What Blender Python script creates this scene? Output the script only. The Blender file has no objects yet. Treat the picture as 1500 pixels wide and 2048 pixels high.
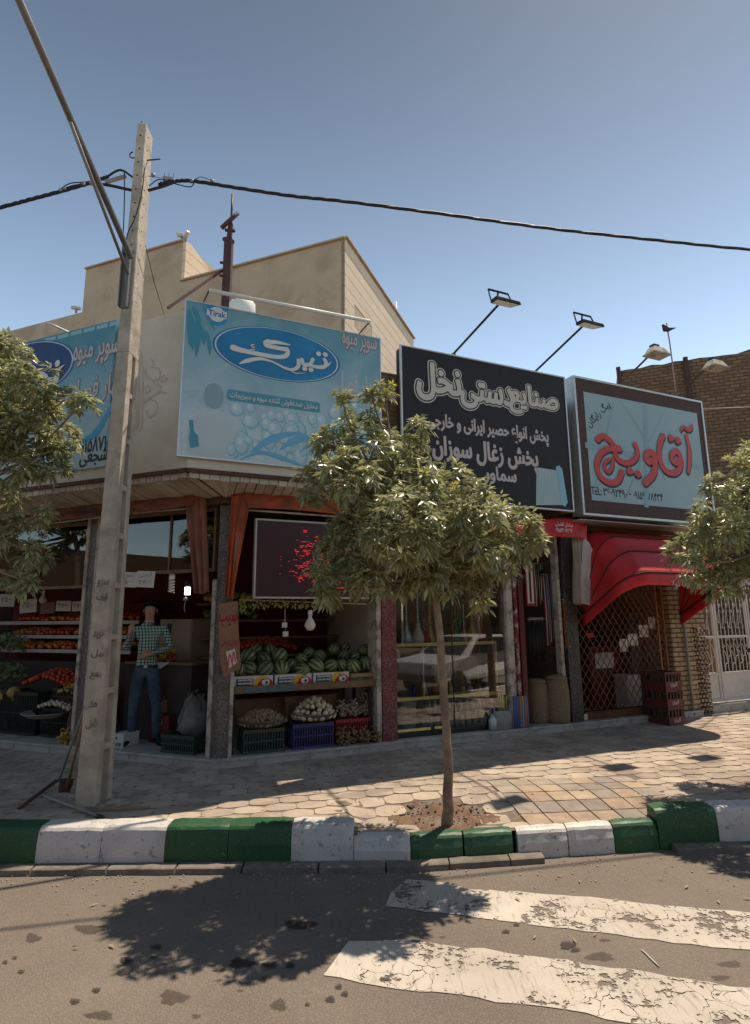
import bpy, bmesh, math, random, unicodedata
import numpy as np
from mathutils import Vector, Matrix
PI = math.pi
S = bpy.context.scene
COL = S.collection
random.seed(7)
RNG = np.random.default_rng(11)

# ------------------------------------------------------------------ camera, sky, sun, exposure
FPX, CAMH, TH, RO = 1150.0, 1.84, math.radians(10.5), math.radians(-0.5)
def _rx(a):
    c, s = math.cos(a), math.sin(a); return np.array([[1, 0, 0], [0, c, -s], [0, s, c]])
def _rz(a):
    c, s = math.cos(a), math.sin(a); return np.array([[c, -s, 0], [s, c, 0], [0, 0, 1]])
RM = _rx(PI/2 + TH) @ _rz(RO)
cam_d = bpy.data.cameras.new('camera'); cam = bpy.data.objects.new('camera', cam_d); COL.objects.link(cam)
cam_d.sensor_fit = 'VERTICAL'; cam_d.sensor_height = 36.0; cam_d.lens = 36.0*FPX/2048.0
cam_d.clip_start = 0.05; cam_d.clip_end = 2000
m4 = Matrix([list(RM[i]) + [0] for i in range(3)] + [[0, 0, 0, 1]]); m4.translation = Vector((0, 0, CAMH))
cam.matrix_world = m4
S.camera = cam

SUNV = Vector((0.32, 0.31, 1.0)).normalized()          # towards the sun
SUN_EL = math.asin(SUNV.z); SUN_AZ = math.atan2(SUNV.x, SUNV.y)
w = bpy.data.worlds.new('World'); S.world = w; w.use_nodes = True
nt = w.node_tree; nt.nodes.clear()
wo = nt.nodes.new('ShaderNodeOutputWorld'); bg = nt.nodes.new('ShaderNodeBackground'); sk = nt.nodes.new('ShaderNodeTexSky')
sk.sky_type = 'NISHITA'; sk.sun_disc = False; sk.sun_elevation = SUN_EL; sk.sun_rotation = SUN_AZ
sk.air_density = 1.15; sk.dust_density = 0.9; sk.ozone_density = 1.3; sk.altitude = 980
hsv = nt.nodes.new('ShaderNodeHueSaturation'); hsv.inputs['Saturation'].default_value = 0.90
bg.inputs['Strength'].default_value = 0.078
nt.links.new(sk.outputs[0], hsv.inputs['Color']); tn = nt.nodes.new('ShaderNodeMix'); tn.data_type = 'RGBA'; tn.blend_type = 'MULTIPLY'; tn.inputs[0].default_value = 1.0; tn.inputs[7].default_value = (1.0, 0.98, 0.875, 1)
tcw = nt.nodes.new('ShaderNodeTexCoord'); spw = nt.nodes.new('ShaderNodeSeparateXYZ'); mrw = nt.nodes.new('ShaderNodeMapRange'); mrw.interpolation_type = 'SMOOTHSTEP'
mrw.inputs['From Min'].default_value = 0.0; mrw.inputs['From Max'].default_value = 0.95; mrw.inputs['To Min'].default_value = 3.0; mrw.inputs['To Max'].default_value = 0.62
mulw = nt.nodes.new('ShaderNodeVectorMath'); mulw.operation = 'SCALE'
nt.links.new(tcw.outputs['Generated'], spw.inputs[0]); nt.links.new(spw.outputs[2], mrw.inputs[0]); nt.links.new(tn.outputs[2], mulw.inputs[0]); nt.links.new(mrw.outputs[0], mulw.inputs['Scale'])
nt.links.new(hsv.outputs[0], tn.inputs[6]); nt.links.new(mulw.outputs[0], bg.inputs[0]); nt.links.new(bg.outputs[0], wo.inputs[0])
sd = bpy.data.lights.new('sun', 'SUN'); sd.energy = 4.4; sd.angle = math.radians(0.5); sd.color = (1.0, 0.86, 0.68)
so = bpy.data.objects.new('sun', sd); COL.objects.link(so); so.location = SUNV*60
so.rotation_euler = SUNV.to_track_quat('Z', 'Y').to_euler()
S.view_settings.view_transform = 'Standard'; S.view_settings.look = 'None'
S.view_settings.exposure = 0.36; S.view_settings.gamma = 1.0
S.cycles.max_bounces = 8; S.cycles.transparent_max_bounces = 24

# ------------------------------------------------------------------ geometry helpers
def V3(p): return np.array(p, float)
def ray(px, py): return RM @ np.array([(px-750)/FPX, -(py-1024)/FPX, -1.0])
CO = np.array([0, 0, CAMH])
def G(px, py, z=0.25):
    d = ray(px, py); return CO + d*((z-CAMH)/d[2])
def AT(px, py, Y):
    d = ray(px, py); return CO + d*(Y/d[1])
class Fr:
    def __init__(s, az, sg, o):
        a = math.radians(az); s.d = np.array([math.sin(a), math.cos(a), 0]); s.n = np.array([s.d[1], -s.d[0], 0])*sg; s.o = V3(o)
    def P(s, u, w, z): return s.o + s.d*u + s.n*w + np.array([0, 0, z])
    def hit(s, px, py, w=0.0):
        d = ray(px, py); o = s.o + s.n*w; t = np.dot(o-CO, s.n)/np.dot(d, s.n); p = CO + d*t
        return float(np.dot(p-s.o, s.d)), float(p[2])
    def pt(s, px, py, w=0.0):
        u, z = s.hit(px, py, w); return s.P(u, w, z)
CORNER = (-1.75, 6.55, 0.0)
R = Fr(66.3, 1, CORNER)      # the shop front that runs away to the right
L = Fr(-69.0, -1, CORNER)    # the shop front that runs away to the left
X = Fr(90.0, 1, (0, 0, 0))   # plain axes: u = x, w = -y
ZS, ZP = 0.25, 0.36          # pavement and plinth heights

MATS = {}
def lin(c):
    return tuple(((v/255)/12.92 if v/255 <= 0.04045 else ((v/255+0.055)/1.055)**2.4) for v in c)
class NT:
    def __init__(s, m): s.t = m.node_tree; s.n = s.t.nodes; s.l = s.t.links
    def new(s, k, **kw):
        n = s.n.new('ShaderNode'+k)
        for a, b in kw.items(): setattr(n, a, b)
        return n
    def inp(s, n, k, v):
        if hasattr(v, 'is_linked') or hasattr(v, 'links'): s.l.new(v, n.inputs[k])
        else: n.inputs[k].default_value = v
    def noise(s, vec, scale, detail=4, rough=0.55, dist=0.0):
        n = s.new('TexNoise'); s.l.new(vec, n.inputs['Vector']); n.inputs['Scale'].default_value = scale
        n.inputs['Detail'].default_value = detail; n.inputs['Roughness'].default_value = rough; n.inputs['Distortion'].default_value = dist
        return n.outputs['Fac']
    def ramp(s, fac, a, b, ca=(0, 0, 0, 1), cb=(1, 1, 1, 1)):
        n = s.new('ValToRGB'); s.l.new(fac, n.inputs[0]); e = n.color_ramp.elements
        e[0].position = a; e[0].color = ca; e[1].position = b; e[1].color = cb; return n.outputs[0]
    def mix(s, fac, a, b, mode='MIX'):
        n = s.new('Mix', data_type='RGBA', blend_type=mode)
        s.inp(n, 0, fac); s.inp(n, 6, a if not isinstance(a, tuple) else (*a[:3], 1)); s.inp(n, 7, b if not isinstance(b, tuple) else (*b[:3], 1))
        return n.outputs[2]
    def math(s, op, a, b=0.0, c=None):
        n = s.new('Math', operation=op); s.inp(n, 0, a); s.inp(n, 1, b)
        if c is not None: s.inp(n, 2, c)
        return n.outputs[0]
def base_mat(name):
    m = bpy.data.materials.new(name); m.use_nodes = True
    t = NT(m); b = m.node_tree.nodes['Principled BSDF']
    g = t.new('NewGeometry'); return m, t, b, g.outputs['Position'], g
def M(name, col, rough=0.75, var=0.22, scale=9.0, bump=0.15, metal=0.0, dirt=None, dirt_amt=0.5, dscale=3.0, emit=None, es=0.0, island=0.0, spec=0.35, fine=6.0):
    """procedural material: base colour broken by two noises, optional dirt, bump"""
    if name in MATS: return MATS[name]
    m, t, b, pos, g = base_mat(name)
    n1 = t.noise(pos, scale, 5); n2 = t.noise(pos, scale*fine, 3)
    c = t.mix(t.ramp(n1, 0.3, 0.7), tuple(v*(1-var) for v in col), tuple(min(1, v*(1+var)) for v in col))
    c = t.mix(t.math('MULTIPLY', t.ramp(n2, 0.35, 0.65), 0.35*min(1, var*3)), c, tuple(v*0.72 for v in col))
    if island:
        hs = t.new('HueSaturation'); t.l.new(c, hs.inputs['Color'])
        t.l.new(t.math('MULTIPLY_ADD', g.outputs['Random Per Island'], island, 1-island/2), hs.inputs['Value'])
        t.l.new(t.math('MULTIPLY_ADD', g.outputs['Random Per Island'], island*0.06, 0.5-island*0.03), hs.inputs['Hue'])
        c = hs.outputs[0]
    if dirt:
        n3 = t.noise(pos, dscale, 8, 0.65, 0.4)
        c = t.mix(t.math('MULTIPLY', t.ramp(n3, 0.48, 0.62), dirt_amt), c, dirt)
    t.l.new(c, b.inputs['Base Color']); b.inputs['Metallic'].default_value = metal
    t.l.new(t.math('MULTIPLY_ADD', n2, 0.16, rough-0.08), b.inputs['Roughness']); b.inputs['Specular IOR Level'].default_value = spec
    if bump:
        bp = t.new('Bump'); bp.inputs['Strength'].default_value = bump; bp.inputs['Distance'].default_value = 0.01
        t.l.new(n2, bp.inputs['Height']); t.l.new(bp.outputs[0], b.inputs['Normal'])
    if emit:
        b.inputs['Emission Color'].default_value = (*emit, 1); b.inputs['Emission Strength'].default_value = es
    MATS[name] = m; return m
def frame_uv(t, pos, fr):
    """(along, up, out) coordinates of a wall frame from world position"""
    def dot(v):
        n = t.new('VectorMath', operation='DOT_PRODUCT'); t.l.new(pos, n.inputs[0]); n.inputs[1].default_value = tuple(v); return n.outputs['Value']
    c = t.new('CombineXYZ'); t.l.new(dot(fr.d), c.inputs[0]); t.l.new(dot((0, 0, 1)), c.inputs[1]); return c.outputs[0]
def brick_mat(name, fr, c1, c2, mortar, bw=0.22, bh=0.065, mw=0.012, bump=0.8, dirt=(0.05, 0.04, 0.03), da=0.4):
    m, t, b, pos, g = base_mat(name)
    uv = frame_uv(t, pos, fr)
    wob = t.new('TexNoise'); t.l.new(uv, wob.inputs['Vector']); wob.inputs['Scale'].default_value = 6
    add = t.new('VectorMath', operation='MULTIPLY_ADD'); t.l.new(wob.outputs['Color'], add.inputs[0]); add.inputs[1].default_value = (0.018, 0.012, 0); t.l.new(uv, add.inputs[2])
    br = t.new('TexBrick'); t.l.new(add.outputs[0], br.inputs['Vector'])
    br.inputs['Color1'].default_value = (*c1, 1); br.inputs['Color2'].default_value = (*c2, 1); br.inputs['Mortar'].default_value = (*mortar, 1)
    br.inputs['Scale'].default_value = 1.0; br.inputs['Mortar Size'].default_value = mw; br.inputs['Mortar Smooth'].default_value = 0.3
    br.inputs['Brick Width'].default_value = bw; br.inputs['Row Height'].default_value = bh
    n = t.noise(pos, 2.2, 8, 0.7); n2 = t.noise(pos, 50, 3)
    c = t.mix(t.math('MULTIPLY', t.ramp(n, 0.45, 0.65), da), br.outputs['Color'], dirt)
    c = t.mix(t.math('MULTIPLY', n2, 0.4), c, tuple(v*0.6 for v in c1))
    t.l.new(c, b.inputs['Base Color']); b.inputs['Roughness'].default_value = 0.9; b.inputs['Specular IOR Level'].default_value = 0.2
    bp = t.new('Bump'); bp.inputs['Strength'].default_value = bump; bp.inputs['Distance'].default_value = 0.012
    h = t.math('SUBTRACT', t.math('MULTIPLY', n2, 0.3), br.outputs['Fac'])
    t.l.new(h, bp.inputs['Height']); t.l.new(bp.outputs[0], b.inputs['Normal'])
    MATS[name] = m; return m
def glass_mat(name, tint=(0.9, 0.93, 0.9), refl=1.0, rough=0.0):
    m, t, b, pos, g = base_mat(name)
    t.n.remove(b)
    tr = t.new('BsdfTransparent'); tr.inputs[0].default_value = (*tint, 1)
    gl = t.new('BsdfGlossy'); gl.inputs['Roughness'].default_value = rough; gl.inputs[0].default_value = (0.95, 0.97, 1, 1)
    fr = t.new('Fresnel'); fr.inputs['IOR'].default_value = 1.62
    f = t.math('MINIMUM', t.math('MULTIPLY', fr.outputs[0], refl), 0.95)
    mx = t.new('MixShader'); t.l.new(f, mx.inputs[0]); t.l.new(tr.outputs[0], mx.inputs[1]); t.l.new(gl.outputs[0], mx.inputs[2])
    t.l.new(mx.outputs[0], t.n['Material Output'].inputs['Surface']); MATS[name] = m; return m

class MB:
    """collects shapes; build() links them as one mesh object"""
    def __init__(s): s.v = []; s.f = []; s.mi = []; s.cur = 0; s.sm = []; s.cols = None
    def add(s, vs, fs, smooth=False):
        k = len(s.v); s.v.extend([tuple(map(float, p)) for p in vs])
        for f in fs: s.f.append([k+i for i in f]); s.mi.append(s.cur); s.sm.append(smooth)
        return s
    def hexa(s, c8):
        return s.add(c8, [(0, 3, 2, 1), (4, 5, 6, 7), (0, 1, 5, 4), (1, 2, 6, 5), (2, 3, 7, 6), (3, 0, 4, 7)])
    def box(s, fr, u0, u1, w0, w1, z0, z1):
        if u1 < u0: u0, u1 = u1, u0
        if w1 < w0: w0, w1 = w1, w0
        if z1 < z0: z0, z1 = z1, z0
        return s.hexa([fr.P(u0, w0, z0), fr.P(u1, w0, z0), fr.P(u1, w1, z0), fr.P(u0, w1, z0), fr.P(u0, w0, z1), fr.P(u1, w0, z1), fr.P(u1, w1, z1), fr.P(u0, w1, z1)])
    def bar(s, a, b, wx, wy, up=(0, 0, 1)):
        a, b = V3(a), V3(b); d = b-a; d /= np.linalg.norm(d); up = V3(up)
        sx = np.cross(d, up)
        if np.linalg.norm(sx) < 1e-3: sx = np.cross(d, (0, 1, 0))
        sx /= np.linalg.norm(sx); sy = np.cross(sx, d); sx = sx*wx/2; sy = sy*wy/2
        return s.hexa([a-sx-sy, a+sx-sy, a+sx+sy, a-sx+sy, b-sx-sy, b+sx-sy, b+sx+sy, b-sx+sy])
    def tube(s, pts, r, n=8, closed=False):
        pts = [V3(p) for p in pts]; m = len(pts); rs = r if hasattr(r, '__len__') else [r]*m
        vs = []; prev = None
        for i in range(m):
            d = pts[min(i+1, m-1)] - pts[max(i-1, 0)] if not closed else pts[(i+1) % m]-pts[i-1]
            d = d/(np.linalg.norm(d)+1e-12)
            a = prev if prev is not None else np.array([0, 0, 1.0]) if abs(d[2]) < 0.9 else np.array([1.0, 0, 0])
            x = a - d*np.dot(a, d); x /= np.linalg.norm(x)+1e-12; y = np.cross(d, x); prev = x
            for k in range(n):
                t = 2*PI*k/n; vs.append(pts[i] + (x*math.cos(t)+y*math.sin(t))*rs[i])
        fs = []
        for i in range(m-1 if not closed else m):
            j = (i+1) % m
            for k in range(n): fs.append((i*n+k, i*n+(k+1) % n, j*n+(k+1) % n, j*n+k))
        if not closed: fs.append(tuple(range(n-1, -1, -1))); fs.append(tuple((m-1)*n+k for k in range(n)))
        return s.add(vs, fs, True)
    def lathe(s, c, prof, n=16, axis=None, cap=True):
        c = V3(c); az = V3(axis if axis is not None else (0, 0, 1)); az /= np.linalg.norm(az)
        ax = np.cross(az, (0, 1, 0)) if abs(az[1]) < 0.9 else np.cross(az, (1, 0, 0)); ax /= np.linalg.norm(ax); ay = np.cross(az, ax)
        vs = []
        for r, z in prof:
            for k in range(n):
                t = 2*PI*k/n; vs.append(c + (ax*math.cos(t)+ay*math.sin(t))*r + az*z)
        fs = [(i*n+k, i*n+(k+1) % n, (i+1)*n+(k+1) % n, (i+1)*n+k) for i in range(len(prof)-1) for k in range(n)]
        if cap: fs.append(tuple(range(n-1, -1, -1))); fs.append(tuple((len(prof)-1)*n+k for k in range(n)))
        return s.add(vs, fs, True)
    def ball(s, c, r, n=12, m=8, sq=(1, 1, 1), jit=0.0):
        vs = [V3(c)-(0, 0, r*sq[2])]
        for i in range(1, m):
            ph = PI*i/m
            for k in range(n):
                th = 2*PI*k/n; q = 1+random.uniform(-jit, jit)
                vs.append(V3(c)+np.array([math.sin(ph)*math.cos(th)*sq[0], math.sin(ph)*math.sin(th)*sq[1], -math.cos(ph)*sq[2]])*r*q)
        vs.append(V3(c)+(0, 0, r*sq[2]))
        fs = [(0, 1+(k+1) % n, 1+k) for k in range(n)]
        for i in range(m-2):
            for k in range(n): fs.append((1+i*n+k, 1+i*n+(k+1) % n, 1+(i+1)*n+(k+1) % n, 1+(i+1)*n+k))
        e = len(vs)-1; o = 1+(m-2)*n
        fs += [(e, o+k, o+(k+1) % n) for k in range(n)]
        return s.add(vs, fs, True)
    def grid(s, P, nu, nv, smooth=True):
        vs = [P(i/nu, j/nv) for j in range(nv+1) for i in range(nu+1)]
        return s.add(vs, [(j*(nu+1)+i, j*(nu+1)+i+1, (j+1)*(nu+1)+i+1, (j+1)*(nu+1)+i) for j in range(nv) for i in range(nu)], smooth)
    def plate(s, fr, poly, w, th=0.0):
        """polygon in (u,z) on the frame, optional thickness backwards"""
        n = len(poly); a = [fr.P(u, w, z) for u, z in poly]
        if not th: return s.add(a, [tuple(range(n))])
        b = [fr.P(u, w-th, z) for u, z in poly]
        return s.add(a+b, [tuple(range(n)), tuple(range(2*n-1, n-1, -1))] + [(i, n+i, n+(i+1) % n, (i+1) % n) for i in range(n)])
    def ribbon(s, fr, pts, wd, w, cap=True):
        """flat brush stroke along (u,z) points with width(s), round ends"""
        pts = smooth_line(pts, 5); m = len(pts); ws = [np.interp(i/(m-1), np.linspace(0, 1, len(wd)), wd) if hasattr(wd, '__len__') else wd for i in range(m)]
        lft, rgt = [], []
        for i in range(m):
            d = V3(pts[min(i+1, m-1)])-V3(pts[max(i-1, 0)]); d /= np.linalg.norm(d)+1e-9; nn = np.array([-d[1], d[0]])
            lft.append(pts[i]+nn*ws[i]/2); rgt.append(pts[i]-nn*ws[i]/2)
        vs = [fr.P(p[0], w, p[1]) for p in lft+rgt]
        vs = [v_+fr.n*(0.0035*(i%m)/m) for i, v_ in enumerate(vs)]
        s.add(vs, [(i, i+1, m+i+1, m+i) for i in range(m-1)])
        if cap:
            for e, i in enumerate((0, m-1)):
                if ws[i] > 0.004: s.disc(fr, pts[i], ws[i]/2, w+0.0035*e+0.0003*(2*e-1))
        return s
    def disc(s, fr, c, r, w, n=16, r2=None):
        r2 = r2 or r
        return s.plate(fr, [(c[0]+r*math.cos(2*PI*k/n), c[1]+r2*math.sin(2*PI*k/n)) for k in range(n)], w)
    def build(s, name, mat, parent=None, loc=None, bevel=0.0, solid=0.0):
        me = bpy.data.meshes.new(name)
        v = np.array(s.v)
        if parent is not None: o3 = np.array(WLOC[parent.name])
        elif loc is not None: o3 = V3(loc)
        else: o3 = np.array([(v[:, 0].min()+v[:, 0].max())/2, (v[:, 1].min()+v[:, 1].max())/2, v[:, 2].min()])
        me.from_pydata([tuple(p) for p in (v-o3)], [], s.f)
        mats = mat if isinstance(mat, (list, tuple)) else [mat]
        for q in mats: me.materials.append(q)
        me.polygons.foreach_set('material_index', s.mi); me.polygons.foreach_set('use_smooth', s.sm)
        if s.cols is not None:
            ca = me.color_attributes.new('tone', 'FLOAT_COLOR', 'POINT'); ca.data.foreach_set('color', np.array(s.cols, float).ravel())
        me.validate(); me.update()
        o = bpy.data.objects.new(name, me); COL.objects.link(o)
        if parent is not None: o.parent = parent
        else: o.location = tuple(o3)
        WLOC[o.name] = tuple(o3)
        if solid:
            md = o.modifiers.new('s', 'SOLIDIFY'); md.thickness = solid; md.offset = 0
        if bevel:
            md = o.modifiers.new('b', 'BEVEL'); md.width = bevel; md.segments = 2; md.limit_method = 'ANGLE'
        return o
WLOC = {}
def smooth_line(pts, k=5):
    P = [V3(p) for p in pts]; out = []
    if len(P) < 3:
        return P
    for i in range(len(P)-1):
        p0, p1, p2, p3 = P[max(i-1, 0)], P[i], P[i+1], P[min(i+2, len(P)-1)]
        for j in range(k):
            t = j/k; out.append(0.5*((2*p1)+(-p0+p2)*t+(2*p0-5*p1+4*p2-p3)*t*t+(-p0+3*p1-3*p2+p3)*t**3))
    out.append(P[-1]); return out
def thing(name, label, cat, loc, group=None):
    o = bpy.data.objects.new(name, None); COL.objects.link(o); o.location = tuple(map(float, loc)); o.empty_display_size = 0.1
    WLOC[o.name] = tuple(map(float, loc)); tag(o, label, cat, group); return o
def tag(o, label, cat, group=None):
    o['label'] = label; o['category'] = cat
    if group: o['group'] = group
    return o
def struct(o, kind='structure'): o['kind'] = kind; return o
def copy_of(o, loc, rot=None, scale=None, label=None, group=None):
    c = o.copy(); COL.objects.link(c); c.location = tuple(map(float, loc))
    if rot is not None: c.rotation_euler = rot
    if scale is not None: c.scale = scale
    if label: c['label'] = label
    if group: c['group'] = group
    for ch in list(o.children):
        d = ch.copy(); COL.objects.link(d); d.parent = c
        for g in list(ch.children):
            e = g.copy(); COL.objects.link(e); e.parent = d
    return c

# ------------------------------------------------------------------ lettering (shaped Persian from presentation forms)
FORMS = {}
for cp in list(range(0xFB50, 0xFE00)) + list(range(0xFE70, 0xFEFD)):
    dc = unicodedata.decomposition(chr(cp)).split()
    if len(dc) == 2 and dc[0][1:-1] in ('isolated', 'initial', 'medial', 'final'): FORMS[(chr(int(dc[1], 16)), dc[0][1:-1])] = chr(cp)
    if len(dc) == 3 and dc[1] == '0644' and dc[0][1:-1] in ('isolated', 'final') and cp >= 0xFEF5: FORMS[('\u0644'+chr(int(dc[2], 16)), dc[0][1:-1])] = chr(cp)
def shape(txt):
    if not any('\u0600' <= c <= '\u06ff' for c in txt): return txt
    toks = []; i = 0
    while i < len(txt):
        if txt[i] == '\u0644' and i+1 < len(txt) and (txt[i:i+2], 'isolated') in FORMS: toks.append(txt[i:i+2]); i += 2
        else: toks.append(txt[i]); i += 1
    nxt = lambda c: (c, 'initial') in FORMS or c == '\u0640'
    prv = lambda c: (c, 'final') in FORMS or c == '\u0640'
    out = []
    for i, c in enumerate(toks):
        j0 = i > 0 and nxt(toks[i-1]) and prv(c); j1 = i+1 < len(toks) and nxt(c) and prv(toks[i+1])
        k = 'medial' if j0 and j1 else 'final' if j0 else 'initial' if j1 else 'isolated'
        out.append(FORMS.get((c, k), c))
    res = []; run = []
    for c in reversed(out):                      # numbers keep their own order
        if c.isdigit() or c in '.': run.insert(0, c)
        else: res += run; run = []; res.append(c)
    return ''.join(res+run)
_TC = {}
def text_geo(txt):
    """outline-true letter mesh: vertices, faces, island number of each vertex, boundary edges"""
    if txt in _TC: return _TC[txt]
    cu = bpy.data.curves.new('t', 'FONT'); cu.body = shape(txt); cu.resolution_u = 5; cu.offset = 0.004
    o = bpy.data.objects.new('t', cu); COL.objects.link(o); bpy.context.view_layer.update()
    me = o.to_mesh(); v = np.array([tuple(p.co[:2]) for p in me.vertices]); f = [tuple(p.vertices) for p in me.polygons]
    o.to_mesh_clear(); bpy.data.objects.remove(o); bpy.data.curves.remove(cu)
    par = list(range(len(v)))
    def fd(i):
        while par[i] != i: par[i] = par[par[i]]; i = par[i]
        return i
    cnt = {}
    for q in f:
        for i in range(len(q)):
            a, b = q[i], q[(i+1) % len(q)]; k = (min(a, b), max(a, b)); cnt[k] = cnt.get(k, 0)+1; par[fd(a)] = fd(b)
    ids = {}; isl = [ids.setdefault(fd(i), len(ids)) for i in range(len(v))]
    _TC[txt] = (v, f, isl, [k for k, n in cnt.items() if n == 1]); return _TC[txt]
def put_text(mb, fr, txt, box, w, off=0.0, rot=0.0, off0=None, flip=False):
    """fit the word into box=(u0,z0,u1,z1) on the frame; rot in degrees about the centre; off is a pen width that thickens the strokes"""
    v, f, isl, be = text_geo(txt); lo, hi = v.min(0), v.max(0)
    u0, z0, u1, z1 = box; cu, cz = (u0+u1)/2, (z0+z1)/2; sc = np.array([u1-u0, z1-z0])/(hi-lo)
    q = (v-(lo+hi)/2)*sc
    if flip: q = -q
    a = math.radians(rot); q = q @ np.array([[math.cos(a), math.sin(a)], [-math.sin(a), math.cos(a)]])
    sg = 1 if np.dot(np.cross(fr.d, (0, 0, 1)), fr.n) > 0 else -1   # mirrored frame: reading direction runs against u
    mb.add([fr.P(cu+sg*p[0], w+.0003*(isl[i] % 4), cz+p[1]) for i, p in enumerate(q)], f)
    if off > 0.006:
        r = off*(abs(sc[0])+abs(sc[1]))/2; rj = random.Random(3)
        for i, j in be:
            p0, p1 = q[i], q[j]; d = p1-p0; L_ = np.linalg.norm(d)
            if L_ < 1e-6: continue
            d = d/L_; n_ = np.array([-d[1], d[0]])*r; e = d*r*.55
            ww = w-.0006+rj.uniform(-.0005, .0005)
            c6 = [p0-n_, p0-n_*.7-d*r*.7, p0-d*r, p0+n_*.7-d*r*.7, p0+n_, p1+n_, p1+n_*.7+d*r*.7, p1+d*r, p1-n_*.7+d*r*.7, p1-n_]
            mb.add([fr.P(cu+sg*c[0], ww, cz+c[1]) for c in c6], [tuple(range(10))])
def pbox(fr, x0, y0, x1, y1, w):
    """the (u0,z0,u1,z1) box on a wall frame seen between two picture points"""
    a = fr.hit(x0, y0, w); b = fr.hit(x1, y1, w)
    return (min(a[0], b[0]), min(a[1], b[1]), max(a[0], b[0]), max(a[1], b[1]))
# ------------------------------------------------------------------ materials of the setting
def asphalt():
    m, t, b, pos, g = base_mat('asphalt')
    n1 = t.noise(pos, 1.1, 6, 0.6); n2 = t.noise(pos, 130, 2); n3 = t.noise(pos, 14, 5)
    vo = t.new('TexVoronoi'); t.l.new(pos, vo.inputs['Vector']); vo.inputs['Scale'].default_value = 120
    c = t.mix(t.ramp(n1, 0.3, 0.7), (0.145, 0.118, 0.097), (0.20, 0.168, 0.138))
    c = t.mix(t.math('MULTIPLY', t.ramp(n2, 0.35, 0.65), .28), c, (0.13, 0.10, 0.083))
    lw = t.noise(pos, 0.45, 5, .6); c = t.mix(t.math('MULTIPLY', t.ramp(lw, 0.45, 0.62), 0.35), c, (0.105, 0.084, 0.07)); c = t.mix(t.math('MULTIPLY', t.ramp(n3, 0.55, 0.75), 0.35), c, (0.12, 0.092, 0.075))
    c = t.mix(t.math('MULTIPLY', t.ramp(vo.outputs['Distance'], 0.5, 0.62), 0.18), c, (0.36, 0.31, 0.26))
    t.l.new(c, b.inputs['Base Color']); b.inputs['Roughness'].default_value = 0.85; b.inputs['Specular IOR Level'].default_value = 0.3
    bp = t.new('Bump'); bp.inputs['Strength'].default_value = 0.6; bp.inputs['Distance'].default_value = 0.006
    t.l.new(t.math('ADD', n2, vo.outputs['Distance']), bp.inputs['Height']); t.l.new(bp.outputs[0], b.inputs['Normal']); return m
def road_paint():
    m, t, b, pos, g = base_mat('worn_road_paint')
    vo = t.new('TexVoronoi', feature='DISTANCE_TO_EDGE'); wn = t.new('TexNoise'); t.l.new(pos, wn.inputs['Vector']); wn.inputs['Scale'].default_value = 6; wn.inputs['Detail'].default_value = 5
    ad = t.new('VectorMath', operation='MULTIPLY_ADD'); t.l.new(wn.outputs['Color'], ad.inputs[0]); ad.inputs[1].default_value = (0.25, 0.25, 0); t.l.new(pos, ad.inputs[2])
    t.l.new(ad.outputs[0], vo.inputs['Vector']); vo.inputs['Scale'].default_value = 7.5
    big = t.noise(pos, 1.6, 4, 0.6); fine = t.noise(pos, 26, 6, 0.7)
    edge = t.math('LESS_THAN', vo.outputs['Distance'], t.math('MULTIPLY', t.math('SUBTRACT', t.noise(pos, 2.3, 5, .65), 0.46), 0.11))
    patch = t.math('GREATER_THAN', t.math('ADD', t.math('MULTIPLY', t.noise(pos, 3.2, 7, 0.72), 0.75), t.math('MULTIPLY', fine, 0.4)), 0.635)
    hole = t.math('MAXIMUM', edge, patch)
    tyre = t.new('TexNoise'); mp = t.new('Mapping'); t.l.new(pos, mp.inputs[0]); mp.inputs['Scale'].default_value = (22, 3, 1); mp.inputs['Rotation'].default_value = (0, 0, 0.35)
    t.l.new(mp.outputs[0], tyre.inputs['Vector']); tyre.inputs['Scale'].default_value = 2
    c = t.mix(t.ramp(big, 0.3, 0.75), (0.56, 0.50, 0.43), (0.36, 0.31, 0.26))
    c = t.mix(t.math('MULTIPLY', t.ramp(tyre.outputs['Fac'], 0.56, 0.72), 0.55), c, (0.2, 0.17, 0.14))
    t.l.new(c, b.inputs['Base Color']); b.inputs['Roughness'].default_value = 0.7
    tr = t.new('BsdfTransparent'); mx = t.new('MixShader'); t.l.new(hole, mx.inputs[0]); t.l.new(b.outputs[0], mx.inputs[1]); t.l.new(tr.outputs[0], mx.inputs[2])
    t.l.new(mx.outputs[0], t.n['Material Output'].inputs['Surface']); return m
def kerb_paint(name, col, chip=0.58, under=(0.33, 0.28, 0.23)):
    m, t, b, pos, g = base_mat(name)
    n = t.noise(pos, 16, 8, 0.75); n2 = t.noise(pos, 4, 4); n4 = t.noise(pos, 70, 3)
    c = t.mix(t.ramp(n2, 0.3, 0.7), tuple(v*0.82 for v in col), tuple(min(1, v*1.1) for v in col))
    c = t.mix(t.math('MULTIPLY', t.ramp(n4, 0.5, 0.75), 0.3), c, (0.2, 0.17, 0.13))
    c = t.mix(t.ramp(n, chip, chip+0.04), c, under)
    t.l.new(c, b.inputs['Base Color']); b.inputs['Roughness'].default_value = 0.5
    bp = t.new('Bump'); bp.inputs['Strength'].default_value = 0.5; bp.inputs['Distance'].default_value = 0.006
    t.l.new(t.math('SUBTRACT', n2, t.ramp(n, chip, chip+0.04)), bp.inputs['Height']); t.l.new(bp.outputs[0], b.inputs['Normal']); return m
ASPH = asphalt(); PAINT = road_paint()
KG = kerb_paint('green_kerb_paint', (0.014, 0.085, 0.032), 0.63, (0.2, 0.19, 0.14)); KW = kerb_paint('white_kerb_paint', (0.60, 0.575, 0.545), 0.575)
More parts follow.
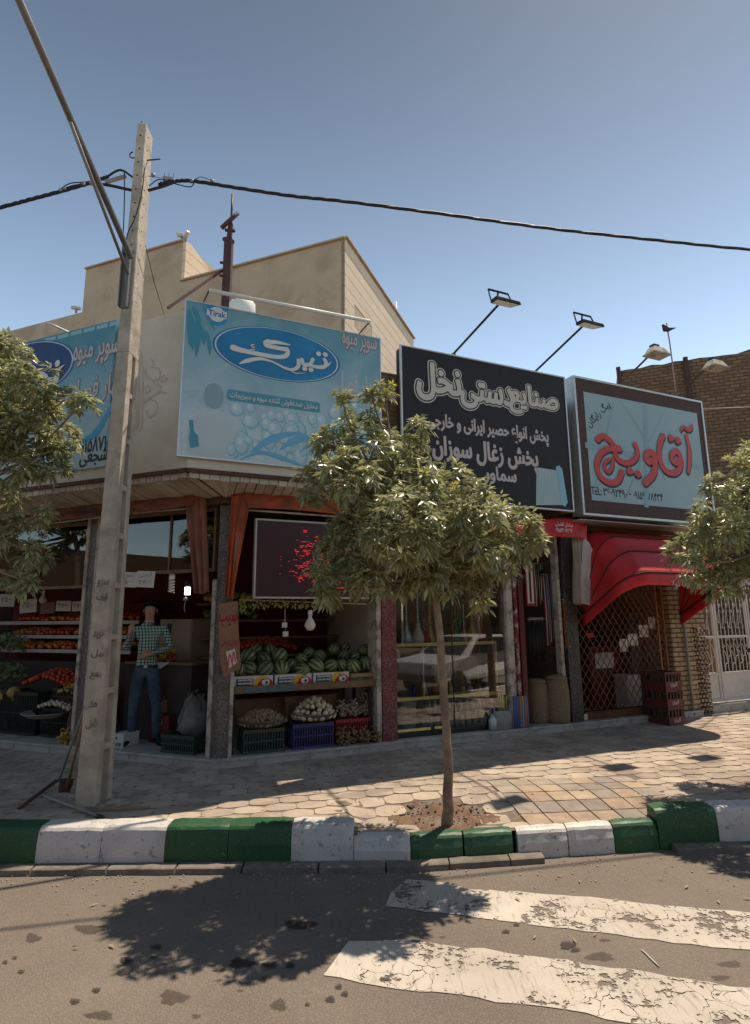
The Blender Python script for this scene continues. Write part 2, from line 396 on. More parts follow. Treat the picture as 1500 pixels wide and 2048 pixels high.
STONE = M('kerb_stone', (0.20, 0.17, 0.14), 0.9, 0.3, 12, 0.5, dirt=(0.07, 0.06, 0.05))
PAVER = M('grey_paver', (0.42, 0.34, 0.27), 0.85, 0.16, 5, 0.35, dirt=(0.16, 0.125, 0.10), dirt_amt=0.55, dscale=1.7, island=0.24)
TILE_A = M('grey_tile', (0.30, 0.255, 0.21), 0.85, 0.2, 8, 0.3, island=0.35); TILE_B = M('tan_tile', (0.37, 0.275, 0.20), 0.85, 0.2, 8, 0.3, island=0.3)
GROUT = M('sandy_joint', (0.19, 0.15, 0.12), 0.95, 0.3, 20, 0.4)
SOIL = M('dry_soil', (0.19, 0.12, 0.08), 0.95, 0.3, 14, 0.9, dirt=(0.11, 0.07, 0.05))
MARBLE = M('stained_marble', (0.42, 0.39, 0.35), 0.55, 0.12, 4, 0.1, dirt=(0.2, 0.17, 0.14), dirt_amt=0.6, dscale=5)
CREAM = M('cream_sheet_metal', (0.60, 0.53, 0.42), 0.55, 0.05, 2.5, 0.03, dirt=(0.36, 0.25, 0.16), dirt_amt=0.25, dscale=1.5)
SOFF = M('soffit_slat', (0.48, 0.42, 0.34), 0.7, 0.12, 6, 0.1, dirt=(0.25, 0.18, 0.12), island=0.25)
DARKM = M('dark_metal', (0.035, 0.028, 0.025), 0.6, 0.3, 12, 0.1, metal=0.3)
ALU = M('aluminium_frame', (0.55, 0.55, 0.54), 0.4, 0.1, 8, 0.05, metal=0.6)
TIMB = M('old_timber', (0.20, 0.12, 0.07), 0.8, 0.3, 14, 0.4)
PLAST = M('interior_plaster', (0.30, 0.22, 0.165), 0.9, 0.15, 3, 0.1, dirt=(0.12, 0.08, 0.06))
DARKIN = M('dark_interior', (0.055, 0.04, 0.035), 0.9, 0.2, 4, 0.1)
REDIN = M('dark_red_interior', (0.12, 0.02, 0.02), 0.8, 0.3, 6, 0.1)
CONC = M('pole_concrete', (0.47, 0.40, 0.32), 0.9, 0.14, 9, 0.5, dirt=(0.24, 0.2, 0.16), dirt_amt=0.5, dscale=4)
def mosaic(name, a, b2, sc=85):
    m, t, b, pos, g = base_mat(name)
    vo = t.new('TexVoronoi'); t.l.new(pos, vo.inputs['Vector']); vo.inputs['Scale'].default_value = sc
    sx = t.new('SeparateColor'); t.l.new(vo.outputs['Color'], sx.inputs[0])
    c = t.mix(t.ramp(sx.outputs[0], 0.62, 0.7), a, b2); c = t.mix(t.math('MULTIPLY', t.ramp(t.noise(pos, 6, 6, 0.7), 0.5, 0.65), 0.5), c, tuple(v*0.5 for v in a))
    t.l.new(c, b.inputs['Base Color']); b.inputs['Roughness'].default_value = 0.5
    bp = t.new('Bump'); bp.inputs['Strength'].default_value = 0.4; bp.inputs['Distance'].default_value = 0.004; t.l.new(sx.outputs[0], bp.inputs['Height']); t.l.new(bp.outputs[0], b.inputs['Normal']); return m
MOSG = mosaic('grey_terrazzo', (0.085, 0.07, 0.062), (0.24, 0.21, 0.185), 130); MOSR = mosaic('red_terrazzo', (0.13, 0.014, 0.014), (0.27, 0.12, 0.11), 110)
WORN = M('worn_cream_paint', (0.48, 0.42, 0.35), 0.7, 0.15, 6, 0.2, dirt=(0.16, 0.11, 0.08), dirt_amt=0.8, dscale=7)
RUST = M('rusty_brown_steel', (0.10, 0.045, 0.03), 0.75, 0.35, 10, 0.3)

# ------------------------------------------------------------------ road
mb = MB(); mb.box(X, -60, 60, -4.9, 60, -0.3, 0.0)
mb.v = [(p[0], p[1], p[2]) for p in mb.v]
# the road is one sheet from behind the camera to the kerb; land beyond is a second sheet
road = MB(); road.grid(lambda a, b: np.array([-60+120*a, -60+65.2*b, 0.0]), 2, 2, False); struct(road.build('road', ASPH, loc=(0, 0, 0)))
land = MB(); land.grid(lambda a, b: np.array([-300+600*a, 5.3+300*b, 0.16]), 2, 2, False); struct(land.build('ground', GROUT, loc=(0, 0, 0)))
far = MB(); far.grid(lambda a, b: np.array([-300+600*a, -300+640*b, -0.06]), 2, 2, False); struct(far.build('terrain', STONE, loc=(0, 0, 0)))
def sheet_px(mb, pts, z, jag=0.012, step=0.09):
    q = [G(x, y, z) for x, y in pts]; out = []
    for i, a in enumerate(q):
        b = q[(i+1) % len(q)]; n = max(1, int(np.linalg.norm(b-a)/step))
        for k in range(n):
            p = a+(b-a)*k/n; out.append((p[0]+random.uniform(-jag, jag), p[1]+random.uniform(-jag, jag), z))
    mb.add(out, [tuple(range(len(out)))])
zb = MB()
sheet_px(zb, [(815, 1757), (870, 1762), (950, 1778), (1150, 1791), (1350, 1812), (1500, 1825), (1720, 1846), (1720, 1925), (1500, 1900), (1350, 1885), (1170, 1862), (1000, 1840), (850, 1822), (768, 1813), (785, 1785)], 0.004)
sheet_px(zb, [(700, 1880), (830, 1879), (900, 1890), (1100, 1915), (1300, 1946), (1500, 1978), (1800, 2030), (1800, 2190), (1300, 2052), (1130, 2020), (950, 1995), (760, 1972), (648, 1950)], 0.004)
struct(zb.build('zebra_crossing', PAINT, loc=(0, 0, 0)))
def stain(name, col, op):
    m, t, b, pos, g = base_mat(name); b.inputs['Base Color'].default_value = (*col, 1); b.inputs['Roughness'].default_value = .7
    n = t.noise(pos, 38, 4, .7); tr = t.new('BsdfTransparent'); mx = t.new('MixShader'); at = t.new('Attribute'); at.attribute_name = 'tone'
    f = t.math('MULTIPLY', t.ramp(at.outputs['Fac'], .05, .6), t.math('MULTIPLY_ADD', n, .5, op-.25)); t.l.new(f, mx.inputs[0]); t.l.new(tr.outputs[0], mx.inputs[1]); t.l.new(b.outputs[0], mx.inputs[2]); t.l.new(mx.outputs[0], t.n['Material Output'].inputs['Surface']); return m
OIL = stain('oil_stain', (0.03, 0.022, 0.018), .72); OIL2 = stain('faint_stain', (0.05, 0.035, 0.025), .42)
for nm, mt, lst in (('oil_stains', OIL, [(252, 1921, 24, 17), (244, 1945, 20, 9), (312, 1893, 26, 10), (308, 1914, 20, 6), (193, 1979, 18, 10), (150, 2001, 22, 10), (482, 1925, 55, 22), (540, 1929, 32, 14), (580, 1930, 20, 14), (530, 1955, 12, 7), (678, 1972, 15, 10), (690, 1986, 16, 10), (661, 1997, 20, 13), (615, 2007, 12, 6), (43, 1942, 14, 6), (30, 1914, 12, 5), (11, 1923, 12, 6), (1135, 1889, 34, 16), (1150, 1898, 20, 10), (440, 1938, 20, 6), (1033, 1848, 14, 6), (1012, 1862, 18, 7), (600, 1848, 70, 18), (430, 1938, 12, 5), (768, 1958, 20, 10)]),
                    ('faint_road_stains', OIL2, [(180, 1858, 66, 20), (66, 1876, 34, 20), (346, 1995, 60, 32), (570, 1957, 26, 14), (558, 2010, 34, 26), (150, 1893, 12, 6), (208, 1811, 12, 4), (1200, 1913, 60, 20), (1460, 1928, 50, 14), (1440, 1955, 40, 12), (200, 2030, 60, 20), (392, 2032, 20, 10), (480, 1981, 14, 6), (885, 1874, 14, 5), (1210, 1880, 26, 7)])):
    sm_ = MB()
    for x, y, wx, wy in lst:
        n = 26; pts = []; ph = random.uniform(0, 6)
        for k in range(n):
            a = 2*PI*k/n; r = 1+0.16*math.sin(3*a+ph)+0.1*math.sin(7*a+ph*2)+random.uniform(-0.09, 0.09)
            pts.append(G(x+wx/2*r*math.cos(a), y+wy/2*r*math.sin(a), 0.0025 if nm[0] == 'f' else 0.0075))
        c_ = G(x, y, pts[0][2]); k0 = len(sm_.v); sm_.cols = (sm_.cols or [])+[(0, 0, 0, 1)]*n+[(1, 1, 1, 1)]*(n+1)
        sm_.add(pts+[c_+(p-c_)*.72 for p in pts]+[c_], [(k, (k+1) % n, n+(k+1) % n, n+k) for k in range(n)]+[(n+k, n+(k+1) % n, 2*n) for k in range(n)])
    struct(sm_.build(nm, mt, loc=(0, 0, 0)))

# ------------------------------------------------------------------ kerb and gutter
def kerb_line(x):            # y of the kerb's road face
    return 4.74 if x < 0.2 else 4.74+0.13*(x-0.2) if x < 2.4 else 5.026+.05*(x-2.4)
kw, kg = MB(), MB()
def kerb_block(px0, px1, col, h, y_px=1716):
    x0, x1 = AT(px0, 1690, 4.80 if px0 < 1000 else 4.95)[0], AT(px1, 1690, 4.80 if px0 < 1000 else 4.95)[0]
    mb = kg if col == 'g' else kw
    dep = 0.20 if h > 0.24 else 0.12
    n = 8; prof = [(0.0, -0.02), (0.004, h*0.55), (0.018, h-0.05)] + [(0.018+0.045*(1-math.cos(a)), h-0.05+0.05*math.sin(a)) for a in (0.5, 1.0, PI/2)] + [(dep, h+0.004), (dep, -0.02)]
    K = max(2, int((x1-x0)/0.06)); vs = []
    for i in range(K+1):
        x = x0+(x1-x0)*i/K; e = 0.012 if i in (0, K) else 0.0
        for q, (dy, z) in enumerate(prof):
            j = random.uniform(-0.0025, 0.0025)
            vs.append((x, kerb_line(x)+dy+j+(e if q < 6 else 0), z+j-(e*0.6 if 2 <= q <= 6 else 0)))
    P = len(prof)
    mb.add(vs, [(i*P+q, (i+1)*P+q, (i+1)*P+q+1, i*P+q+1) for i in range(K) for q in range(P-1)] + [tuple(range(P-1, -1, -1)), tuple(K*P+q for q in range(P))], False)
blocks = [(-700, -420, 'w', 0.29), (-419, -170, 'g', 0.29), (-169, 78, 'g', 0.29), (79, 206, 'w', 0.29), (207, 333, 'w', 0.29), (334, 458, 'g', 0.29), (459, 583, 'g', 0.29), (584, 707, 'w', 0.29),
          (708, 820, 'w', 0.20), (822, 926, 'g', 0.20), (930, 1030, 'g', 0.20), (1032, 1134, 'w', 0.20), (1136, 1231, 'w', 0.205), (1233, 1326, 'g', 0.21), (1328, 1455, 'g', 0.295), (1456, 1580, 'w', 0.295), (1581, 1830, 'w', 0.295), (1831, 2100, 'g', 0.295), (2101, 2500, 'w', 0.295)]
for a, b, c, h_ in blocks: kerb_block(a, b, c, h_)
struct(kw.build('kerb_white_stones', KW, loc=(0, 0, 0))); struct(kg.build('kerb_green_stones', KG, loc=(0, 0, 0)))
gu = MB()
def gutter(pa, pb, d0=0.045):
    x0, x1 = G(pa, 1728, .04)[0], G(pb, 1728, .04)[0]; K = max(2, int((x1-x0)/0.08)); vs = []
    for i in range(K+1):
        x = x0+(x1-x0)*i/K; y = kerb_line(x); j = random.uniform(-0.006, 0.006)
        for dy, z in ((-0.105+j, -0.02), (-0.10+j, d0-0.006), (-0.088+j, d0), (-0.003, d0+0.004), (-0.003, -0.02)): vs.append((x, y+dy, z))
    gu.add(vs, [(i*5+q, (i+1)*5+q, (i+1)*5+q+1, i*5+q+1) for i in range(K) for q in range(4)] + [(4, 3, 2, 1, 0), tuple(K*5+q for q in range(5))])
for a, b in ((-700, -420), (-416, -200), (-196, 76), (80, 222), (226, 356), (360, 486), (490, 636), (640, 770), (774, 898), (901, 1024), (1027, 1098), (1394, 1560), (1564, 1800)): gutter(a, b)
struct(gu.build('gutter', STONE, loc=(0, 0, 0)))
gr_ = MB()
for k in range(420):      # loose grit along the kerb foot
    x = random.uniform(-3.4, 4.2); y = kerb_line(x)-abs(random.gauss(0.12, 0.16))-.02 if x < 1.45 else kerb_line(x)-abs(random.gauss(0.0, 0.3))-0.02
    s_ = random.uniform(0.003, 0.010); gr_.box(X, x, x+s_, -y, -y+s_*random.uniform(.6, 1.5), 0.002, 0.003+s_*0.6)
struct(gr_.build('kerb_grit', M('grit', (0.42, 0.36, 0.29), 0.9, 0.3, 60), loc=(0, 0, 0)), 'stuff')

# ------------------------------------------------------------------ pavement: real pavers
def sstep(a, b, x):
    t = min(1.0, max(0.0, (x-a)/(b-a))); return t*t*(3-2*t)
def zpav(x, y):
    d = (sstep(-.30, -.12, x))*(1-sstep(2.35, 2.75, x)); return ZS+.012-0.075*d*(1-sstep(5.0, 5.75, y))
pit = G(880, 1642, 0.19)
def in_pit(x, y): return ((x-(pit[0]+0.02))/0.40)**2+((y-(pit[1]+0.06))/0.27)**2 < 1.0
pa_ = G(972, 1571, .22); pb_ = G(1054, 1646, .19); pc_ = G(1250, 1562, .22); pd_ = G(1310, 1612, .22)
def in_patch(x, y):
    q = [pa_, pb_, G(1190, 1641, .2), pd_, pc_]; s_ = True; ins = False; n = len(q); j = n-1
    for i in range(n):
        if (q[i][1] > y) != (q[j][1] > y) and x < (q[j][0]-q[i][0])*(y-q[i][1])/(q[j][1]-q[i][1])+q[i][0]: ins = not ins
        j = i
    return ins
pv = MB(); p0 = 0.20
rows = np.arange(4.98, 14.0, p0*0.95); ri = 0
ang = math.radians(14); ca, sa = math.cos(ang), math.sin(ang)
for i in range(-52, 68):
    for j in range(-38, 70):
        lx = (i+0.5*(j % 2))*0.262; ly = j*0.190
        x = 0.5+lx*ca-ly*sa; y = 7.0+lx*sa+ly*ca
        if y < kerb_line(x)+0.10 or y > 13.5 or x < -6.5 or x > 10 or in_pit(x, y) or in_patch(x, y): continue
        if y > 9.6 and abs(x) > 0 and x < 3.5: continue
        hx = 0.131; base = [(-hx, -0.040), (-0.088, -0.062), (0, -0.126), (0.088, -0.062), (hx, -0.040), (hx, 0.040), (0.088, 0.062), (0, 0.126), (-0.088, 0.062), (-hx, 0.040)]
        base = [(-hx, -.055), (-.095, -.088), (-.04, -.098), (.04, -.098), (.095, -.088), (hx, -.055), (hx, .045), (.08, .082), (0, .100), (-.08, .082), (-hx, .045)][:11]
        base = [(bx_+random.uniform(-.004, .004), by_+random.uniform(-.004, .004)) for bx_, by_ in base]
        base = [(px_+0.012*math.sin(py_*60), py_) for px_, py_ in base]
        tz = random.uniform(-0.0018, 0.0018); tx, ty = random.uniform(-0.01, 0.01), random.uniform(-0.01, 0.01)
        top, low = [], []
        for px_, py_ in base:
            px2, py2 = px_*0.982, py_*0.98; wx = x+px2*ca-py2*sa; wy = y+px2*sa+py2*ca
            wy = max(wy, kerb_line(wx)+0.125)
            z = zpav(wx, wy)+tz+tx*px_+ty*py_; top.append((wx, wy, z))
            low.append((x+px_*0.985*ca-py_*0.985*sa, max(kerb_line(wx)+0.13, y+px_*0.985*sa+py_*0.985*ca), z-0.010))
        n = len(base); pv.add(top+low, [tuple(range(n))]+[(k, n+k, n+(k+1) % n, (k+1) % n) for k in range(n)])
struct(pv.build('pavement', PAVER, loc=(0, 0, 0)))
ta, tb = MB(), MB()
e1 = (pb_-pa_); L1 = np.linalg.norm(e1); e1 /= L1; e2 = (pc_-pa_); e2 /= np.linalg.norm(e2)
ts = 0.205
for a in range(0, 7):
    for b in range(0, 8):
        c0 = pa_+e1*ts*a+e2*ts*b; cc = c0+e1*ts/2+e2*ts/2
        if cc[1] < kerb_line(cc[0])+0.2 or b > 6.5: continue
        tgt = tb if random.random() < 0.34 else ta; q = []
        for da, db in ((0.03, 0.03), (0.97, 0.03), (0.97, 0.97), (0.03, 0.97)):
            p = c0+e1*ts*da+e2*ts*db; q.append((p[0], max(p[1], kerb_line(p[0])+0.14), zpav(p[0], p[1])+0.006+random.uniform(-0.002, 0.002)))
        tgt.add(q+[(x, y, z-0.02) for x, y, z in q], [(3, 2, 1, 0), (0, 1, 5, 4), (1, 2, 6, 5), (2, 3, 7, 6), (3, 0, 4, 7)])
struct(ta.build('pavement_grey_tiles', TILE_A, loc=(0, 0, 0))); struct(tb.build('pavement_tan_tiles', TILE_B, loc=(0, 0, 0)))
bs = MB(); bs.grid(lambda a, b: (lambda x, y: np.array([x, y, zpav(x, y)-0.005-(0.02 if in_pit(x, y) else 0)]))(-8+22*a, kerb_line(-8+22*a)+0.08+9.5*b), 220, 90)
struct(bs.build('pavement_base', GROUT, loc=(0, 0, 0)))
hl = MB()
def pitz(a, b):
    x = pit[0]+0.02+0.50*(2*a-1); y = pit[1]+0.07+0.33*(2*b-1); y = max(y, kerb_line(x)+0.125)
    r = math.hypot(2*a-1, 2*b-1); z = zpav(x, y)-0.012-0.03*max(0, 1-r)+(0.022*math.sin(9*a+3)*math.sin(11*b)+random.uniform(-0.01, 0.014))*(1 if r < 0.9 else 0.35) - (0.03 if r > 1.0 else 0)
    return np.array([x, y, z+0.008])
hl.grid(pitz, 44, 30); struct(hl.build('soil', SOIL, loc=(0, 0, 0)))
cl = MB()
for k in range(190):
    a = random.uniform(0, 2*PI); r = random.random()**0.6; x = pit[0]+0.05+0.47*r*math.cos(a); y = max(kerb_line(0)+0.17, pit[1]+0.07+0.3*r*math.sin(a)); s_ = random.uniform(0.004, 0.014)
    cl.ball((x, y, zpav(x, y)-0.006), s_, 6, 4, (1, 1, .7), 0.3)
struct(cl.build('soil_clods', SOIL, loc=(0, 0, 0)), 'stuff')
dead = MB()
for k in range(160):      # dry leaves and straw lying on pavement and road
    if random.random() < 0.6: x, y = random.uniform(-3, 3.5), random.uniform(5.2, 6.5); z = zpav(x, y)+0.006
    else: x, y = random.uniform(-2, 3), random.uniform(3.6, 4.6); z = 0.01
    a = random.uniform(0, PI); l_ = random.uniform(0.01, 0.035); dx, dy = l_*math.cos(a), l_*math.sin(a)
    dead.add([(x-dx, y-dy, z), (x-dy*.25, y+dx*.25, z+.004), (x+dx, y+dy, z), (x+dy*.25, y-dx*.25, z+.002)], [(0, 1, 2, 3)])
struct(dead.build('leaf_litter', M('dry_leaf', (0.36, 0.27, 0.13), 0.8, 0.3, 40), loc=(0, 0, 0)), 'stuff')
st = MB(); a = G(1283, 1899, .006); b = G(1318, 1933, .006); st.tube([a, b], 0.004, 8)
tag(st.build('drinking_straw', M('straw_plastic', (0.6, 0.62, 0.55), 0.4, .05)), 'thin white drinking straw lying on the asphalt between the zebra stripes', 'straw')

# ------------------------------------------------------------------ the shop building
B = thing('shop_building', 'low corner shop building with cream fascia, marble plinth and terrazzo pillars', 'building', CORNER)
def footprint(w_off, z0, z1, mat, name, par=B, uR=7.62, uL=7.5, depth=3.2, bevel=0):
    """closed slab following both fronts; w_off moves the front edges outwards"""
    cr = corner_pt(w_off, w_off); a = R.P(uR, w_off, 0); b = R.P(uR, -depth, 0); c = corner_pt(-depth, -depth); d = L.P(uL, -depth, 0); e = L.P(uL, w_off, 0)
    q = [cr, a, b, c, d, e]; mb = MB(); n = 6
    mb.add([(p[0], p[1], z0) for p in q]+[(p[0], p[1], z1) for p in q], [tuple(range(n-1, -1, -1)), tuple(range(n, 2*n))]+[(i, (i+1) % n, n+(i+1) % n, n+i) for i in range(n)])
    return mb.build(name, mat, par, bevel=bevel)
def corner_pt(wr, wl):
    """plan point lying wr out of the right front and wl out of the left front"""
    A = np.array([[R.n[0], R.n[1]], [L.n[0], L.n[1]]]); d = np.linalg.solve(A, [wr, wl]); return np.array([CORNER[0]+d[0], CORNER[1]+d[1], 0.0])
footprint(-0.012, 0.1, ZP-0.03, MARBLE, 'plinth')
footprint(0.0, ZP-0.03, ZP, MARBLE, 'plinth_slab', bevel=0.004)
jn = MB()
for u in np.arange(0.45, 7.5, 0.62): jn.box(R, u, u+0.006, -0.02, -0.009, 0.12, ZP-0.031)
for u in np.arange(0.55, 7.4, 0.62): jn.box(L, u, u+0.006, -0.02, -0.009, 0.12, ZP-0.031)
jn.build('plinth_joint', GROUT, B)
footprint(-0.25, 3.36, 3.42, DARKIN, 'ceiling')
footprint(-0.16, 4.72, 4.80, CONC, 'roof')
BRK = brick_mat('tan_brick_upper', R, (0.34, 0.23, 0.15), (0.24, 0.15, 0.10), (0.12, 0.10, 0.08))
BRKL = brick_mat('tan_brick_upper_left', L, (0.34, 0.23, 0.15), (0.24, 0.15, 0.10), (0.12, 0.10, 0.08))
mb = MB(); mb.box(R, -0.02, 7.62, -0.16, -0.02, 3.42, 5.16); mb.build('upper_wall', BRK, B)
mb = MB(); mb.box(L, 0.05, 7.5, -0.16, -0.02, 3.42, 5.16); mb.build('upper_wall', BRKL, B)
mb = MB(); mb.box(R, -0.02, 7.62, -0.17, 0.01, 3.17, 3.415); mb.build('lintel_beam', RUST, B)
mb = MB(); mb.box(L, -0.02, 7.5, -0.17, 0.01, 3.17, 3.415); mb.build('lintel_beam', RUST, B)
# back walls and partitions
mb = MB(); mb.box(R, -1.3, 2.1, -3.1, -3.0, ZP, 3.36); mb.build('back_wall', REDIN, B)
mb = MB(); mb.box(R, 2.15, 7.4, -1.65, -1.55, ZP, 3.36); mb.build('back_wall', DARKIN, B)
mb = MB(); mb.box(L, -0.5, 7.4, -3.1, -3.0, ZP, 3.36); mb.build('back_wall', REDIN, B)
mb = MB(); mb.box(R, 2.03, 2.09, -3.05, -0.32, ZP, 3.36); mb.build('partition_wall', M('cream_partition', (0.46, 0.39, 0.31), 0.8, 0.08, 3), B)
for u in (4.16, 5.10, 7.12): 
    mb = MB(); mb.box(R, u, u+0.06, -1.6, -0.3, ZP, 3.36); mb.build('partition_wall', PLAST, B)
mb = MB(); mb.box(L, 7.3, 7.4, -3.0, -0.1, ZP, 3.36); mb.build('partition_wall', PLAST, B)
# pillars
def pillar(fr, u0, u1, w0, w1, z0, z1, mat, label=None, name='pillar', bevel=0.006):
    mb = MB(); mb.box(fr, u0, u1, w0, w1, z0, z1); o = mb.build(name, mat, B, bevel=bevel)
    if label: o['label'] = label
    return o
cp = corner_pt(-0.28, -0.28)
mb = MB(); q = 10
vs = []
for z in (ZP, 3.17):
    for uu, ww in ((0.15, 0), (0.15, -0.26)): vs.append(R.P(uu, ww-0.06, z))
    for uu, ww in ((0.10, -0.26), (0.10, 0)): vs.append(L.P(uu, ww-0.06, z))
    vs.append(corner_pt(-0.06, -0.06)+np.array([0, 0, z]))
mb.add(vs, [(0, 1, 2, 3, 4), (9, 8, 7, 6, 5)]+[(i, (i+1) % 5, 5+(i+1) % 5, 5+i) for i in range(5)]); mb.build('corner_pillar', MOSG, B, bevel=0.01)
pillar(L, 0.10, 0.155, -0.3, -0.045, ZP, 2.3, WORN, name='pillar_edging')
pillar(R, 0.15, 0.19, -0.3, -0.045, ZP, 1.3, WORN, name='pillar_edging')
pillar(R, 1.94, 2.005, -0.34, -0.055, ZP, 3.17, WORN, name='door_post')
pillar(R, 2.012, 2.215, -0.36, -0.045, ZP, 3.17, MOSR, 'red terrazzo pillar flecked with white')
pillar(R, 3.955, 4.06, -0.2, -0.08, ZP, 3.17, WORN, name='door_post')
CHIP = M('chipped_red_paint', (0.16, 0.02, 0.02), 0.6, 0.2, 8, 0.3, dirt=(0.5, 0.42, 0.36), dirt_amt=0.9, dscale=9)
pillar(R, 4.075, 4.13, -0.25, -0.06, ZP, 3.17, CHIP, name='door_post'); pillar(R, 4.15, 4.235, -0.3, -0.05, ZP, 3.17, M('dark_red_paint', (0.11, 0.012, 0.014), 0.5, 0.2, 8), name='door_post')
pillar(R, 4.985, 5.205, -0.3, -0.055, ZP, 3.17, mosaic('black_terrazzo', (0.025, 0.02, 0.018), (0.10, 0.085, 0.075), 90), 'dark terrazzo pillar', bevel=0.008)
pillar(R, 4.90, 4.955, -0.22, -0.1, ZP, 3.1, WORN, name='door_post')
for u in (1.98,): pass
pillar(L, 1.925, 1.975, -0.26, -0.05, ZP, 3.17, WORN, name='pillar_edging'); pillar(L, 1.98, 2.09, -0.28, -0.07, ZP, 3.17, MOSG); pillar(L, 2.095, 2.145, -0.26, -0.05, ZP, 3.17, WORN, name='pillar_edging')
pillar(L, 4.9, 5.15, -0.26, -0.05, ZP, 3.17, MOSG)
BRY = brick_mat('yellow_brick_pier', R, (0.50, 0.37, 0.22), (0.36, 0.25, 0.15), (0.05, 0.04, 0.035), 0.21, 0.075, 0.011, 1.0, da=0.3)
pillar(R, 7.13, 7.62, -0.32, -0.06, ZS, 3.2, BRY, 'yellow brick pier with dark joints', name='brick_pier', bevel=0)
# window bars behind the pier: openwork
# fascia box
FASW, FASL = 0.46, 0.66
def fascia(fr, u0, u1, wo, z0, z1):
    mb = MB(); mb.box(fr, u0, u1, 0.02, wo, z0, z1); return mb.build('fascia_box', CREAM, B, bevel=0.004)
fc = corner_pt(FASW, FASL)
uRc = np.dot(fc-R.o, R.d); uLc = np.dot(fc-L.o, L.d)
mb = MB(); q = [fc, R.P(1.80, FASW, 0), R.P(1.80, 0.0, 0), corner_pt(0.0, 0.0), L.P(5.4, 0.0, 0), L.P(5.4, FASL, 0)]; n = 6
mb.add([(p[0], p[1], 3.44) for p in q]+[(p[0], p[1], 5.30) for p in q], [tuple(range(n-1, -1, -1)), tuple(range(n, 2*n))]+[(i, (i+1) % n, n+(i+1) % n, n+i) for i in range(n)])
mb.build('fascia_box', CREAM, B, bevel=0.006)
mb = MB()
for fr, ua, ub, wo in ((R, uRc, 1.80, FASW), (L, uLc, 5.4, FASL)):
    mb.box(fr, ua, ub, wo-0.05, wo+0.012, 3.395, 3.436)
    mb.box(fr, ua, ub, 0.0, 0.05, 3.37, 3.41)
mb.build('fascia_rail', RUST, B)
mb = MB()
for fr, ua, ub, wo in ((R, uRc+0.03, 1.80, FASW-0.02), (L, uLc+0.03, 5.4, FASL-0.02)):
    u = ua+0.0
    while u < ub-0.02:
        u1 = min(u+0.108, ub)
        # slats hang between the fascia rail and the beam; they follow a shallow slope
        in0 = max(u, 0.0 if fr is R else 0.0)
        d = random.uniform(-0.008, 0.006)
        a0, a1 = fr.P(u, wo, 3.40+d), fr.P(u1-0.010, wo, 3.40+d)
        s0 = u+min(0, 0)+(0.0 if u > 0.02 else (0.02-u)*0.9); s1 = u1-0.010+(0.0 if u1 > 0.03 else (0.03-u1)*0.9)
        b0, b1 = fr.P(s0, 0.02, 3.25+d), fr.P(max(s1, s0+0.02), 0.02, 3.25+d)
        mb.hexa([a0, a1, b1, b0, a0+(0, 0, .012), a1+(0, 0, .012), b1+(0, 0, .012), b0+(0, 0, .012)])
        mb.hexa([fr.P(u, wo+0.0, 3.335+d), fr.P(u1-0.01, wo, 3.335+d), fr.P(u1-0.01, wo-0.02, 3.335+d), fr.P(u, wo-0.02, 3.335+d), fr.P(u, wo, 3.396), fr.P(u1-0.01, wo, 3.396), fr.P(u1-0.01, wo-0.02, 3.396), fr.P(u, wo-0.02, 3.396)])
        u += 0.108
mb.build('soffit', SOFF, B)
# ------------------------------------------------------------------ signboards
def flatm(name, col, rough=0.5, var=0.04): return M(name, col, rough, var, 3, 0.0, spec=0.3)
def blend_mat(name, fr, u0, u1, z0, z1, ca, cb, cc, sc=1.6, wave=True):
    """printed vinyl artwork: pale blues running into each other"""
    m, t, b, pos, g = base_mat(name)
    n = t.noise(pos, sc, 5, 0.6, 1.6); n2 = t.noise(pos, sc*4, 6, 0.65, 2.5)
    sep = t.new('SeparateXYZ'); t.l.new(pos, sep.inputs[0])
    hgt = t.math('DIVIDE', t.math('SUBTRACT', sep.outputs[2], z0), z1-z0)
    k = t.math('ADD', t.math('MULTIPLY', n, 0.55), t.math('MULTIPLY', hgt, 0.6))
    c = t.mix(t.ramp(k, 0.35, 0.85), ca, cb)
    low = t.math('MULTIPLY', t.ramp(t.math('SUBTRACT', 1.0, hgt), 0.52, 0.8), t.ramp(n2, 0.40, 0.62))
    c = t.mix(t.math('MULTIPLY', low, 0.8), c, cc)
    dirt = t.noise(pos, 5, 8, 0.7); c = t.mix(t.math('MULTIPLY', t.ramp(dirt, 0.55, 0.75), 0.18), c, (0.35, 0.3, 0.24))
    t.l.new(c, b.inputs['Base Color']); b.inputs['Roughness'].default_value = 0.55; b.inputs['Specular IOR Level'].default_value = 0.25; return m
NAVY = flatm('sign_navy', (0.015, 0.14, 0.32)); BLUE2 = flatm('sign_mid_blue', (0.03, 0.27, 0.50)); PALE = flatm('sign_pale_white', (0.62, 0.64, 0.63)); PINK = flatm('sign_pale_pink', (0.56, 0.47, 0.48))
GREYT = flatm('letter_grey', (0.20, 0.19, 0.19)); WHT = flatm('sign_off_white', (0.68, 0.64, 0.58)); TEAL = flatm('sign_teal', (0.09, 0.30, 0.38)); BLK = flatm('sign_black', (0.02, 0.02, 0.022)); LEAFB = flatm('sign_leaf_blue', (0.06, 0.27, 0.36)); SKYB = flatm('sign_sky_blue', (0.27, 0.5, 0.6))
def hitl(fr, w, pts): return [V3(fr.hit(x, y, w)) for x, y in pts]
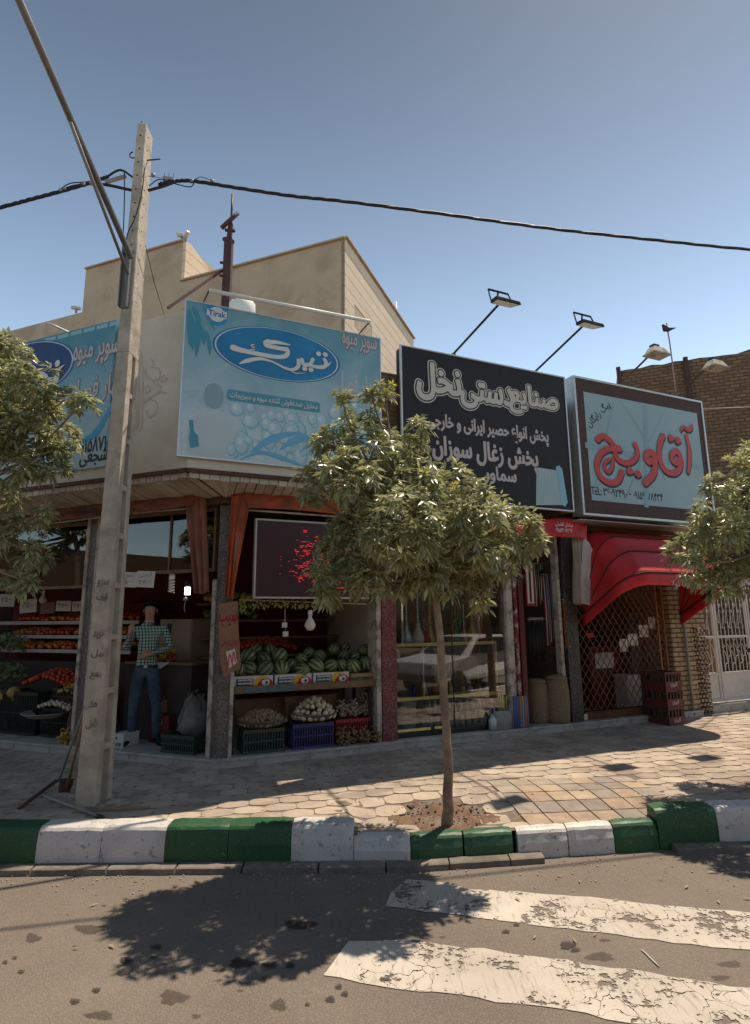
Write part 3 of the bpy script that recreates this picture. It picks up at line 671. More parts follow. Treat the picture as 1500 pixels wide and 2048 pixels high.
# --- right blue sign
w0 = FASW+0.045
sg = thing('signboard', 'pale blue signboard with fully visible oval logo and slogan strip, right of the cream corner', 'signboard', R.P(0.6, w0, 3.56))
mb = MB(); mb.box(R, -0.575, 1.772, FASW+0.004, w0, 3.56, 5.34)
ART = blend_mat('blue_sign_artwork', R, -0.6, 1.8, 3.56, 5.34, (0.48, 0.60, 0.62), (0.15, 0.33, 0.40), (0.60, 0.66, 0.66))
mb.build('panel', ART, sg)
mb = MB()
for a in ((-0.59, 1.787, 3.545, 3.562), (-0.59, 1.787, 5.338, 5.352)): mb.box(R, a[0], a[1], FASW+0.003, w0+0.006, a[2], a[3])
for a in ((-0.59, -0.575), (1.772, 1.787)): mb.box(R, a[0], a[1], FASW+0.003, w0+0.006, 3.5625, 5.3375)
mb.build('frame', ALU, sg)
def layer(name, mat, par, w, fn, **k):
    mb = MB(); fn(mb, w); return mb.build(name, mat, par, **k)
c0 = pbox(R, 440, 651, 676, 767, w0)   # oval extents
def oval(s):
    def f(mb, w):
        cu, cz = (R.hit(558, 709, w0)); mb.disc(R, (cu, cz), 0.735*s, w, 64, 0.315*s)
    return f
layer('oval_edge', NAVY, sg, w0+0.002, oval(1.03)); layer('oval_rim', PALE, sg, w0+0.004, oval(1.0)); layer('oval', M('sign_oval_blue', (0.022, 0.20, 0.40), 0.5, 0.25, 1.2, 0), sg, w0+0.006, oval(0.975))
def logo(mb, w, pts_list):
    for i, (pts, wd) in enumerate(pts_list): mb.ribbon(R, hitl(R, w0, pts), wd, w+0.0009*i)
def zq(x, y): return (340+x/3.125, 560+y/3.125)
LOGO = [([zq(395, 425), zq(440, 440), zq(540, 462), zq(650, 482), zq(715, 480), zq(735, 455), zq(728, 435)], [0.075, 0.055, 0.05, 0.055, 0.05]),
        ([zq(728, 437), zq(660, 425), zq(605, 412), zq(596, 396), zq(612, 385)], [0.05, 0.055, 0.05]), ([zq(596, 392), zq(660, 392), zq(748, 409)], [0.055, 0.05, 0.012]),
        ([zq(430, 527), zq(480, 508), zq(560, 495), zq(640, 515), zq(720, 555), zq(770, 562), zq(800, 540), zq(800, 505)], [0.006, 0.05, 0.04, 0.02, 0.03, 0.04, 0.05, 0.045]),
        ([zq(822, 500), zq(832, 528), zq(870, 532), zq(890, 500)], [0.045, 0.05, 0.045]), ([zq(870, 535), zq(920, 548), zq(962, 545), zq(972, 520), zq(962, 500)], [0.035, 0.05, 0.05, 0.045]),
        ([zq(960, 545), zq(985, 535), zq(1006, 514)], [0.04, 0.03, 0.004]), ([zq(720, 545), zq(780, 585), zq(850, 583)], [0.004, 0.014, 0.003]),
        ([zq(925, 465), zq(926, 466)], 0.062), ([zq(966, 470), zq(967, 471)], 0.062), ([zq(838, 558), zq(839, 559)], 0.062), ([zq(877, 565), zq(878, 566)], 0.062), ([zq(524, 408), zq(505, 412), zq(512, 424), zq(526, 424)], 0.012), ([zq(500, 438), zq(526, 440)], 0.011)]
layer('logo_lettering', WHT, sg, w0+0.010, lambda mb, w: logo(mb, w, LOGO))
def words(name, mat, par, fr, w, items, off=0.0):
    mb = MB()
    for k, it in enumerate(items):
        txt, x0, y0, x1, y1 = it[:5]; rot = it[5] if len(it) > 5 else 0
        put_text(mb, fr, txt, pbox(fr, x0, y0, x1, y1, w), w, off, rot)
    return mb.build(name, mat, par)
def outlined(name, par, fr, w, items, m_in, m_out, off_in, off_out):
    for nm, mt, of, dw in ((name+'_outline', m_out, off_out, 0.0), (name, m_in, off_in, 0.003)):
        mb = MB()
        for it in items:
            txt, x0, y0, x1, y1 = it[:5]; put_text(mb, fr, txt, pbox(fr, x0, y0, x1, y1, w), w+dw, of, it[5] if len(it) > 5 else 0, off0=off_in)
        mb.build(nm, mt, par)
outlined('lettering', sg, R, w0+0.003, [('سوپر میوه', 682, 698, 756, 686)], PINK, GREYT, 0.012, 0.04) if False else None
def ubox(fr, w, xc, yc, width, height):
    u, z = fr.hit(xc, yc, w); return (u-width/2, z-height/2, u+width/2, z+height/2)
def word(mbs, fr, txt, xc, yc, width, height, w, offs, rot=0, flip=False):
    bx = ubox(fr, w, xc, yc, width, height)
    for mb, of, dw in zip(mbs, offs, (0.0, 0.0030, 0.006)): put_text(mb, fr, txt, bx, w+dw, of, rot, flip=flip)
mo, mi_ = MB(), MB(); word((mo, mi_), R, 'سوپر میوه', 719, 689, 0.46, 0.24, w0+0.002, (0.05, 0.015))
mo.build('lettering_outline', GREYT, sg); mi_.build('lettering', PINK, sg)
mp_ = MB(); word((mp_,), R, 'چهار فصل', 716, 775, 0.56, 0.32, w0+0.002, (0.03,)); mp_.build('faded_lettering', flatm('faded_pink_print', (0.50, 0.50, 0.52)), sg)
def strip(mb, w):
    a = R.hit(452, 774, w0); b = R.hit(640, 827, w0); mb.plate(R, [(a[0], a[1]-0.12), (b[0], b[1]-0.0), (b[0], b[1]+0.13), (a[0], a[1]+0.015)], w)
bs0 = pbox(R, 454, 790, 640, 800, w0)
zt, zb_ = R.hit(454, 778, w0)[1], R.hit(454, 800, w0)[1]
mb = MB(); mb.plate(R, [(bs0[0]+0.02*math.cos(t)-0.0, 0) for t in ()] or [(bs0[0], zb_+.02), (bs0[0]+.02, zb_), (bs0[2]-.02, zb_), (bs0[2], zb_+.02), (bs0[2], zt-.02), (bs0[2]-.02, zt), (bs0[0]+.02, zt), (bs0[0], zt-.02)], w0+0.003); mb.build('slogan_strip', TEAL, sg)
mb = MB(); put_text(mb, R, 'محلول ضدعفونی کننده میوه و سبزیجات', (bs0[0]+0.03, zb_+0.02, bs0[2]-0.03, zt-0.018), w0+0.006, 0.012); mb.build('slogan', WHT, sg)
# badge top left
bu, bz = R.hit(434, 629, w0)
mb = MB(); mb.plate(R, [(bu-.115, bz-.06), (bu-.08, bz-.115), (bu, bz-.14), (bu+.08, bz-.115), (bu+.115, bz-.06), (bu+.12, bz+.10), (bu-.12, bz+.10)], w0+.002); mb.build('badge', BLUE2, sg)
mb = MB(); mb.disc(R, (bu, bz), 0.092, w0+.0045); mb.plate(R, [(bu-.115, bz-.03), (bu+.105, bz-.045), (bu+.11, bz+.05), (bu-.11, bz+.045)], w0+.005); mb.build('badge_disc', PALE, sg)
mb = MB(); put_text(mb, R, 'Tirak', (bu-.095, bz-.03, bu+.095, bz+.04), w0+.008, 0.01); mb.build('badge_lettering', NAVY, sg)
# leaves top left, man in white shirt, bottle, fruit shapes
mb = MB()
for x0, y0, x1, y1, wd in ((378, 618, 385, 700, .09), (396, 625, 392, 715, .07), (400, 650, 408, 690, .06), (385, 612, 400, 650, .06), (412, 660, 420, 712, .05), (376, 640, 379, 690, .05), (405, 610, 428, 660, .05)):
    mb.ribbon(R, hitl(R, w0, [(x0, y0), ((x0+x1)/2+2, (y0+y1)/2), (x1, y1)]), [0.006, wd, wd*.8, 0.004], w0+.0012+random.uniform(0, .001))
mb.build('printed_leaves', LEAFB, sg)
mb = MB(); q = hitl(R, w0, [(374, 905), (372, 868), (384, 838), (398, 824), (420, 822), (448, 824), (468, 842), (480, 872), (482, 898), (462, 905), (470, 924)]); mb.plate(R, [tuple(p) for p in q], w0+.002); mb.build('printed_shirt', flatm('printed_white_cloth', (0.50, 0.56, 0.57)), sg)
mb = MB(); a = R.hit(428, 792, w0); mb.disc(R, a, .105, w0+.0035, 24, .15); mb.build('printed_head', flatm('printed_blurred_grey', (0.26, 0.36, 0.40)), sg)
mb = MB(); q = hitl(R, w0, [(378, 840), (386, 840), (388, 862), (396, 872), (398, 893), (380, 896), (377, 874), (380, 862)]); mb.plate(R, [tuple(p) for p in q], w0+.005); mb.build('printed_bottle', TEAL, sg)
mbA, mbB, mbC = MB(), MB(), MB()
for k in range(74):
    x = random.uniform(462, 745); y = random.uniform(812, 915) + (x-470)*0.05; r = random.uniform(.045, .10); a = R.hit(x, y, w0)
    if a[1]-r*1.2 < 3.58: continue
    e = random.uniform(.7, 1.7); mbA.disc(R, a, r, w0+.0012+k*0.00006, 20, r*e); mbB.disc(R, (a[0]-r*.10, a[1]+r*.12), r*.84, w0+.00123+k*0.00006, 20, r*e*.84); mbC.disc(R, (a[0]-r*.28, a[1]+r*.3), r*.36, w0+.00126+k*0.00006, 14, r*.45)
mbA.build('printed_fruit_shadow', flatm('print_blue_shadow', (0.27, 0.46, 0.54)), sg)['kind'] = 'stuff'; mbB.build('printed_fruit', flatm('printed_pale_fruit', (0.44, 0.58, 0.62)), sg)['kind'] = 'stuff'; mbC.build('printed_fruit_highlight', flatm('print_highlight', (0.60, 0.66, 0.66)), sg)['kind'] = 'stuff'
mb = MB()
for pts, wd in (([(500, 905), (540, 880), (590, 868), (640, 885), (700, 860)], [.01, .09, .05, .1, .02]), ([(560, 900), (590, 880), (620, 882), (600, 905)], [.02, .08, .06, .01]), ([(640, 925), (690, 890), (755, 880)], [.02, .12, .05]), ([(480, 920), (520, 905), (560, 915), (600, 930)], [.01, .04, .05, .02])):
    mb.ribbon(R, hitl(R, w0, pts), wd, w0+.0052+random.uniform(0, .0005), cap=False)
mb.build('printed_water', flatm('print_light_water', (0.16, 0.42, 0.58)), sg)
# --- left blue sign
wl = FASL+0.04
sl = thing('signboard', 'pale blue signboard with black phone number, half hidden by the concrete pole and left tree', 'signboard', L.P(2.4, wl, 3.56))
uA = L.hit(236, 700, wl)[0]
mb = MB(); mb.box(L, 1.13, 4.6, FASL+.004, wl, 3.565, 5.36); mb.build('panel', blend_mat('blue_sign_artwork_left', L, 1, 4.6, 3.56, 5.36, (0.40, 0.52, 0.56), (0.09, 0.26, 0.34), (0.5, 0.6, 0.62), 1.1), sl)
mo, mi_ = MB(), MB()
def lword(txt, xc, yc, wd, ht, of=(0.05, 0.015), rot=0): word((mo, mi_), L, txt, xc, yc, wd, ht, wl+.002, of, rot)
lword('سوپر میوه', 192, 707, 0.72, 0.30); lword('چهار فصل', 196, 780, 0.86, 0.36)
mo.build('lettering_outline', GREYT, sl); mi_.build('lettering', PINK, sl)
cu, cz = L.hit(52, 742, wl)
for s_, mt, dw in ((1.04, NAVY, .002), (1.0, PALE, .004), (.975, M('sign_oval_navy', (0.012, 0.05, 0.16), 0.5, 0.2, 2, 0), .006)):
    mb = MB(); mb.disc(L, (cu, cz), .80*s_, wl+dw, 64, .37*s_); mb.build('oval', mt, sl)
mb = MB()
for i, (pts, wd) in enumerate([([(100, 732), (101, 733)], .085), ([(116, 727), (117, 728)], .085), ([(96, 756), (104, 762), (114, 758), (118, 742), (131, 730)], [.03, .09, .10, .06, .005]), ([(70, 752), (84, 748), (96, 754)], [.07, .06, .04]), ([(40, 745), (62, 768), (92, 766)], [.05, .06, .03])]):
    mb.ribbon(L, hitl(L, wl, pts), wd, wl+.009+i*.0009)
mb.build('logo_lettering', WHT, sl)
mb = MB(); bx = ubox(L, wl, 200, 887, 0.78, 0.17); put_text(mb, L, '۰۹۱۵۸۷۱۰۵۱۲', (L.hit(246, 880, wl)[0], bx[1], L.hit(155, 897, wl)[0], bx[3]), wl+.003, .018)
bx = ubox(L, wl, 190, 913, 0.46, 0.22); put_text(mb, L, 'اشجعی', bx, wl+.003, .022); mb.build('phone_number', BLK, sl)
mb = MB()
for pts, wd in (([(130, 868), (165, 880), (195, 862), (228, 800)], [.01, .07, .10, .02]), ([(60, 880), (120, 900), (170, 888)], [.02, .07, .01])):
    mb.ribbon(L, hitl(L, wl, pts), wd, wl+.0018, cap=False)
mb.build('printed_water', flatm('print_water', (0.08, 0.34, 0.55)), sl)
mb = MB()
for i in range(6):
    x0 = 90+i*26; a, b = L.hit(x0, 678-i*6.5, wl), L.hit(x0+22, 674-i*6.5-2, wl); mb.plate(L, [(a[0], a[1]-.0), (b[0], b[1]), (b[0], b[1]-.05), (a[0], a[1]-.05)], wl+.0015)
mb.build('printed_light_bar', SKYB, sl)
mb = MB()
for pts, wd in (([(68, 958), (78, 935)], [.05, .10]), ([(52, 955), (60, 938)], [.02, .12])): mb.ribbon(L, hitl(L, wl, pts), wd, wl+.0015, cap=False)
mb.build('printed_leaves', LEAFB, sl)
# faded pink ornament painted on the cream corner panel
orn = MB(); wf = FASL+.0015
for pts, wd in (([(270, 708), (284, 712), (284, 850), (270, 855)], .012), ([(266, 712), (275, 720), (275, 845), (266, 850)], .05),
                ([(300, 716), (308, 728), (302, 734), (318, 738), (318, 758), (300, 760), (290, 748), (292, 738)], .014), ([(290, 746), (308, 765), (322, 776), (306, 792), (288, 804)], .022),
                ([(284, 818), (286, 806), (300, 800), (314, 806), (312, 824), (298, 836), (292, 820)], .014), ([(322, 762), (326, 752), (334, 758), (324, 764)], .02), ([(310, 790), (322, 784), (332, 786)], .02), ([(288, 780), (296, 772), (300, 780), (292, 786)], .025)):
    orn.ribbon(L, hitl(L, wf, pts), wd, wf+random.uniform(0, .001))
orn.build('painted_ornament', M('faded_pink_paint', (0.54, 0.40, 0.36), 0.7, 0.1, 8, 0), B)

# --- black sign
wk = 0.40
bk = thing('signboard', 'black signboard with outlined cream lettering and a picture of a rolled blind', 'signboard', R.P(3.4, wk, 3.35))
zb0, zb1 = 3.345, 5.365; ub0, ub1 = 2.135, (R.hit(1137, 772, 0.40)[0]+R.hit(1140, 1018, .40)[0])/2-.02
BLKP = M('black_vinyl', (0.026, 0.023, 0.024), 0.62, 0.12, 2, 0.0, spec=0.3)
mb = MB(); mb.box(R, ub0, ub1, wk-.16, wk, zb0, zb1); mb.build('panel', BLKP, bk)
def sframe(fr, par, u0, u1, z0, z1, wA, wB, t, mat=ALU):
    mb = MB(); mb.box(fr, u0-t, u1+t, wA, wB, z0-t, z0); mb.box(fr, u0-t, u1+t, wA, wB, z1, z1+t); mb.box(fr, u0-t, u0, wA, wB, z0+.0005, z1-.0005); mb.box(fr, u1, u1+t, wA, wB, z0+.0005, z1-.0005)
    return mb.build('frame', mat, par, bevel=.003)
sframe(R, bk, ub0, ub1, zb0, zb1, wk-.025, wk+.012, .022)
CRM = flatm('lettering_cream', (0.60, 0.54, 0.46)); PNK = flatm('lettering_pinkish', (0.56, 0.46, 0.42))
m1, m2, m3 = MB(), MB(), MB()
def kword(txt, xc, yc, wd, ht, rot=0): word((m1, m2, m3), R, txt, xc, yc, wd, ht, wk+.003, (0.105, 0.070, 0.034), rot)
kword('نخل', 878, 766, 0.66, 0.52); kword('دستی', 975, 795, 0.86, 0.38); kword('صنایع', 1068, 803, 0.86, 0.44)
m1.build('lettering_outline', CRM, bk); m2.build('lettering_gap', BLKP, bk); m3.build('lettering', CRM, bk)
m1 = MB()
for txt, xc, yc, wd, ht in (('پخش انواع حصیر ایرانی و خارجی', 982, 862, 1.98, 0.27), ('پخش زغال سوزان', 975, 910, 1.70, 0.36), ('سماور', 1001, 952, 0.52, 0.24)):
    put_text(m1, R, txt, ubox(R, wk, xc, yc, wd, ht), wk+.003, .034)
m1.build('small_lettering', PNK, bk)
mb = MB(); q = hitl(R, wk, [(1073, 935), (1115, 941), (1128, 1010), (1072, 1010)]); mb.plate(R, [tuple(p) for p in q], wk+.002)
mb.build('printed_blind', flatm('blind_pale', (0.50, 0.60, 0.58)), bk)
mb = MB(); q = hitl(R, wk, [(1111, 934), (1118, 931), (1124, 938), (1135, 1005), (1130, 1014), (1122, 1008)]); mb.plate(R, [tuple(p) for p in q], wk+.004); mb.build('printed_blind_roll', SKYB, bk)
mb = MB()
for k in range(16):
    a = R.hit(1074+k*2.8, 937+k*.3, wk); b = R.hit(1074+k*3.2, 1009, wk); mb.plate(R, [(a[0]-.003, a[1]), (a[0]+.004, a[1]), (b[0]+.004, b[1]), (b[0]-.003, b[1])], wk+.0055)
mb.build('printed_blind_lines', flatm('blind_line_grey', (0.30, 0.42, 0.44)), bk)

# --- red-lettered sign
wr = 0.40; ur0, ur1, zr0, zr1 = 5.06, R.hit(1405, 826, .40)[0]-.03, 3.325, 5.41
rs = thing('signboard', 'light blue signboard with a brown border and large red looping letters, rightmost of the row', 'signboard', R.P(6.5, wr, zr0))
BRN = M('brown_woven_border', (0.085, 0.045, 0.04), 0.7, 0.35, 30, 0.1)
mb = MB(); mb.box(R, ur0, ur1, wr-.2, wr, zr0, zr1); mb.build('panel', BRN, rs)
sframe(R, rs, ur0, ur1, zr0, zr1, wr-.21, wr+.015, .035)
q = hitl(R, wr, [(1166, 781), (1397, 843), (1402, 1024), (1172, 998)]); iu0, iz0, iu1, iz1 = ur0+.155, zr0+.20, ur1-.12, zr1-.20
mb = MB(); mb.box(R, iu0, iu1, wr+.0005, wr+.004, iz0, iz1); mb.build('inner_panel', M('pale_blue_vinyl', (0.31, 0.42, 0.44), 0.45, 0.06, 1.5, 0), rs)
mb = MB()
for pts, wd in (([(1228, 800), (1210, 880), (1188, 985)], .02), ([(1240, 800), (1285, 870), (1330, 960)], .02), ([(1330, 820), (1290, 900), (1250, 1000)], .02), ([(1290, 812), (1292, 900), (1292, 1015)], .09), ([(1170, 890), (1290, 915), (1400, 935)], .09)):
    mb.ribbon(R, hitl(R, wr, pts), wd, wr+.005+random.uniform(0, .0004), cap=False)
mb.build('printed_faint_lines', M('faint_blue_print', (0.25, 0.37, 0.41), 0.45, 0.06, 1.5, 0), rs)
def z4(x, y): return (1100+x/3.4125, 620+y/3.4125)
RED_L = [([z4(320, 885), z4(355, 862), z4(400, 890), z4(440, 935), z4(475, 950), z4(440, 950), z4(385, 950), z4(335, 990), z4(315, 1060), z4(340, 1140), z4(405, 1180), z4(460, 1165), z4(485, 1105)], .095),
         ([z4(425, 1015), z4(420, 1070), z4(395, 1105), z4(368, 1085), z4(368, 1045), z4(395, 1020)], .062), ([z4(440, 985), z4(470, 1030), z4(530, 1045), z4(580, 1010), z4(590, 960), z4(575, 920)], .09),
         ([z4(700, 1030), z4(668, 1035), z4(650, 1005), z4(668, 975), z4(700, 985), z4(712, 1040), z4(700, 1120), z4(645, 1180)], .115),
         ([z4(765, 860), z4(742, 930), z4(745, 1020), z4(780, 1095), z4(840, 1115), z4(880, 1080), z4(885, 1010), z4(860, 965), z4(828, 985), z4(828, 1025), z4(855, 1045), z4(880, 1030)], .10),
         ([z4(925, 860), z4(945, 950), z4(945, 1040), z4(935, 1110)], [.07, .09, .09, .05]), ([z4(885, 825), z4(905, 800), z4(930, 818), z4(955, 812), z4(962, 785)], [.03, .075, .075, .03]),
         ([z4(810, 885), z4(815, 862), z4(830, 880), z4(812, 888)], .065), ([z4(856, 900), z4(862, 878), z4(878, 895), z4(860, 904)], .065), ([z4(525, 1105), z4(535, 1085), z4(550, 1105), z4(530, 1112)], .065), ([z4(580, 1125), z4(590, 1108), z4(606, 1125), z4(588, 1132)], .065)]
SHD = flatm('letter_drop_shade', (0.045, 0.04, 0.05)); REDL = flatm('letter_red', (0.55, 0.055, 0.05), 0.4)
mb = MB()
for i, (pts, wd) in enumerate(RED_L): mb.ribbon(R, [p+(.018, -.03) for p in hitl(R, wr, pts)], wd, wr+.006+i*.0008)
mb.build('lettering_drop', SHD, rs)
mb = MB()
for i, (pts, wd) in enumerate(RED_L): mb.ribbon(R, hitl(R, wr, pts), wd, wr+.016+i*.0008)
mb.build('lettering', REDL, rs)
mb = MB(); put_text(mb, R, 'پیگ رایگان', ubox(R, wr, 1197, 829, 0.62, 0.17), wr+.006, .012, 42)
u0_, z0_ = R.hit(1182, 983, wr); u1_, z1_ = R.hit(1326, 1003, wr)
put_text(mb, R, 'TEL:', (u0_, z0_-.045, u0_+.20, z0_+.075), wr+.006, .012)
put_text(mb, R, '۳۶۰۹۲۴۹۰', (R.hit(1207, 990, wr)[0], z0_-.045, R.hit(1253, 990, wr)[0], z0_+.075), wr+.006, .012)
mb.plate(R, [(R.hit(1257, 990, wr)[0], z0_+.01), (R.hit(1262, 990, wr)[0], z0_+.01), (R.hit(1262, 990, wr)[0], z0_+.03), (R.hit(1257, 990, wr)[0], z0_+.03)], wr+.006)
put_text(mb, R, '۰۹۱۵۹۱۷۸۴۳۴', (R.hit(1266, 990, wr)[0], z0_-.045, u1_, z0_+.075), wr+.006, .012)
mb.build('small_lettering', BLK, rs)
# brackets holding the two free signs, underside boards
mb = MB()
for u in (2.3, 3.5, 4.8, 5.2, 6.5, 7.7):
    for z in (3.6, 5.1): mb.bar(R.P(u, -.02, z), R.P(u, .21, z), .03, .03)
mb.build('sign_bracket', RUST, B)
mb = MB(); mb.box(R, 4.98, 7.6, 0.0, wr-.02, 3.22, 3.235); mb.build('soffit_board', M('grey_soffit', (0.36, 0.31, 0.27), .7, .1, 3), B)
mb = MB(); mb.box(R, 4.965, 5.02, -.01, .2, 3.36, 4.5); mb.build('yellow_strip', M('yellow_sheet', (0.55, 0.36, 0.04), .6, .1, 4), B)

# --- floodlights on long arms
def floodlight(base, head, label, head_mat, kind=0):
    t = thing('floodlight', label, 'floodlight', base, 'floodlights on arms above the signs'); base, head = V3(base), V3(head)
    mb = MB(); mb.bar(base, head, .022, .022); mb.bar(base-(0, 0, .06), base+(head-base)*.06, .05, .04); mb.build('arm', DARKM if kind == 0 else RUST, t)
    d = R.n; s = R.d
    if kind == 0:
        tilt = np.array([0, 0, -0.05])
        def hp(a, b, c): return head + s*a + d*b + np.array([0, 0, c]) + tilt*(b/0.2)
        mb = MB(); prof = [(-.15, -.02), (.15, -.02), (.19, .16), (-.19, .16)]
        lo = [hp(a, b+.02, -.035) for a, b in prof]; hi = [hp(a*.93, b*.95+.02, .012) for a, b in prof]
        mb.add(lo+hi, [(0, 1, 2, 3), (7, 6, 5, 4)]+[(i, 4+i, 4+(i+1) % 4, (i+1) % 4) for i in range(4)]); mb.build('lamp_head', head_mat, t, bevel=.006)
        mb = MB(); mb.add([hp(a*.85, b*.9+.022, -.0375) for a, b in prof], [(0, 1, 2, 3)]); mb.build('lens', M('lamp_lens', (0.5, 0.52, 0.52), .25, .05, 5, 0), t)
        mb = MB(); hps = [hp(-.15, .02, 0), hp(-.17, .0, .15), hp(.13, .0, .15), hp(.17, .04, 0)]
        for a, b in zip(hps[:-1], hps[1:]): mb.bar(a, b, .022, .016)
        mb.bar(hp(-.02, 0, .15), hp(-.06, .02, .0), .02, .014); mb.build('handle', DARKM, t)
    else:
        def hp(a, b, c): return head + s*a + d*b + np.array([0, 0, c])
        mb = MB(); lo = [hp(-.17, -.06, -.08), hp(.17, -.06, -.08), hp(.17, .15, -.08), hp(-.17, .15, -.08)]; hi = [hp(-.10, -.02, .03), hp(.10, -.02, .03), hp(.10, .10, .03), hp(-.10, .10, .03)]
        mb.add(lo+hi, [(0, 1, 2, 3), (7, 6, 5, 4)]+[(i, 4+i, 4+(i+1) % 4, (i+1) % 4) for i in range(4)]); mb.build('lamp_head', head_mat, t, bevel=.006)
        mb = MB(); 
        mb.hexa([hp(-.18, -.07, -.10), hp(.18, -.07, -.10), hp(.18, .16, -.10), hp(-.18, .16, -.10), hp(-.18, -.07, -.083), hp(.18, -.07, -.083), hp(.18, .16, -.083), hp(-.18, .16, -.083)]); mb.build('lamp_rim', WORN, t)
        mb = MB(); 
        mb.hexa([hp(-.06, -.03, .032), hp(.06, -.03, .032), hp(.06, .06, .032), hp(-.06, .06, .032), hp(-.06, -.03, .09), hp(.06, -.03, .09), hp(.06, .06, .09), hp(-.06, .06, .09)]); mb.build('ballast_box', DARKM, t, bevel=.004)
def plane_hit(px, py, p, n):
    d = ray(px, py); return CO + d*(np.dot(V3(p)-CO, n)/np.dot(d, n))
for (bx_, by_), (hx, hy), lab, hm, kd in (((903, 712), (1000, 606), 'black framed floodlight on the left arm above the black sign', DARKM, 0), ((1063, 750), (1168, 650), 'black framed floodlight on the right arm above the black sign', DARKM, 0),
                                  ((1233, 776), (1308, 702), 'pale grey box floodlight seen against the sky above the red lettered sign', WORN, 1), ((1334, 801), (1425, 728), 'pale grey box floodlight in front of the brick wall, rightmost of the four', WORN, 1)):
    bp_ = R.pt(bx_, by_, 0.1); hp_ = plane_hit(hx, hy, bp_, R.d); floodlight(bp_, hp_, lab, hm, kd)
# tube lights over the blue signs
def tube_light(fr, pa, pb, w, label, feet):
    a, b = fr.pt(*pa, w), fr.pt(*pb, w); t = thing('tube_light', label, 'tube light', a)
    mb = MB(); mb.tube([a, b], .022, 10); mb.build('tube', M('white_tube', (0.7, 0.68, 0.64), .4, .05, 5, 0), t)
    for p, (fx, fy, fw) in zip((a, b), feet): mb = MB(); mb.bar(p, fr.pt(fx, fy, fw), .012, .012); mb.build('bracket', DARKM, t)
tube_light(R, (418, 581), (740, 643), FASW+.28, 'long white tube light on two brackets above the right blue sign', ((406, 606, FASW), (716, 670, FASW)))
tl = MB(); tl.tube([L.pt(96, 646, FASL+.3), L.pt(137, 664, FASL)], .014, 8); tag(tl.build('lamp_bracket', M('white_tube', (0.7, 0.68, 0.64))), 'short slanting white rod sticking up behind the left blue sign', 'rod')
# ------------------------------------------------------------------ shop fronts and goods
def pxbox(mb, fr, x0, y0, x1, y1, w, depth):
    u0, z0, u1, z1 = pbox(fr, x0, y0, x1, y1, w); mb.box(fr, u0, u1, w-depth, w, z0, z1); return (u0, z0, u1, z1)
GLASS = glass_mat('shop_glass', (0.92, 0.93, 0.92), 0.95); GLASSD = glass_mat('dusty_transom_glass', (0.35, 0.35, 0.33), 1.1)
GLD = M('yellow_gold_trim', (0.80, 0.68, 0.22), 0.35, 0.1, 8, 0, metal=0.2)
# fruit shop, right opening: LED board
t = thing('led_display', 'dark maroon LED display board in a white frame above the watermelons, red dots lit', 'display', R.pt(620, 1200, 0.02))
a0, a1 = R.hit(515, 1040, 0.02), R.hit(511, 1193, 0.02); b1 = R.hit(735, 1201, 0.02)
lu0, lu1, lz0, lz1 = a0[0], b1[0], a1[1], a0[1]
def led_mat():
    m, t_, b, pos, g = base_mat('led_panel'); uv = frame_uv(t_, pos, R)
    vo = t_.new('TexVoronoi'); vo.inputs['Randomness'].default_value = 0; vo.inputs['Scale'].default_value = 62; t_.l.new(uv, vo.inputs['Vector'])
    c = t_.mix(t_.ramp(vo.outputs['Distance'], .25, .4), (0.10, 0.022, 0.03), (0.028, 0.012, 0.015)); t_.l.new(c, b.inputs['Base Color']); b.inputs['Roughness'].default_value = .5; return m
mb = MB(); mb.box(R, lu0, lu1, -.06, .012, lz0, lz1); mb.build('panel', led_mat(), t)
sframe(R, t, lu0, lu1, lz0, lz1, -.065, .02, .022, M('white_frame', (0.5, 0.46, 0.42), .5, .1, 5, 0))
LED = M('led_lit', (0.4, 0.01, 0.01), .5, .0, 5, 0, emit=(1.0, 0.03, 0.05), es=0.7)
mb = MB(); st_ = (lz1-lz0)/52
for i in range(52):
    z = lz1-st_*(i+.5); rel = (i-26)/22
    for cx, hw, ph in ((1.02, .20, 0), (1.36, .16, 1.5), (1.62, .13, 3)):
        if abs(rel) > 1: continue
        half = hw*math.sqrt(max(0, 1-rel*rel))*(1+.25*math.sin(i*1.7+ph)); u = cx-half
        while u < cx+half:
            ln = random.choice((.008, .012, .03, .05)); 
            if random.random() < .3: mb.plate(R, [(u, z-.0035), (min(u+ln, lu1-.02), z-.0035), (min(u+ln, lu1-.02), z+.0035), (u, z+.0035)], .0145)
            u += ln+.015
for x, y in ((562, 1113), (562, 1119), (562, 1131), (560, 1148)): a = R.hit(x, y, .0145); mb.plate(R, [(a[0]-.004, a[1]-.004), (a[0]+.004, a[1]-.004), (a[0]+.004, a[1]+.004), (a[0]-.004, a[1]+.004)], .0145)
o = mb.build('lit_dots', LED, t); o['kind'] = 'stuff'
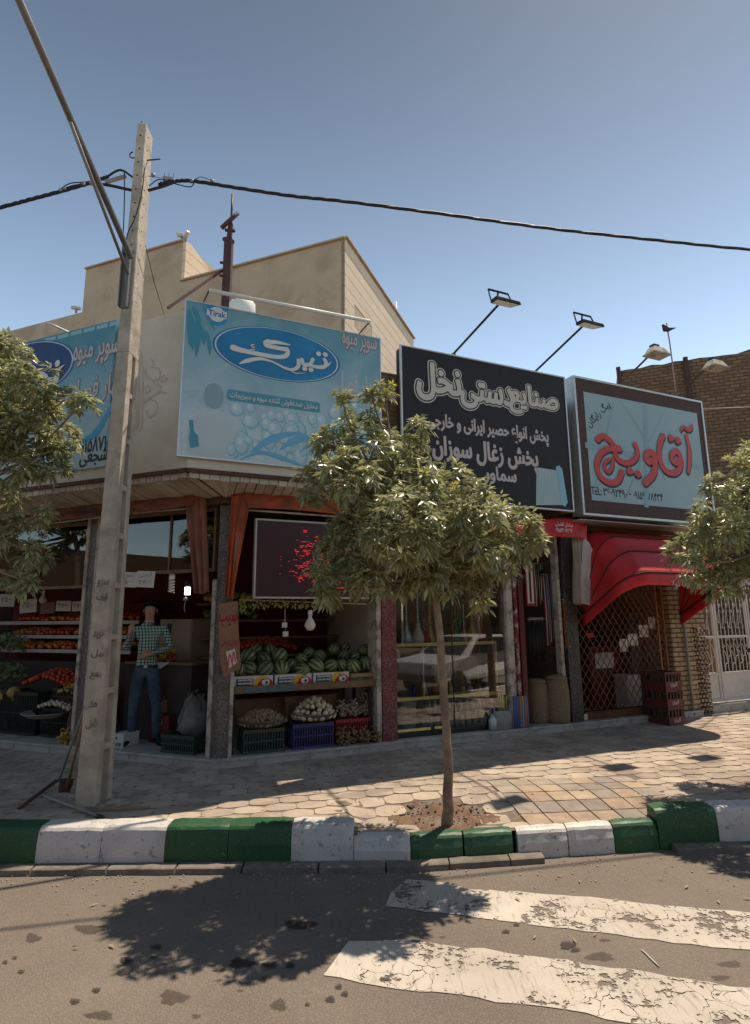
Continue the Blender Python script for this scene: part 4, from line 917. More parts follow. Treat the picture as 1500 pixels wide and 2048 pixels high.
# awnings folded back at the corner
ORG = M('faded_orange_canvas', (0.42, 0.085, 0.03), .85, .25, 5, .2, dirt=(0.16, 0.07, 0.04), dirt_amt=.7, dscale=3); ORGB = M('brownish_orange_canvas', (0.26, 0.10, 0.06), .85, .25, 5, .2, dirt=(0.13, 0.08, 0.06)); LIN = M('cream_awning_lining', (0.40, 0.33, 0.27), .85, .15, 5, .15); REDC = M('red_vinyl_awning', (0.60, 0.022, 0.028), .5, .3, 2.5, .12, spec=.4, dirt=(0.36, .06, .05), dirt_amt=.5, dscale=4)
def cloth(mb, top, bot, amp=.02, k=6, n=40, m=18, sag=0.0, nrm=None):
    T = smooth_line(top, 6); Bq = smooth_line(bot, 6)
    def at(L_, s): 
        x = s*(len(L_)-1); i = min(int(x), len(L_)-2); return L_[i]+(L_[i+1]-L_[i])*(x-i)
    nn = V3(nrm if nrm is not None else R.n)
    def P(s, t_):
        p = at(T, s)*(1-t_)+at(Bq, s)*t_
        return p + nn*(amp*math.sin(s*k*2*PI+1.2*math.sin(t_*2+s*3))*(0.25+.75*t_)+sag*math.sin(PI*t_)) + nn*0.006*math.sin(s*31+t_*7)
    mb.grid(P, n, m); return mb
def P_(fr, x, y, w): return fr.pt(x, y, w)
t = thing('folded_awning', 'folded orange awning over the watermelon stand, drape gathered beside the corner pillar', 'awning', R.P(.6, .06, 3.0))
mb = MB(); cloth(mb, [P_(R, 486, 986, .12), P_(R, 580, 990, .14), P_(R, 690, 1004, .12)], [P_(R, 497, 1016, .16), P_(R, 580, 1019, .17), P_(R, 690, 1030, .14)], .012, 2, nrm=R.n); mb.build('valance', ORG, t, solid=.006)
mb = MB(); cloth(mb, [P_(R, 463, 990, .06), P_(R, 480, 984, .1), P_(R, 503, 986, .14)], [P_(R, 449, 1195, .02), P_(R, 456, 1197, .05), P_(R, 466, 1194, .07)], .03, 3, 36, 20); mb.build('drape', ORG, t, solid=.006)
mb = MB(); cloth(mb, [P_(R, 478, 1020, .08), P_(R, 494, 1012, .12)], [P_(R, 466, 1140, .07), P_(R, 471, 1110, .09)], .02, 2, 24, 12); mb.build('lining', LIN, t, solid=.005)
mb = MB(); mb.tube([P_(R, 497, 1020, .1), P_(R, 690, 1034, .1)], .013, 8); mb.build('awning_bar', WORN, t)
t = thing('folded_awning', 'folded brownish orange awning on the left front with handwriting on its valance', 'awning', L.P(.8, .06, 3.0))
mb = MB(); cloth(mb, [P_(L, 392, 984, .12), P_(L, 300, 1000, .14), P_(L, 180, 1010, .14), P_(L, 60, 1022, .12)], [P_(L, 384, 1010, .16), P_(L, 300, 1022, .17), P_(L, 180, 1034, .17), P_(L, 60, 1048, .14)], .012, 3, 70, 10, nrm=L.n); mb.build('valance', ORGB, t, solid=.006)
mb = MB(); cloth(mb, [P_(L, 370, 996, .14), P_(L, 394, 984, .10), P_(L, 412, 992, .04)], [P_(L, 392, 1186, .06), P_(L, 405, 1188, .05), P_(L, 414, 1184, .02)], .035, 3, 36, 20, nrm=L.n); mb.build('drape', ORGB, t, solid=.006)
mb = MB(); mb.tube([P_(L, 386, 1016, .1), P_(L, 250, 1028, .1), P_(L, 60, 1052, .1)], .013, 8); mb.build('awning_bar', WORN, t)
mb = MB(); bx = ubox(L, .2, 165, 1022, .70, .13); put_text(mb, L, 'میوه فروشی', bx, .205, .012, -3); mb.build('handwriting', BLK, t)
# transom glass, left front
t = thing('transom_window', 'dusty transom window over the fruit shop door with reflections of trees', 'window', L.P(.3, -.15, 2.3))
u0, z0, u1, z1 = pbox(L, 392, 1040, 250, 1146, -.15)
mb = MB(); mb.box(L, .2, 1.9, -.156, -.15, 2.44, 3.12); mb.build('pane', GLASSD, t)
mb = MB(); mb.box(L, .2, 1.9, -.18, -.13, 2.40, 2.437); mb.box(L, .2, 1.9, -.18, -.13, 3.123, 3.165); mb.box(L, .86, .885, -.175, -.135, 2.4375, 3.1225); mb.box(L, .2, .23, -.18, -.13, 2.4375, 3.1225); mb.build('frame', TIMB, t)
t = thing('transom_window', 'dark transom window above the shelves of oranges at the left edge', 'window', L.P(2.3, -.15, 2.3))
mb = MB(); mb.box(L, 2.16, 4.9, -.156, -.15, 2.30, 3.08); mb.build('pane', GLASSD, t)
mb = MB(); mb.box(L, 2.16, 4.9, -.18, -.13, 2.26, 2.297); mb.box(L, 2.16, 4.9, -.18, -.13, 3.083, 3.13); mb.build('frame', TIMB, t)

# price papers
PAPER = M('white_paper', (0.62, 0.60, 0.56), .8, .05, 6, .05); CARD = M('brown_cardboard', (0.27, 0.15, 0.085), .85, .12, 6, .15, dirt=(0.2, 0.11, 0.06)); CARDW = M('white_carton_print', (0.55, 0.53, 0.49), .7, .08, 6, .05); INK = flatm('grey_ink', (0.12, 0.12, 0.16)); REDI = flatm('red_marker', (0.55, 0.03, 0.06))
def paper(fr, x0, y0, x1, y1, w, label, txt=('۲۸۰۰',), rot=2, mat=PAPER, ink=INK):
    u0, z0, u1, z1 = pbox(fr, x0, y0, x1, y1, w); t = thing('price_sign', label, 'price sign', fr.P((u0+u1)/2, w, z0), 'handwritten price papers')
    mb = MB(); cu, cz = (u0+u1)/2, (z0+z1)/2; a = math.radians(rot); q = [(cu+(x*math.cos(a)-y*math.sin(a)), cz+(x*math.sin(a)+y*math.cos(a))) for x, y in (((u0-cu), (z0-cz)), ((u1-cu), (z0-cz)), ((u1-cu), (z1-cz)), ((u0-cu), (z1-cz)))]
    mb.plate(fr, q, w, .002); mb.build('sheet', mat, t)
    mb = MB(); n = len(txt); hh = (z1-z0)/(n+.6)
    for i, s_ in enumerate(txt): put_text(mb, fr, s_, (cu-(u1-u0)*.36, z1-hh*(i+1)-.0, cu+(u1-u0)*.36, z1-hh*(i+.35)), w+.002, .004, rot)
    mb.build('handwriting', ink, t); return t
paper(L, 274, 1143, 308, 1174, -.10, 'white price paper hanging under the transom window, right one of the pair', ('گیلاس', '۳۸۰۰۰'), 4)
paper(L, 246, 1145, 272, 1174, -.10, 'white price paper hanging beside the concrete pole, left one of the pair', ('پرتقال', '۵۰۰۰'), 4)
for i, (x0, y0, x1, y1, lb, mt) in enumerate(((0, 1189, 28, 1213, 'white price paper at the left edge above the oranges', PAPER), (41, 1199, 72, 1225, 'grey price paper over the second tray of oranges', PAPER), (82, 1205, 108, 1227, 'small brownish price paper beside the hanging bulb', CARD), (113, 1202, 141, 1222, 'price paper to the right of the hanging bulb above the oranges', PAPER), (145, 1203, 168, 1222, 'price paper beside the cream pillar above the oranges', PAPER))):
    paper(L, x0, y0, x1, y1, -1.05, lb, ('۴۵۰۰',), random.uniform(-4, 4), mt)
# cardboard sign on the pillar
t = thing('cardboard_sign', 'tall brown cardboard sign with red handwriting tied to the corner pillar', 'cardboard sign', R.pt(455, 1340, .04))
mb = MB(); q = hitl(R, .04, [(437, 1208), (476, 1202), (477, 1260), (482, 1330), (477, 1340), (462, 1345), (448, 1357), (441, 1330), (438, 1270)]); mb.plate(R, [tuple(p) for p in q], .04, .008); mb.build('board', CARD, t)
mb = MB(); put_text(mb, R, 'سیب', ubox(R, .05, 457, 1238, .20, .15), .043, .02); put_text(mb, R, 'لبنان درختی', ubox(R, .05, 459, 1285, .20, .10), .043, .008); mb.build('handwriting', flatm('dull_red_marker', (0.30, 0.02, 0.03)), t)
mb = MB(); q = hitl(R, .045, [(452, 1304), (470, 1297), (474, 1325), (458, 1337)]); mb.plate(R, [tuple(p) for p in q], .046); mb.build('price_paper', PAPER, t)
mb = MB()
for pts in ([(457, 1332), (459, 1308), (465, 1330)], [(464, 1330), (467, 1303), (471, 1324)], [(471, 1316), (475, 1318)]): mb.ribbon(R, hitl(R, .046, pts), .011, .0475+random.uniform(0, .001))
mb.build('price_handwriting', REDI, t)

# shelf of watermelons
t = thing('market_stand', 'low timber stand with a long plank front carrying banana boxes and watermelons', 'stand', R.P(1.1, -.1, ZP))
mb = MB(); mb.box(R, .20, 1.93, -.78, -.135, 1.03, 1.06); mb.build('shelf_board', TIMB, t)
mb = MB(); mb.box(R, .15, 1.98, -.132, -.10, 1.015, 1.095); mb.build('front_plank', TIMB, t, bevel=.004)
mb = MB(); a = R.hit(485, 1377, -.098); b = R.hit(590, 1380, -.098); mb.plate(R, [(a[0], 1.03), (b[0], 1.03), (b[0]+.02, 1.075), (a[0], 1.075)], -.0985); mb.build('blue_paint_patch', M('faded_blue_paint', (0.07, 0.14, 0.17), .8, .3, 10), t)
for u in (.2, 1.88):
    for ww in (-.16, -.7): mb = MB(); mb.box(R, u, u+.03, ww-.03, ww, ZP, 1.028); mb.build('leg', DARKM, t)
WM = None
def melon_mat():
    m, t_, b, pos, g = base_mat('striped_melon'); tc = t_.new('TexCoord')
    sp = t_.new('SeparateXYZ'); t_.l.new(tc.outputs['Object'], sp.inputs[0])
    an = t_.math('ARCTAN2', sp.outputs[1], sp.outputs[0]); n = t_.noise(tc.outputs['Object'], 26, 4, .7)
    k = t_.math('SINE', t_.math('ADD', t_.math('MULTIPLY', an, 9.0), t_.math('MULTIPLY', n, 5.0)))
    oi = t_.new('ObjectInfo'); c = t_.mix(t_.ramp(t_.math('MULTIPLY_ADD', k, .5, .5), .35, .75), (0.20, 0.22, 0.09), (0.025, 0.045, 0.016))
    hs = t_.new('HueSaturation'); t_.l.new(c, hs.inputs['Color']); t_.l.new(t_.math('MULTIPLY_ADD', oi.outputs['Random'], .7, .65), hs.inputs['Value']); t_.l.new(hs.outputs[0], b.inputs['Base Color']); b.inputs['Roughness'].default_value = .38; return m
MEL = melon_mat()
mb = MB(); mb.ball((0, 0, 0), 1.0, 28, 18, (1, 1, 1.12)); mel0 = mb.build('watermelon', MEL, loc=(0, 0, 0)); mel_first = True
MELS = [(499, 1336, 13.5, -.26), (530, 1338, 16, -.24), (563, 1337, 15.5, -.26), (581, 1331, 12.5, -.42), (604, 1342, 15.5, -.24), (603, 1319, 12.5, -.46), (632, 1332, 15.5, -.30), (661, 1332, 13.5, -.28), (684, 1331, 12, -.34), (707, 1333, 14, -.26), (733, 1327, 14, -.30), (730, 1301, 13, -.46),
        (496, 1313, 15, -.46), (528, 1319, 14, -.44), (559, 1312, 15, -.46), (541, 1301, 12, -.62), (688, 1311, 12, -.50), (710, 1313, 11, -.50), (668, 1299, 12, -.66), (690, 1294, 10, -.70), (640, 1312, 12, -.60), (478, 1340, 12, -.24), (618, 1306, 11, -.66), (512, 1300, 12, -.64)]
for i, (x, y, r, ww) in enumerate(MELS):
    p = R.pt(x, y, ww); dep = np.linalg.norm(p-CO); rr = r/FPX*dep*.98
    o = mel0 if i == 0 else mel0.copy()
    if i: COL.objects.link(o)
    o.location = tuple(p); o.scale = (rr, rr, rr); o.rotation_euler = (random.uniform(-1.2, 1.2), random.uniform(-1.2, 1.2), random.uniform(0, 6))
    lb = 'yellowish striped watermelon on top of the heap against the cream wall' if i == 11 else 'striped green watermelon in the front row, behind the banana boxes on the stand' if ww > -.35 else 'striped green watermelon in the upper rows of the heap on the stand'
    tag(o, lb, 'watermelon', 'watermelons heaped on the stand')
# banana boxes
PR_N = flatm('print_navy', (0.02, 0.055, 0.11)); PR_Y = flatm('print_yellow', (0.55, 0.36, 0.03)); PR_R = flatm('print_red', (0.42, 0.02, 0.03))
for i, (x0, x1, lb) in enumerate(((467, 546, 'white banana box with blue and yellow print, leftmost on the stand'), (550, 623, 'white banana box with blue and yellow print, middle one on the stand'), (627, 698, 'white banana box with blue and yellow print, third from the pillar'))):
    u0 = R.hit(x0, 1360, -.15)[0]; u1 = R.hit(x1, 1360, -.15)[0]; t = thing('banana_box', lb, 'box', R.P((u0+u1)/2, -.15, 1.06), 'banana boxes on the stand'); W = u1-u0; z0 = 1.062; hh = .14
    mb = MB(); th = .008; mb.box(R, u0, u1, -.158, -.15, z0, z0+hh); mb.box(R, u0, u1, -.46, -.452, z0, z0+hh); mb.box(R, u0, u0+th, -.4515, -.1585, z0, z0+hh); mb.box(R, u1-th, u1, -.4515, -.1585, z0, z0+hh); mb.box(R, u0+th, u1-th, -.4515, -.1585, z0, z0+th); mb.build('box_body', CARDW, t)
    mb = MB(); mb.plate(R, [(u0+.03, z0), (u0+W*.50, z0), (u0+W*.50, z0+hh*.80), (u0+.03, z0+hh*.80)], -.148); mb.build('blue_label', PR_N, t)
    mb = MB()
    for k in range(3): put_text(mb, R, 'Bananas', (u0+.05, z0+.008+k*.036, u0+W*.47, z0+.032+k*.036), -.1465, .03, flip=True)
    mb.build('printed_words', PAPER, t)
    cu = u0+W*.79
    def arc(r, a0, a1, n=20): return [(cu+r*math.cos(a), z0+r*.9*math.sin(a)) for a in np.linspace(a0, a1, n)]
    def capd(r, du=0.0): return [(min(u1-.004, max(u0+W*.52, cu+du+r*math.cos(a))), min(z0+hh*.95, z0+.01+r*math.sin(a))) for a in np.linspace(0, PI, 24)]
    mb = MB(); mb.plate(R, capd(.125, -.03), -.1475); mb.build('yellow_print', PR_Y, t)
    mb = MB(); mb.plate(R, capd(.10, .01), -.1465); mb.build('red_print', PR_R, t)
    mb = MB(); mb.disc(R, (cu+.01, z0+.065), .045, -.1455); mb.build('white_print', PAPER, t)
    mb = MB(); mb.disc(R, (cu+.02, z0+.06), .017, -.1448); mb.plate(R, [(cu-.03, z0+.085), (cu+.04, z0+.10), (cu+.03, z0+.108), (cu-.02, z0+.10)], -.1448); mb.build('dark_print', PR_N, t)
u0, z0, u1, z1 = pbox(R, 702, 1344, 749, 1361, -.17)
t = thing('wooden_crate', 'shallow tan cardboard tray at the right end of the watermelon stand', 'crate', R.P((u0+u1)/2, -.17, 1.06)); mb = MB()
for k in range(2): mb.box(R, u0, u1, -.18, -.17, 1.062+k*.06, 1.112+k*.06)
mb.box(R, u0, u1, -.45, -.44, 1.062, 1.172); mb.box(R, u0, u0+.01, -.4395, -.1805, 1.062, 1.172); mb.box(R, u1-.01, u1, -.4395, -.1805, 1.062, 1.172); mb.build('slats', M('tan_wood', (0.34, 0.22, 0.12), .8, .2, 10), t)
mb = MB(); mb.box(R, u0+.02, u0+.10, -.17, -.1685, 1.08, 1.11); mb.box(R, u0+.16, u0+.24, -.17, -.1685, 1.08, 1.11); mb.build('green_label', flatm('label_green', (0.05, 0.15, 0.05)), t)

# plastic crates
def crate(fr, u0, u1, w0, w1, z0, z1, mat, label, group=None, cat='crate'):
    t = thing('plastic_crate', label, cat, fr.P((u0+u1)/2, w1, z0), group); mb = MB(); th = .012
    for (a, b, side) in ((u0, u1, 'f'), (u0, u1, 'b'), (w0, w1, 'l'), (w0, w1, 'r')):
        def bx(p, q, zz0, zz1, dd=0.0):
            if side == 'f': mb.box(fr, p, q, w1-th-dd, w1-dd, zz0, zz1)
            elif side == 'b': mb.box(fr, p, q, w0+dd, w0+th+dd, zz0, zz1)
            elif side == 'l': mb.box(fr, u0+dd, u0+th+dd, p, q, zz0, zz1)
            else: mb.box(fr, u1-th-dd, u1-dd, p, q, zz0, zz1)
        e = th+.001 if side in 'lr' else 0
        bx(a+e, b-e, z0, z0+.03); bx(a+e, b-e, z1-.04, z1); bx(a+e, b-e, (z0+z1)/2-.008, (z0+z1)/2+.008, .001)
        n = int((b-a)/.030)
        for k in range(n): x = a+(b-a)*(k+.5)/n; bx(x-.006, x+.006, z0+.0305, z1-.0405, .002)
    mb.box(fr, u0+th, u1-th, w0+th, w1-th, z0+.004, z0+.014); mb.build('body', mat, t)
    return t
CG = M('dark_green_plastic', (0.035, 0.06, 0.045), .45, .15, 5, .05); CP = M('purple_plastic', (0.045, 0.04, 0.13), .45, .15, 5, .05); CR = M('red_plastic', (0.28, 0.02, 0.025), .45, .15, 5, .05); CB = M('black_plastic', (0.012, 0.016, 0.014), .5, .15, 5, .05)
def ub(x0, x1, y, w): return R.hit(x0, y, w)[0], R.hit(x1, y, w)[0]
a, b = ub(486, 569, 1490, -.09); crate(R, a, b, -.47, -.09, ZP+.002, ZP+.26, CG, 'dark green plastic crate under the basket of potatoes')
a, b = ub(586, 668, 1480, -.08); crate(R, a, b, -.46, -.08, ZP+.002, ZP+.28, CP, 'purple plastic crate under the heap of onions')
a, b = ub(672, 742, 1470, -.16); crate(R, a, b, -.52, -.16, ZP+.002, ZP+.28, CR, 'red plastic crate under the garlic nets beside the terrazzo pillar')
# inner crate fill so that they do not read as empty
def basket(fr, cu, cw, z, ru, mat, label):
    t = thing('round_basket', label, 'basket', fr.P(cu, cw, z)); mb = MB(); mb.lathe(fr.P(cu, cw, z), [(ru*.55, 0), (ru*.8, .02), (ru*.98, .075), (ru*1.02, .085), (ru*1.0, .095), (ru*.92, .085), (ru*.7, .03), (0.01, .02)], 40, cap=False); mb.build('bowl', mat, t); return t
def heap(name, fr, cu, cw, z0, ru, rw, hh, r, mat, n, label, cat, group, sq=(1, .95, .85), seed=1, jit=.06):
    rd = random.Random(seed); mb = MB(); st = random.getstate(); random.seed(seed); mb.ball((0, 0, 0), 1, 12, 8, sq, jit); random.setstate(st)
    first = None; placed = []
    tries = 0
    while len(placed) < n and tries < n*60:
        tries += 1; a = rd.uniform(0, 2*PI); q = math.sqrt(rd.random()); zz = z0+hh*(1-q**1.8)+rd.uniform(-.3, .3)*r
        p = fr.P(cu+ru*q*math.cos(a), cw+rw*q*math.sin(a), zz)
        if all(np.linalg.norm(p-k) > r*1.5 for k in placed): placed.append(p)
    for i, p in enumerate(placed):
        if first is None: first = mb.build(name, mat, loc=(0, 0, 0)); o = first
        else: o = first.copy(); COL.objects.link(o)
        s_ = r*rd.uniform(.85, 1.15); o.location = tuple(p); o.scale = (s_, s_, s_); o.rotation_euler = (rd.uniform(0, 6), rd.uniform(0, 6), rd.uniform(0, 6)); tag(o, label, cat, group)
    base = None
def obj_mat(name, col, col2, rough=.5, sc=12, val=.5):
    m, t_, b, pos, g = base_mat(name); oi = t_.new('ObjectInfo'); tc = t_.new('TexCoord'); n = t_.noise(tc.outputs['Object'], sc/8, 4, .6)
    c = t_.mix(t_.ramp(n, .35, .7), col, col2); hs = t_.new('HueSaturation'); t_.l.new(c, hs.inputs['Color']); t_.l.new(t_.math('MULTIPLY_ADD', oi.outputs['Random'], val, 1-val/2), hs.inputs['Value']); t_.l.new(hs.outputs[0], b.inputs['Base Color']); b.inputs['Roughness'].default_value = rough; return m
POT = obj_mat('potato_skin', (0.36, 0.24, 0.13), (0.24, 0.15, 0.08), .85); ONI = obj_mat('white_onion_skin', (0.62, 0.52, 0.36), (0.45, 0.34, 0.2), .4); ORA = obj_mat('orange_peel', (0.60, 0.17, 0.02), (0.50, 0.12, 0.015), .45); TOM = obj_mat('red_fruit', (0.50, 0.035, 0.012), (0.42, 0.06, 0.015), .35); YEL = obj_mat('yellow_fruit', (0.50, 0.34, 0.06), (0.35, 0.28, 0.05), .5); GRN = obj_mat('green_fruit', (0.14, 0.20, 0.05), (0.08, 0.13, 0.03), .5)
BASK = M('grey_wicker', (0.14, 0.11, 0.09), .8, .3, 30, .5)
cu, zc = R.hit(521, 1458, -.30); basket(R, cu, -.28, ZP+.262, .30, BASK, 'wide grey round basket heaped with potatoes on the green crate')
heap('potato', R, cu, -.28, ZP+.315, .28, .26, .12, .024, POT, 150, 'small brown potato in the heap in the round basket', 'potato', 'potatoes in the round basket', (1.25, .9, .8))
cu2, zc = R.hit(628, 1446, -.27); basket(R, cu2, -.27, ZP+.282, .265, BASK, 'grey round basket heaped with onions on the purple crate')
heap('onion', R, cu2-.0, -.27, ZP+.335, .25, .22, .20, .034, ONI, 95, 'pale yellow onion in the heap in front of the open carton', 'onion', 'onions in the round basket', (1, 1, .9), 3)
# cartons behind
def open_carton(fr, x0, y0, x1, y1, w, dep, label, flap=True):
    u0, z0, u1, z1 = pbox(fr, x0, y0, x1, y1, w); t = thing('cardboard_box', label, 'box', fr.P((u0+u1)/2, w, z0))
    mb = MB(); mb.box(fr, u0, u1, w-dep, w-dep+.008, z0, z1); mb.box(fr, u0, u0+.008, w-dep+.0085, w, z0, z1-.06); mb.box(fr, u1-.008, u1, w-dep+.0085, w, z0, z1-.04); mb.box(fr, u0+.009, u1-.009, w-dep+.009, w-.01, z0, z0+.008); mb.build('walls', CARD, t); return t
open_carton(R, 575, 1396, 679, 1445, -.42, .12, 'open brown cardboard box standing behind the onions')
open_carton(R, 462, 1402, 574, 1445, -.62, .08, 'flat grey brown cardboard sheet box behind the potatoes')
# garlic nets on the red crate and onion bags on the plinth
NETG = M('garlic_in_net', (0.48, 0.38, 0.25), .7, .3, 40, .8, dirt=(0.2, 0.12, 0.06), dscale=30); NETB = M('potatoes_in_net', (0.26, 0.17, 0.08), .8, .35, 40, .8, dirt=(0.1, 0.06, 0.03), dscale=25)
def net_bag(p, r, mat, label, group, knot=True):
    t = thing('net_bag', label, 'net bag', p, group); p = V3(p); mb = MB(); rd = random.Random(int(p[0]*1000)); C_ = []
    tr = 0
    while len(C_) < 34 and tr < 2000:
        tr += 1; a, q, z = rd.uniform(0, 2*PI), math.sqrt(rd.random()), rd.random(); rr = r*math.sqrt(max(.05, 1-(z*2-1)**2*.8))
        c = p+(math.cos(a)*q*rr, math.sin(a)*q*rr, r*.15+z*r*1.7)
        if all(np.linalg.norm(c-k) > r*.30 for k in C_): C_.append(c)
    for c in C_: mb.ball(c, r*.24, 8, 6, (1, 1, .9), .08)
    mb.build('contents', mat, t)
    if knot:
        mb = MB(); top = p+(0, 0, r*2.0); mb.tube([top-(0, 0, r*.4), top+(0, 0, r*.1), top+(r*.3, 0, r*.5)], [r*.35, r*.10, r*.16], 8); mb.tube([top, top+(-r*.5, 0, r*.35), top+(-r*.9, 0, r*.1)], [r*.06, r*.09, r*.03], 6); mb.build('knot', mat, t)
for i, (x, y, r, zz, lb) in enumerate(((685, 1441, .085, ZP+.285, 'net bag of pale garlic, leftmost on the red crate'), (708, 1440, .085, ZP+.285, 'net bag of pale garlic, middle one on the red crate'), (733, 1440, .08, ZP+.285, 'net bag of reddish garlic, lower right on the red crate'))):
    u = R.hit(x, y, -.3)[0]; net_bag(R.P(u, -.3, zz), r, NETG, lb, 'garlic nets on the red crate')
u = R.hit(731, 1415, -.38)[0]; net_bag(R.P(u, -.42, ZP+.42), .075, NETG, 'net bag of garlic stacked on top beside the cream post', 'garlic nets on the red crate')
for i, (x, r, ww, lb) in enumerate(((686, .088, -.07, 'net bag of potatoes, leftmost of four on the plinth'), (706, .08, -.13, 'net bag of potatoes standing second behind its neighbours on the plinth'), (728, .082, -.08, 'net bag of potatoes, third from the left on the plinth'), (751, .078, -.08, 'net bag of potatoes at the foot of the red pillar'))):
    u = R.hit(x, 1480, ww)[0]; net_bag(R.P(u, ww, ZP), r, NETB, lb, 'net bags in front of the red crate')
# hanging things under the LED board
def hang(p_top, p_bot): mb = MB(); mb.tube([p_top, (V3(p_top)+V3(p_bot))/2+(0.004, 0, 0), p_bot], .003, 5); return mb
BULB = M('white_bulb_glass', (0.72, 0.68, 0.60), .3, .04, 4, 0)
def bulb(fr, x, y, w, label, r=.05, ztop=3.1, mat=BULB):
    u, z = fr.hit(x, y, w); c = fr.P(u, w, z); t = thing('light_bulb', label, 'light bulb', c); mb = hang(fr.P(u, w, ztop), c+(0, 0, r*1.7)); mb.build('cord', DARKM, t)
    mb = MB(); mb.lathe(c, [(0.002, -r), (r*.6, -r*.85), (r*.97, -r*.25), (r, .0), (r*.85, r*.45), (r*.5, r*1.0), (r*.33, r*1.35), (r*.33, r*1.7)], 20); mb.build('globe', mat, t)
    mb = MB(); mb.lathe(c+(0, 0, r*1.7), [(r*.28, 0), (r*.42, .005), (r*.42, r*.8), (r*.2, r*.95)], 14); mb.build('socket', BULB, t)
bulb(R, 620, 1250, -.1, 'large white round light bulb hanging over the watermelons', .068, 2.1)
bulb(L, 86, 1200, -.9, 'white light bulb hanging over the shelves of oranges', .055, 3.2)
def cfl(fr, x0, y, w, label, lit=False):
    u, z = fr.hit(x0, y, w); c = fr.P(u, w, z); t = thing('spiral_bulb', label, 'light bulb', c); hang(fr.P(u, w, 3.2), c+(0, 0, .16)).build('cord', DARKM, t)
    mt = M('lit_tube', (1, 1, 1), .4, 0, 5, 0, emit=(1, .97, .9), es=5) if lit else BULB; mb = MB()
    if lit: mb.lathe(c, [(.03, -.045), (.034, -.04), (.034, .04), (.03, .045)], 14)
    else: mb.tube([c+(.032*math.cos(k*.5), .032*math.sin(k*.5), -.08+k*.0027) for k in range(60)], .009, 6)
    mb.build('spiral', mt, t); mb = MB(); mb.lathe(c+(0, 0, .08 if not lit else .05), [(.02, 0), (.035, .01), (.038, .05), (.02, .085)], 14); mb.build('socket', BULB if not lit else DARKM, t)
cfl(L, 343, 1172, -.22, 'large unlit spiral bulb hanging in the fruit shop doorway'); cfl(L, 375, 1182, -.22, 'small lit lamp glowing white next to the spiral bulb', True)
mb = MB(); a = L.pt(371, 1196, -.2); mb.lathe(a-(0, 0, .03), [(.035, 0), (.02, .03), (.006, .045)], 10); mb.tube([a-(0, 0, .03), a-(.01, 0, .12), a-(-.005, 0, .17)], .006, 6); tag(mb.build('hanging_string', LIN), 'pale string with a paper knot hanging below the lit lamp', 'string')
t = thing('leaf_garland', 'row of yellow green leaves hanging from a rod beneath the LED board', 'garland', R.pt(600, 1200, -.15)); mb = MB(); mb.tube([R.pt(478, 1199, -.12), R.pt(732, 1208, -.12)], .008, 8); mb.build('rod', WORN, t)
mb = MB()
for k in range(150):
    x = 478+170*random.random()**1.3; y = 1197+random.uniform(0, 16)*(1.6 if x < 500 else 1); p = R.pt(x, y, -.12+random.uniform(-.03, .03)); a = random.uniform(0, 6); l_ = random.uniform(.02, .05); d = np.array([math.cos(a)*.6, .2, -1.0])*l_; s_ = np.array([.3, .1, .1])*l_
    mb.add([p, p+d*.5+s_, p+d, p+d*.5-s_], [(0, 1, 2, 3)])
mb.build('leaves', M('yellow_green_leaf', (0.22, 0.26, 0.06), .6, .3, 30), t)
for i, (x, y) in enumerate(((569, 1250), (571, 1268))):
    mb = MB(); c = R.pt(x, y, -.2); mb.box(R, R.hit(x-5, y, -.2)[0], R.hit(x+5, y, -.2)[0], -.21, -.19, c[2]-.03, c[2]+.03); mb.tube([c, R.pt(x, 1205, -.2)], .002, 4); tag(mb.build('hanging_tag', PAPER), ('small white paper tag hanging left of the large bulb, upper one', 'small white paper tag hanging left of the large bulb, lower one')[i], 'tag')
# dark fruit shelves at the back (right bay)
t = thing('display_shelf', 'dark tiered shelf at the back of the fruit shop behind the watermelons', 'shelf', R.P(.9, -1.9, ZP))
for k in range(4): mb = MB(); mb.box(R, .0, 2.0, -2.3+.2*k, -2.0+.2*k, 2.05-.24*k, 2.08-.24*k); mb.build('tier', TIMB, t)
mb = MB(); mb.box(R, .0, .04, -2.3, -1.4, ZP, 1.3); mb.build('side_panel', TIMB, t); mb = MB(); mb.box(R, 1.96, 2.0, -2.3, -1.4, ZP, 1.3); mb.build('side_panel', TIMB, t)
def fruit_row(name, fr, u0, u1, w, z, r, mat, label, cat, group, dep=.18, den=1.0, mound=.05):
    rd = random.Random(int(u0*100+z*1000)); mb = MB(); mb.ball((0, 0, 0), 1, 12, 8, (1, 1, .95)); first = None; pl = []; n = int((u1-u0)*dep/(r*r*3.0)*den)
    k = 0
    while len(pl) < n and k < 3000:
        k += 1; u, ww = rd.uniform(u0, u1), w-rd.uniform(0, dep); p = fr.P(u, ww, z+mound*math.sin(PI*(u-u0)/(u1-u0))+(w-ww)*.28+rd.uniform(0, .4)*r)
        if all(np.linalg.norm(p-q) > 1.6*r for q in pl): pl.append(p)
    for p in pl:
        if first is None: first = mb.build(name, mat, loc=(0, 0, 0)); o = first
        else: o = first.copy(); COL.objects.link(o)
        o.location = tuple(p); o.scale = (r, r, r); o.rotation_euler = (rd.uniform(0, 6), rd.uniform(0, 6), 0); tag(o, label, cat, group)
for k, (u0, u1, mt, nm, lb) in enumerate(((.1, .9, YEL, 'yellow_fruit', 'yellow fruit in dim light on the upper tier behind the watermelons'), (.1, .8, GRN, 'green_fruit', 'dark green fruit on the second tier behind the watermelons'))):
    fruit_row(nm, R, u0, u1, -1.98+.2*k, 2.12-.24*k, .045, mt, lb, 'fruit', nm.replace('_', ' ')+'s on the back shelf')
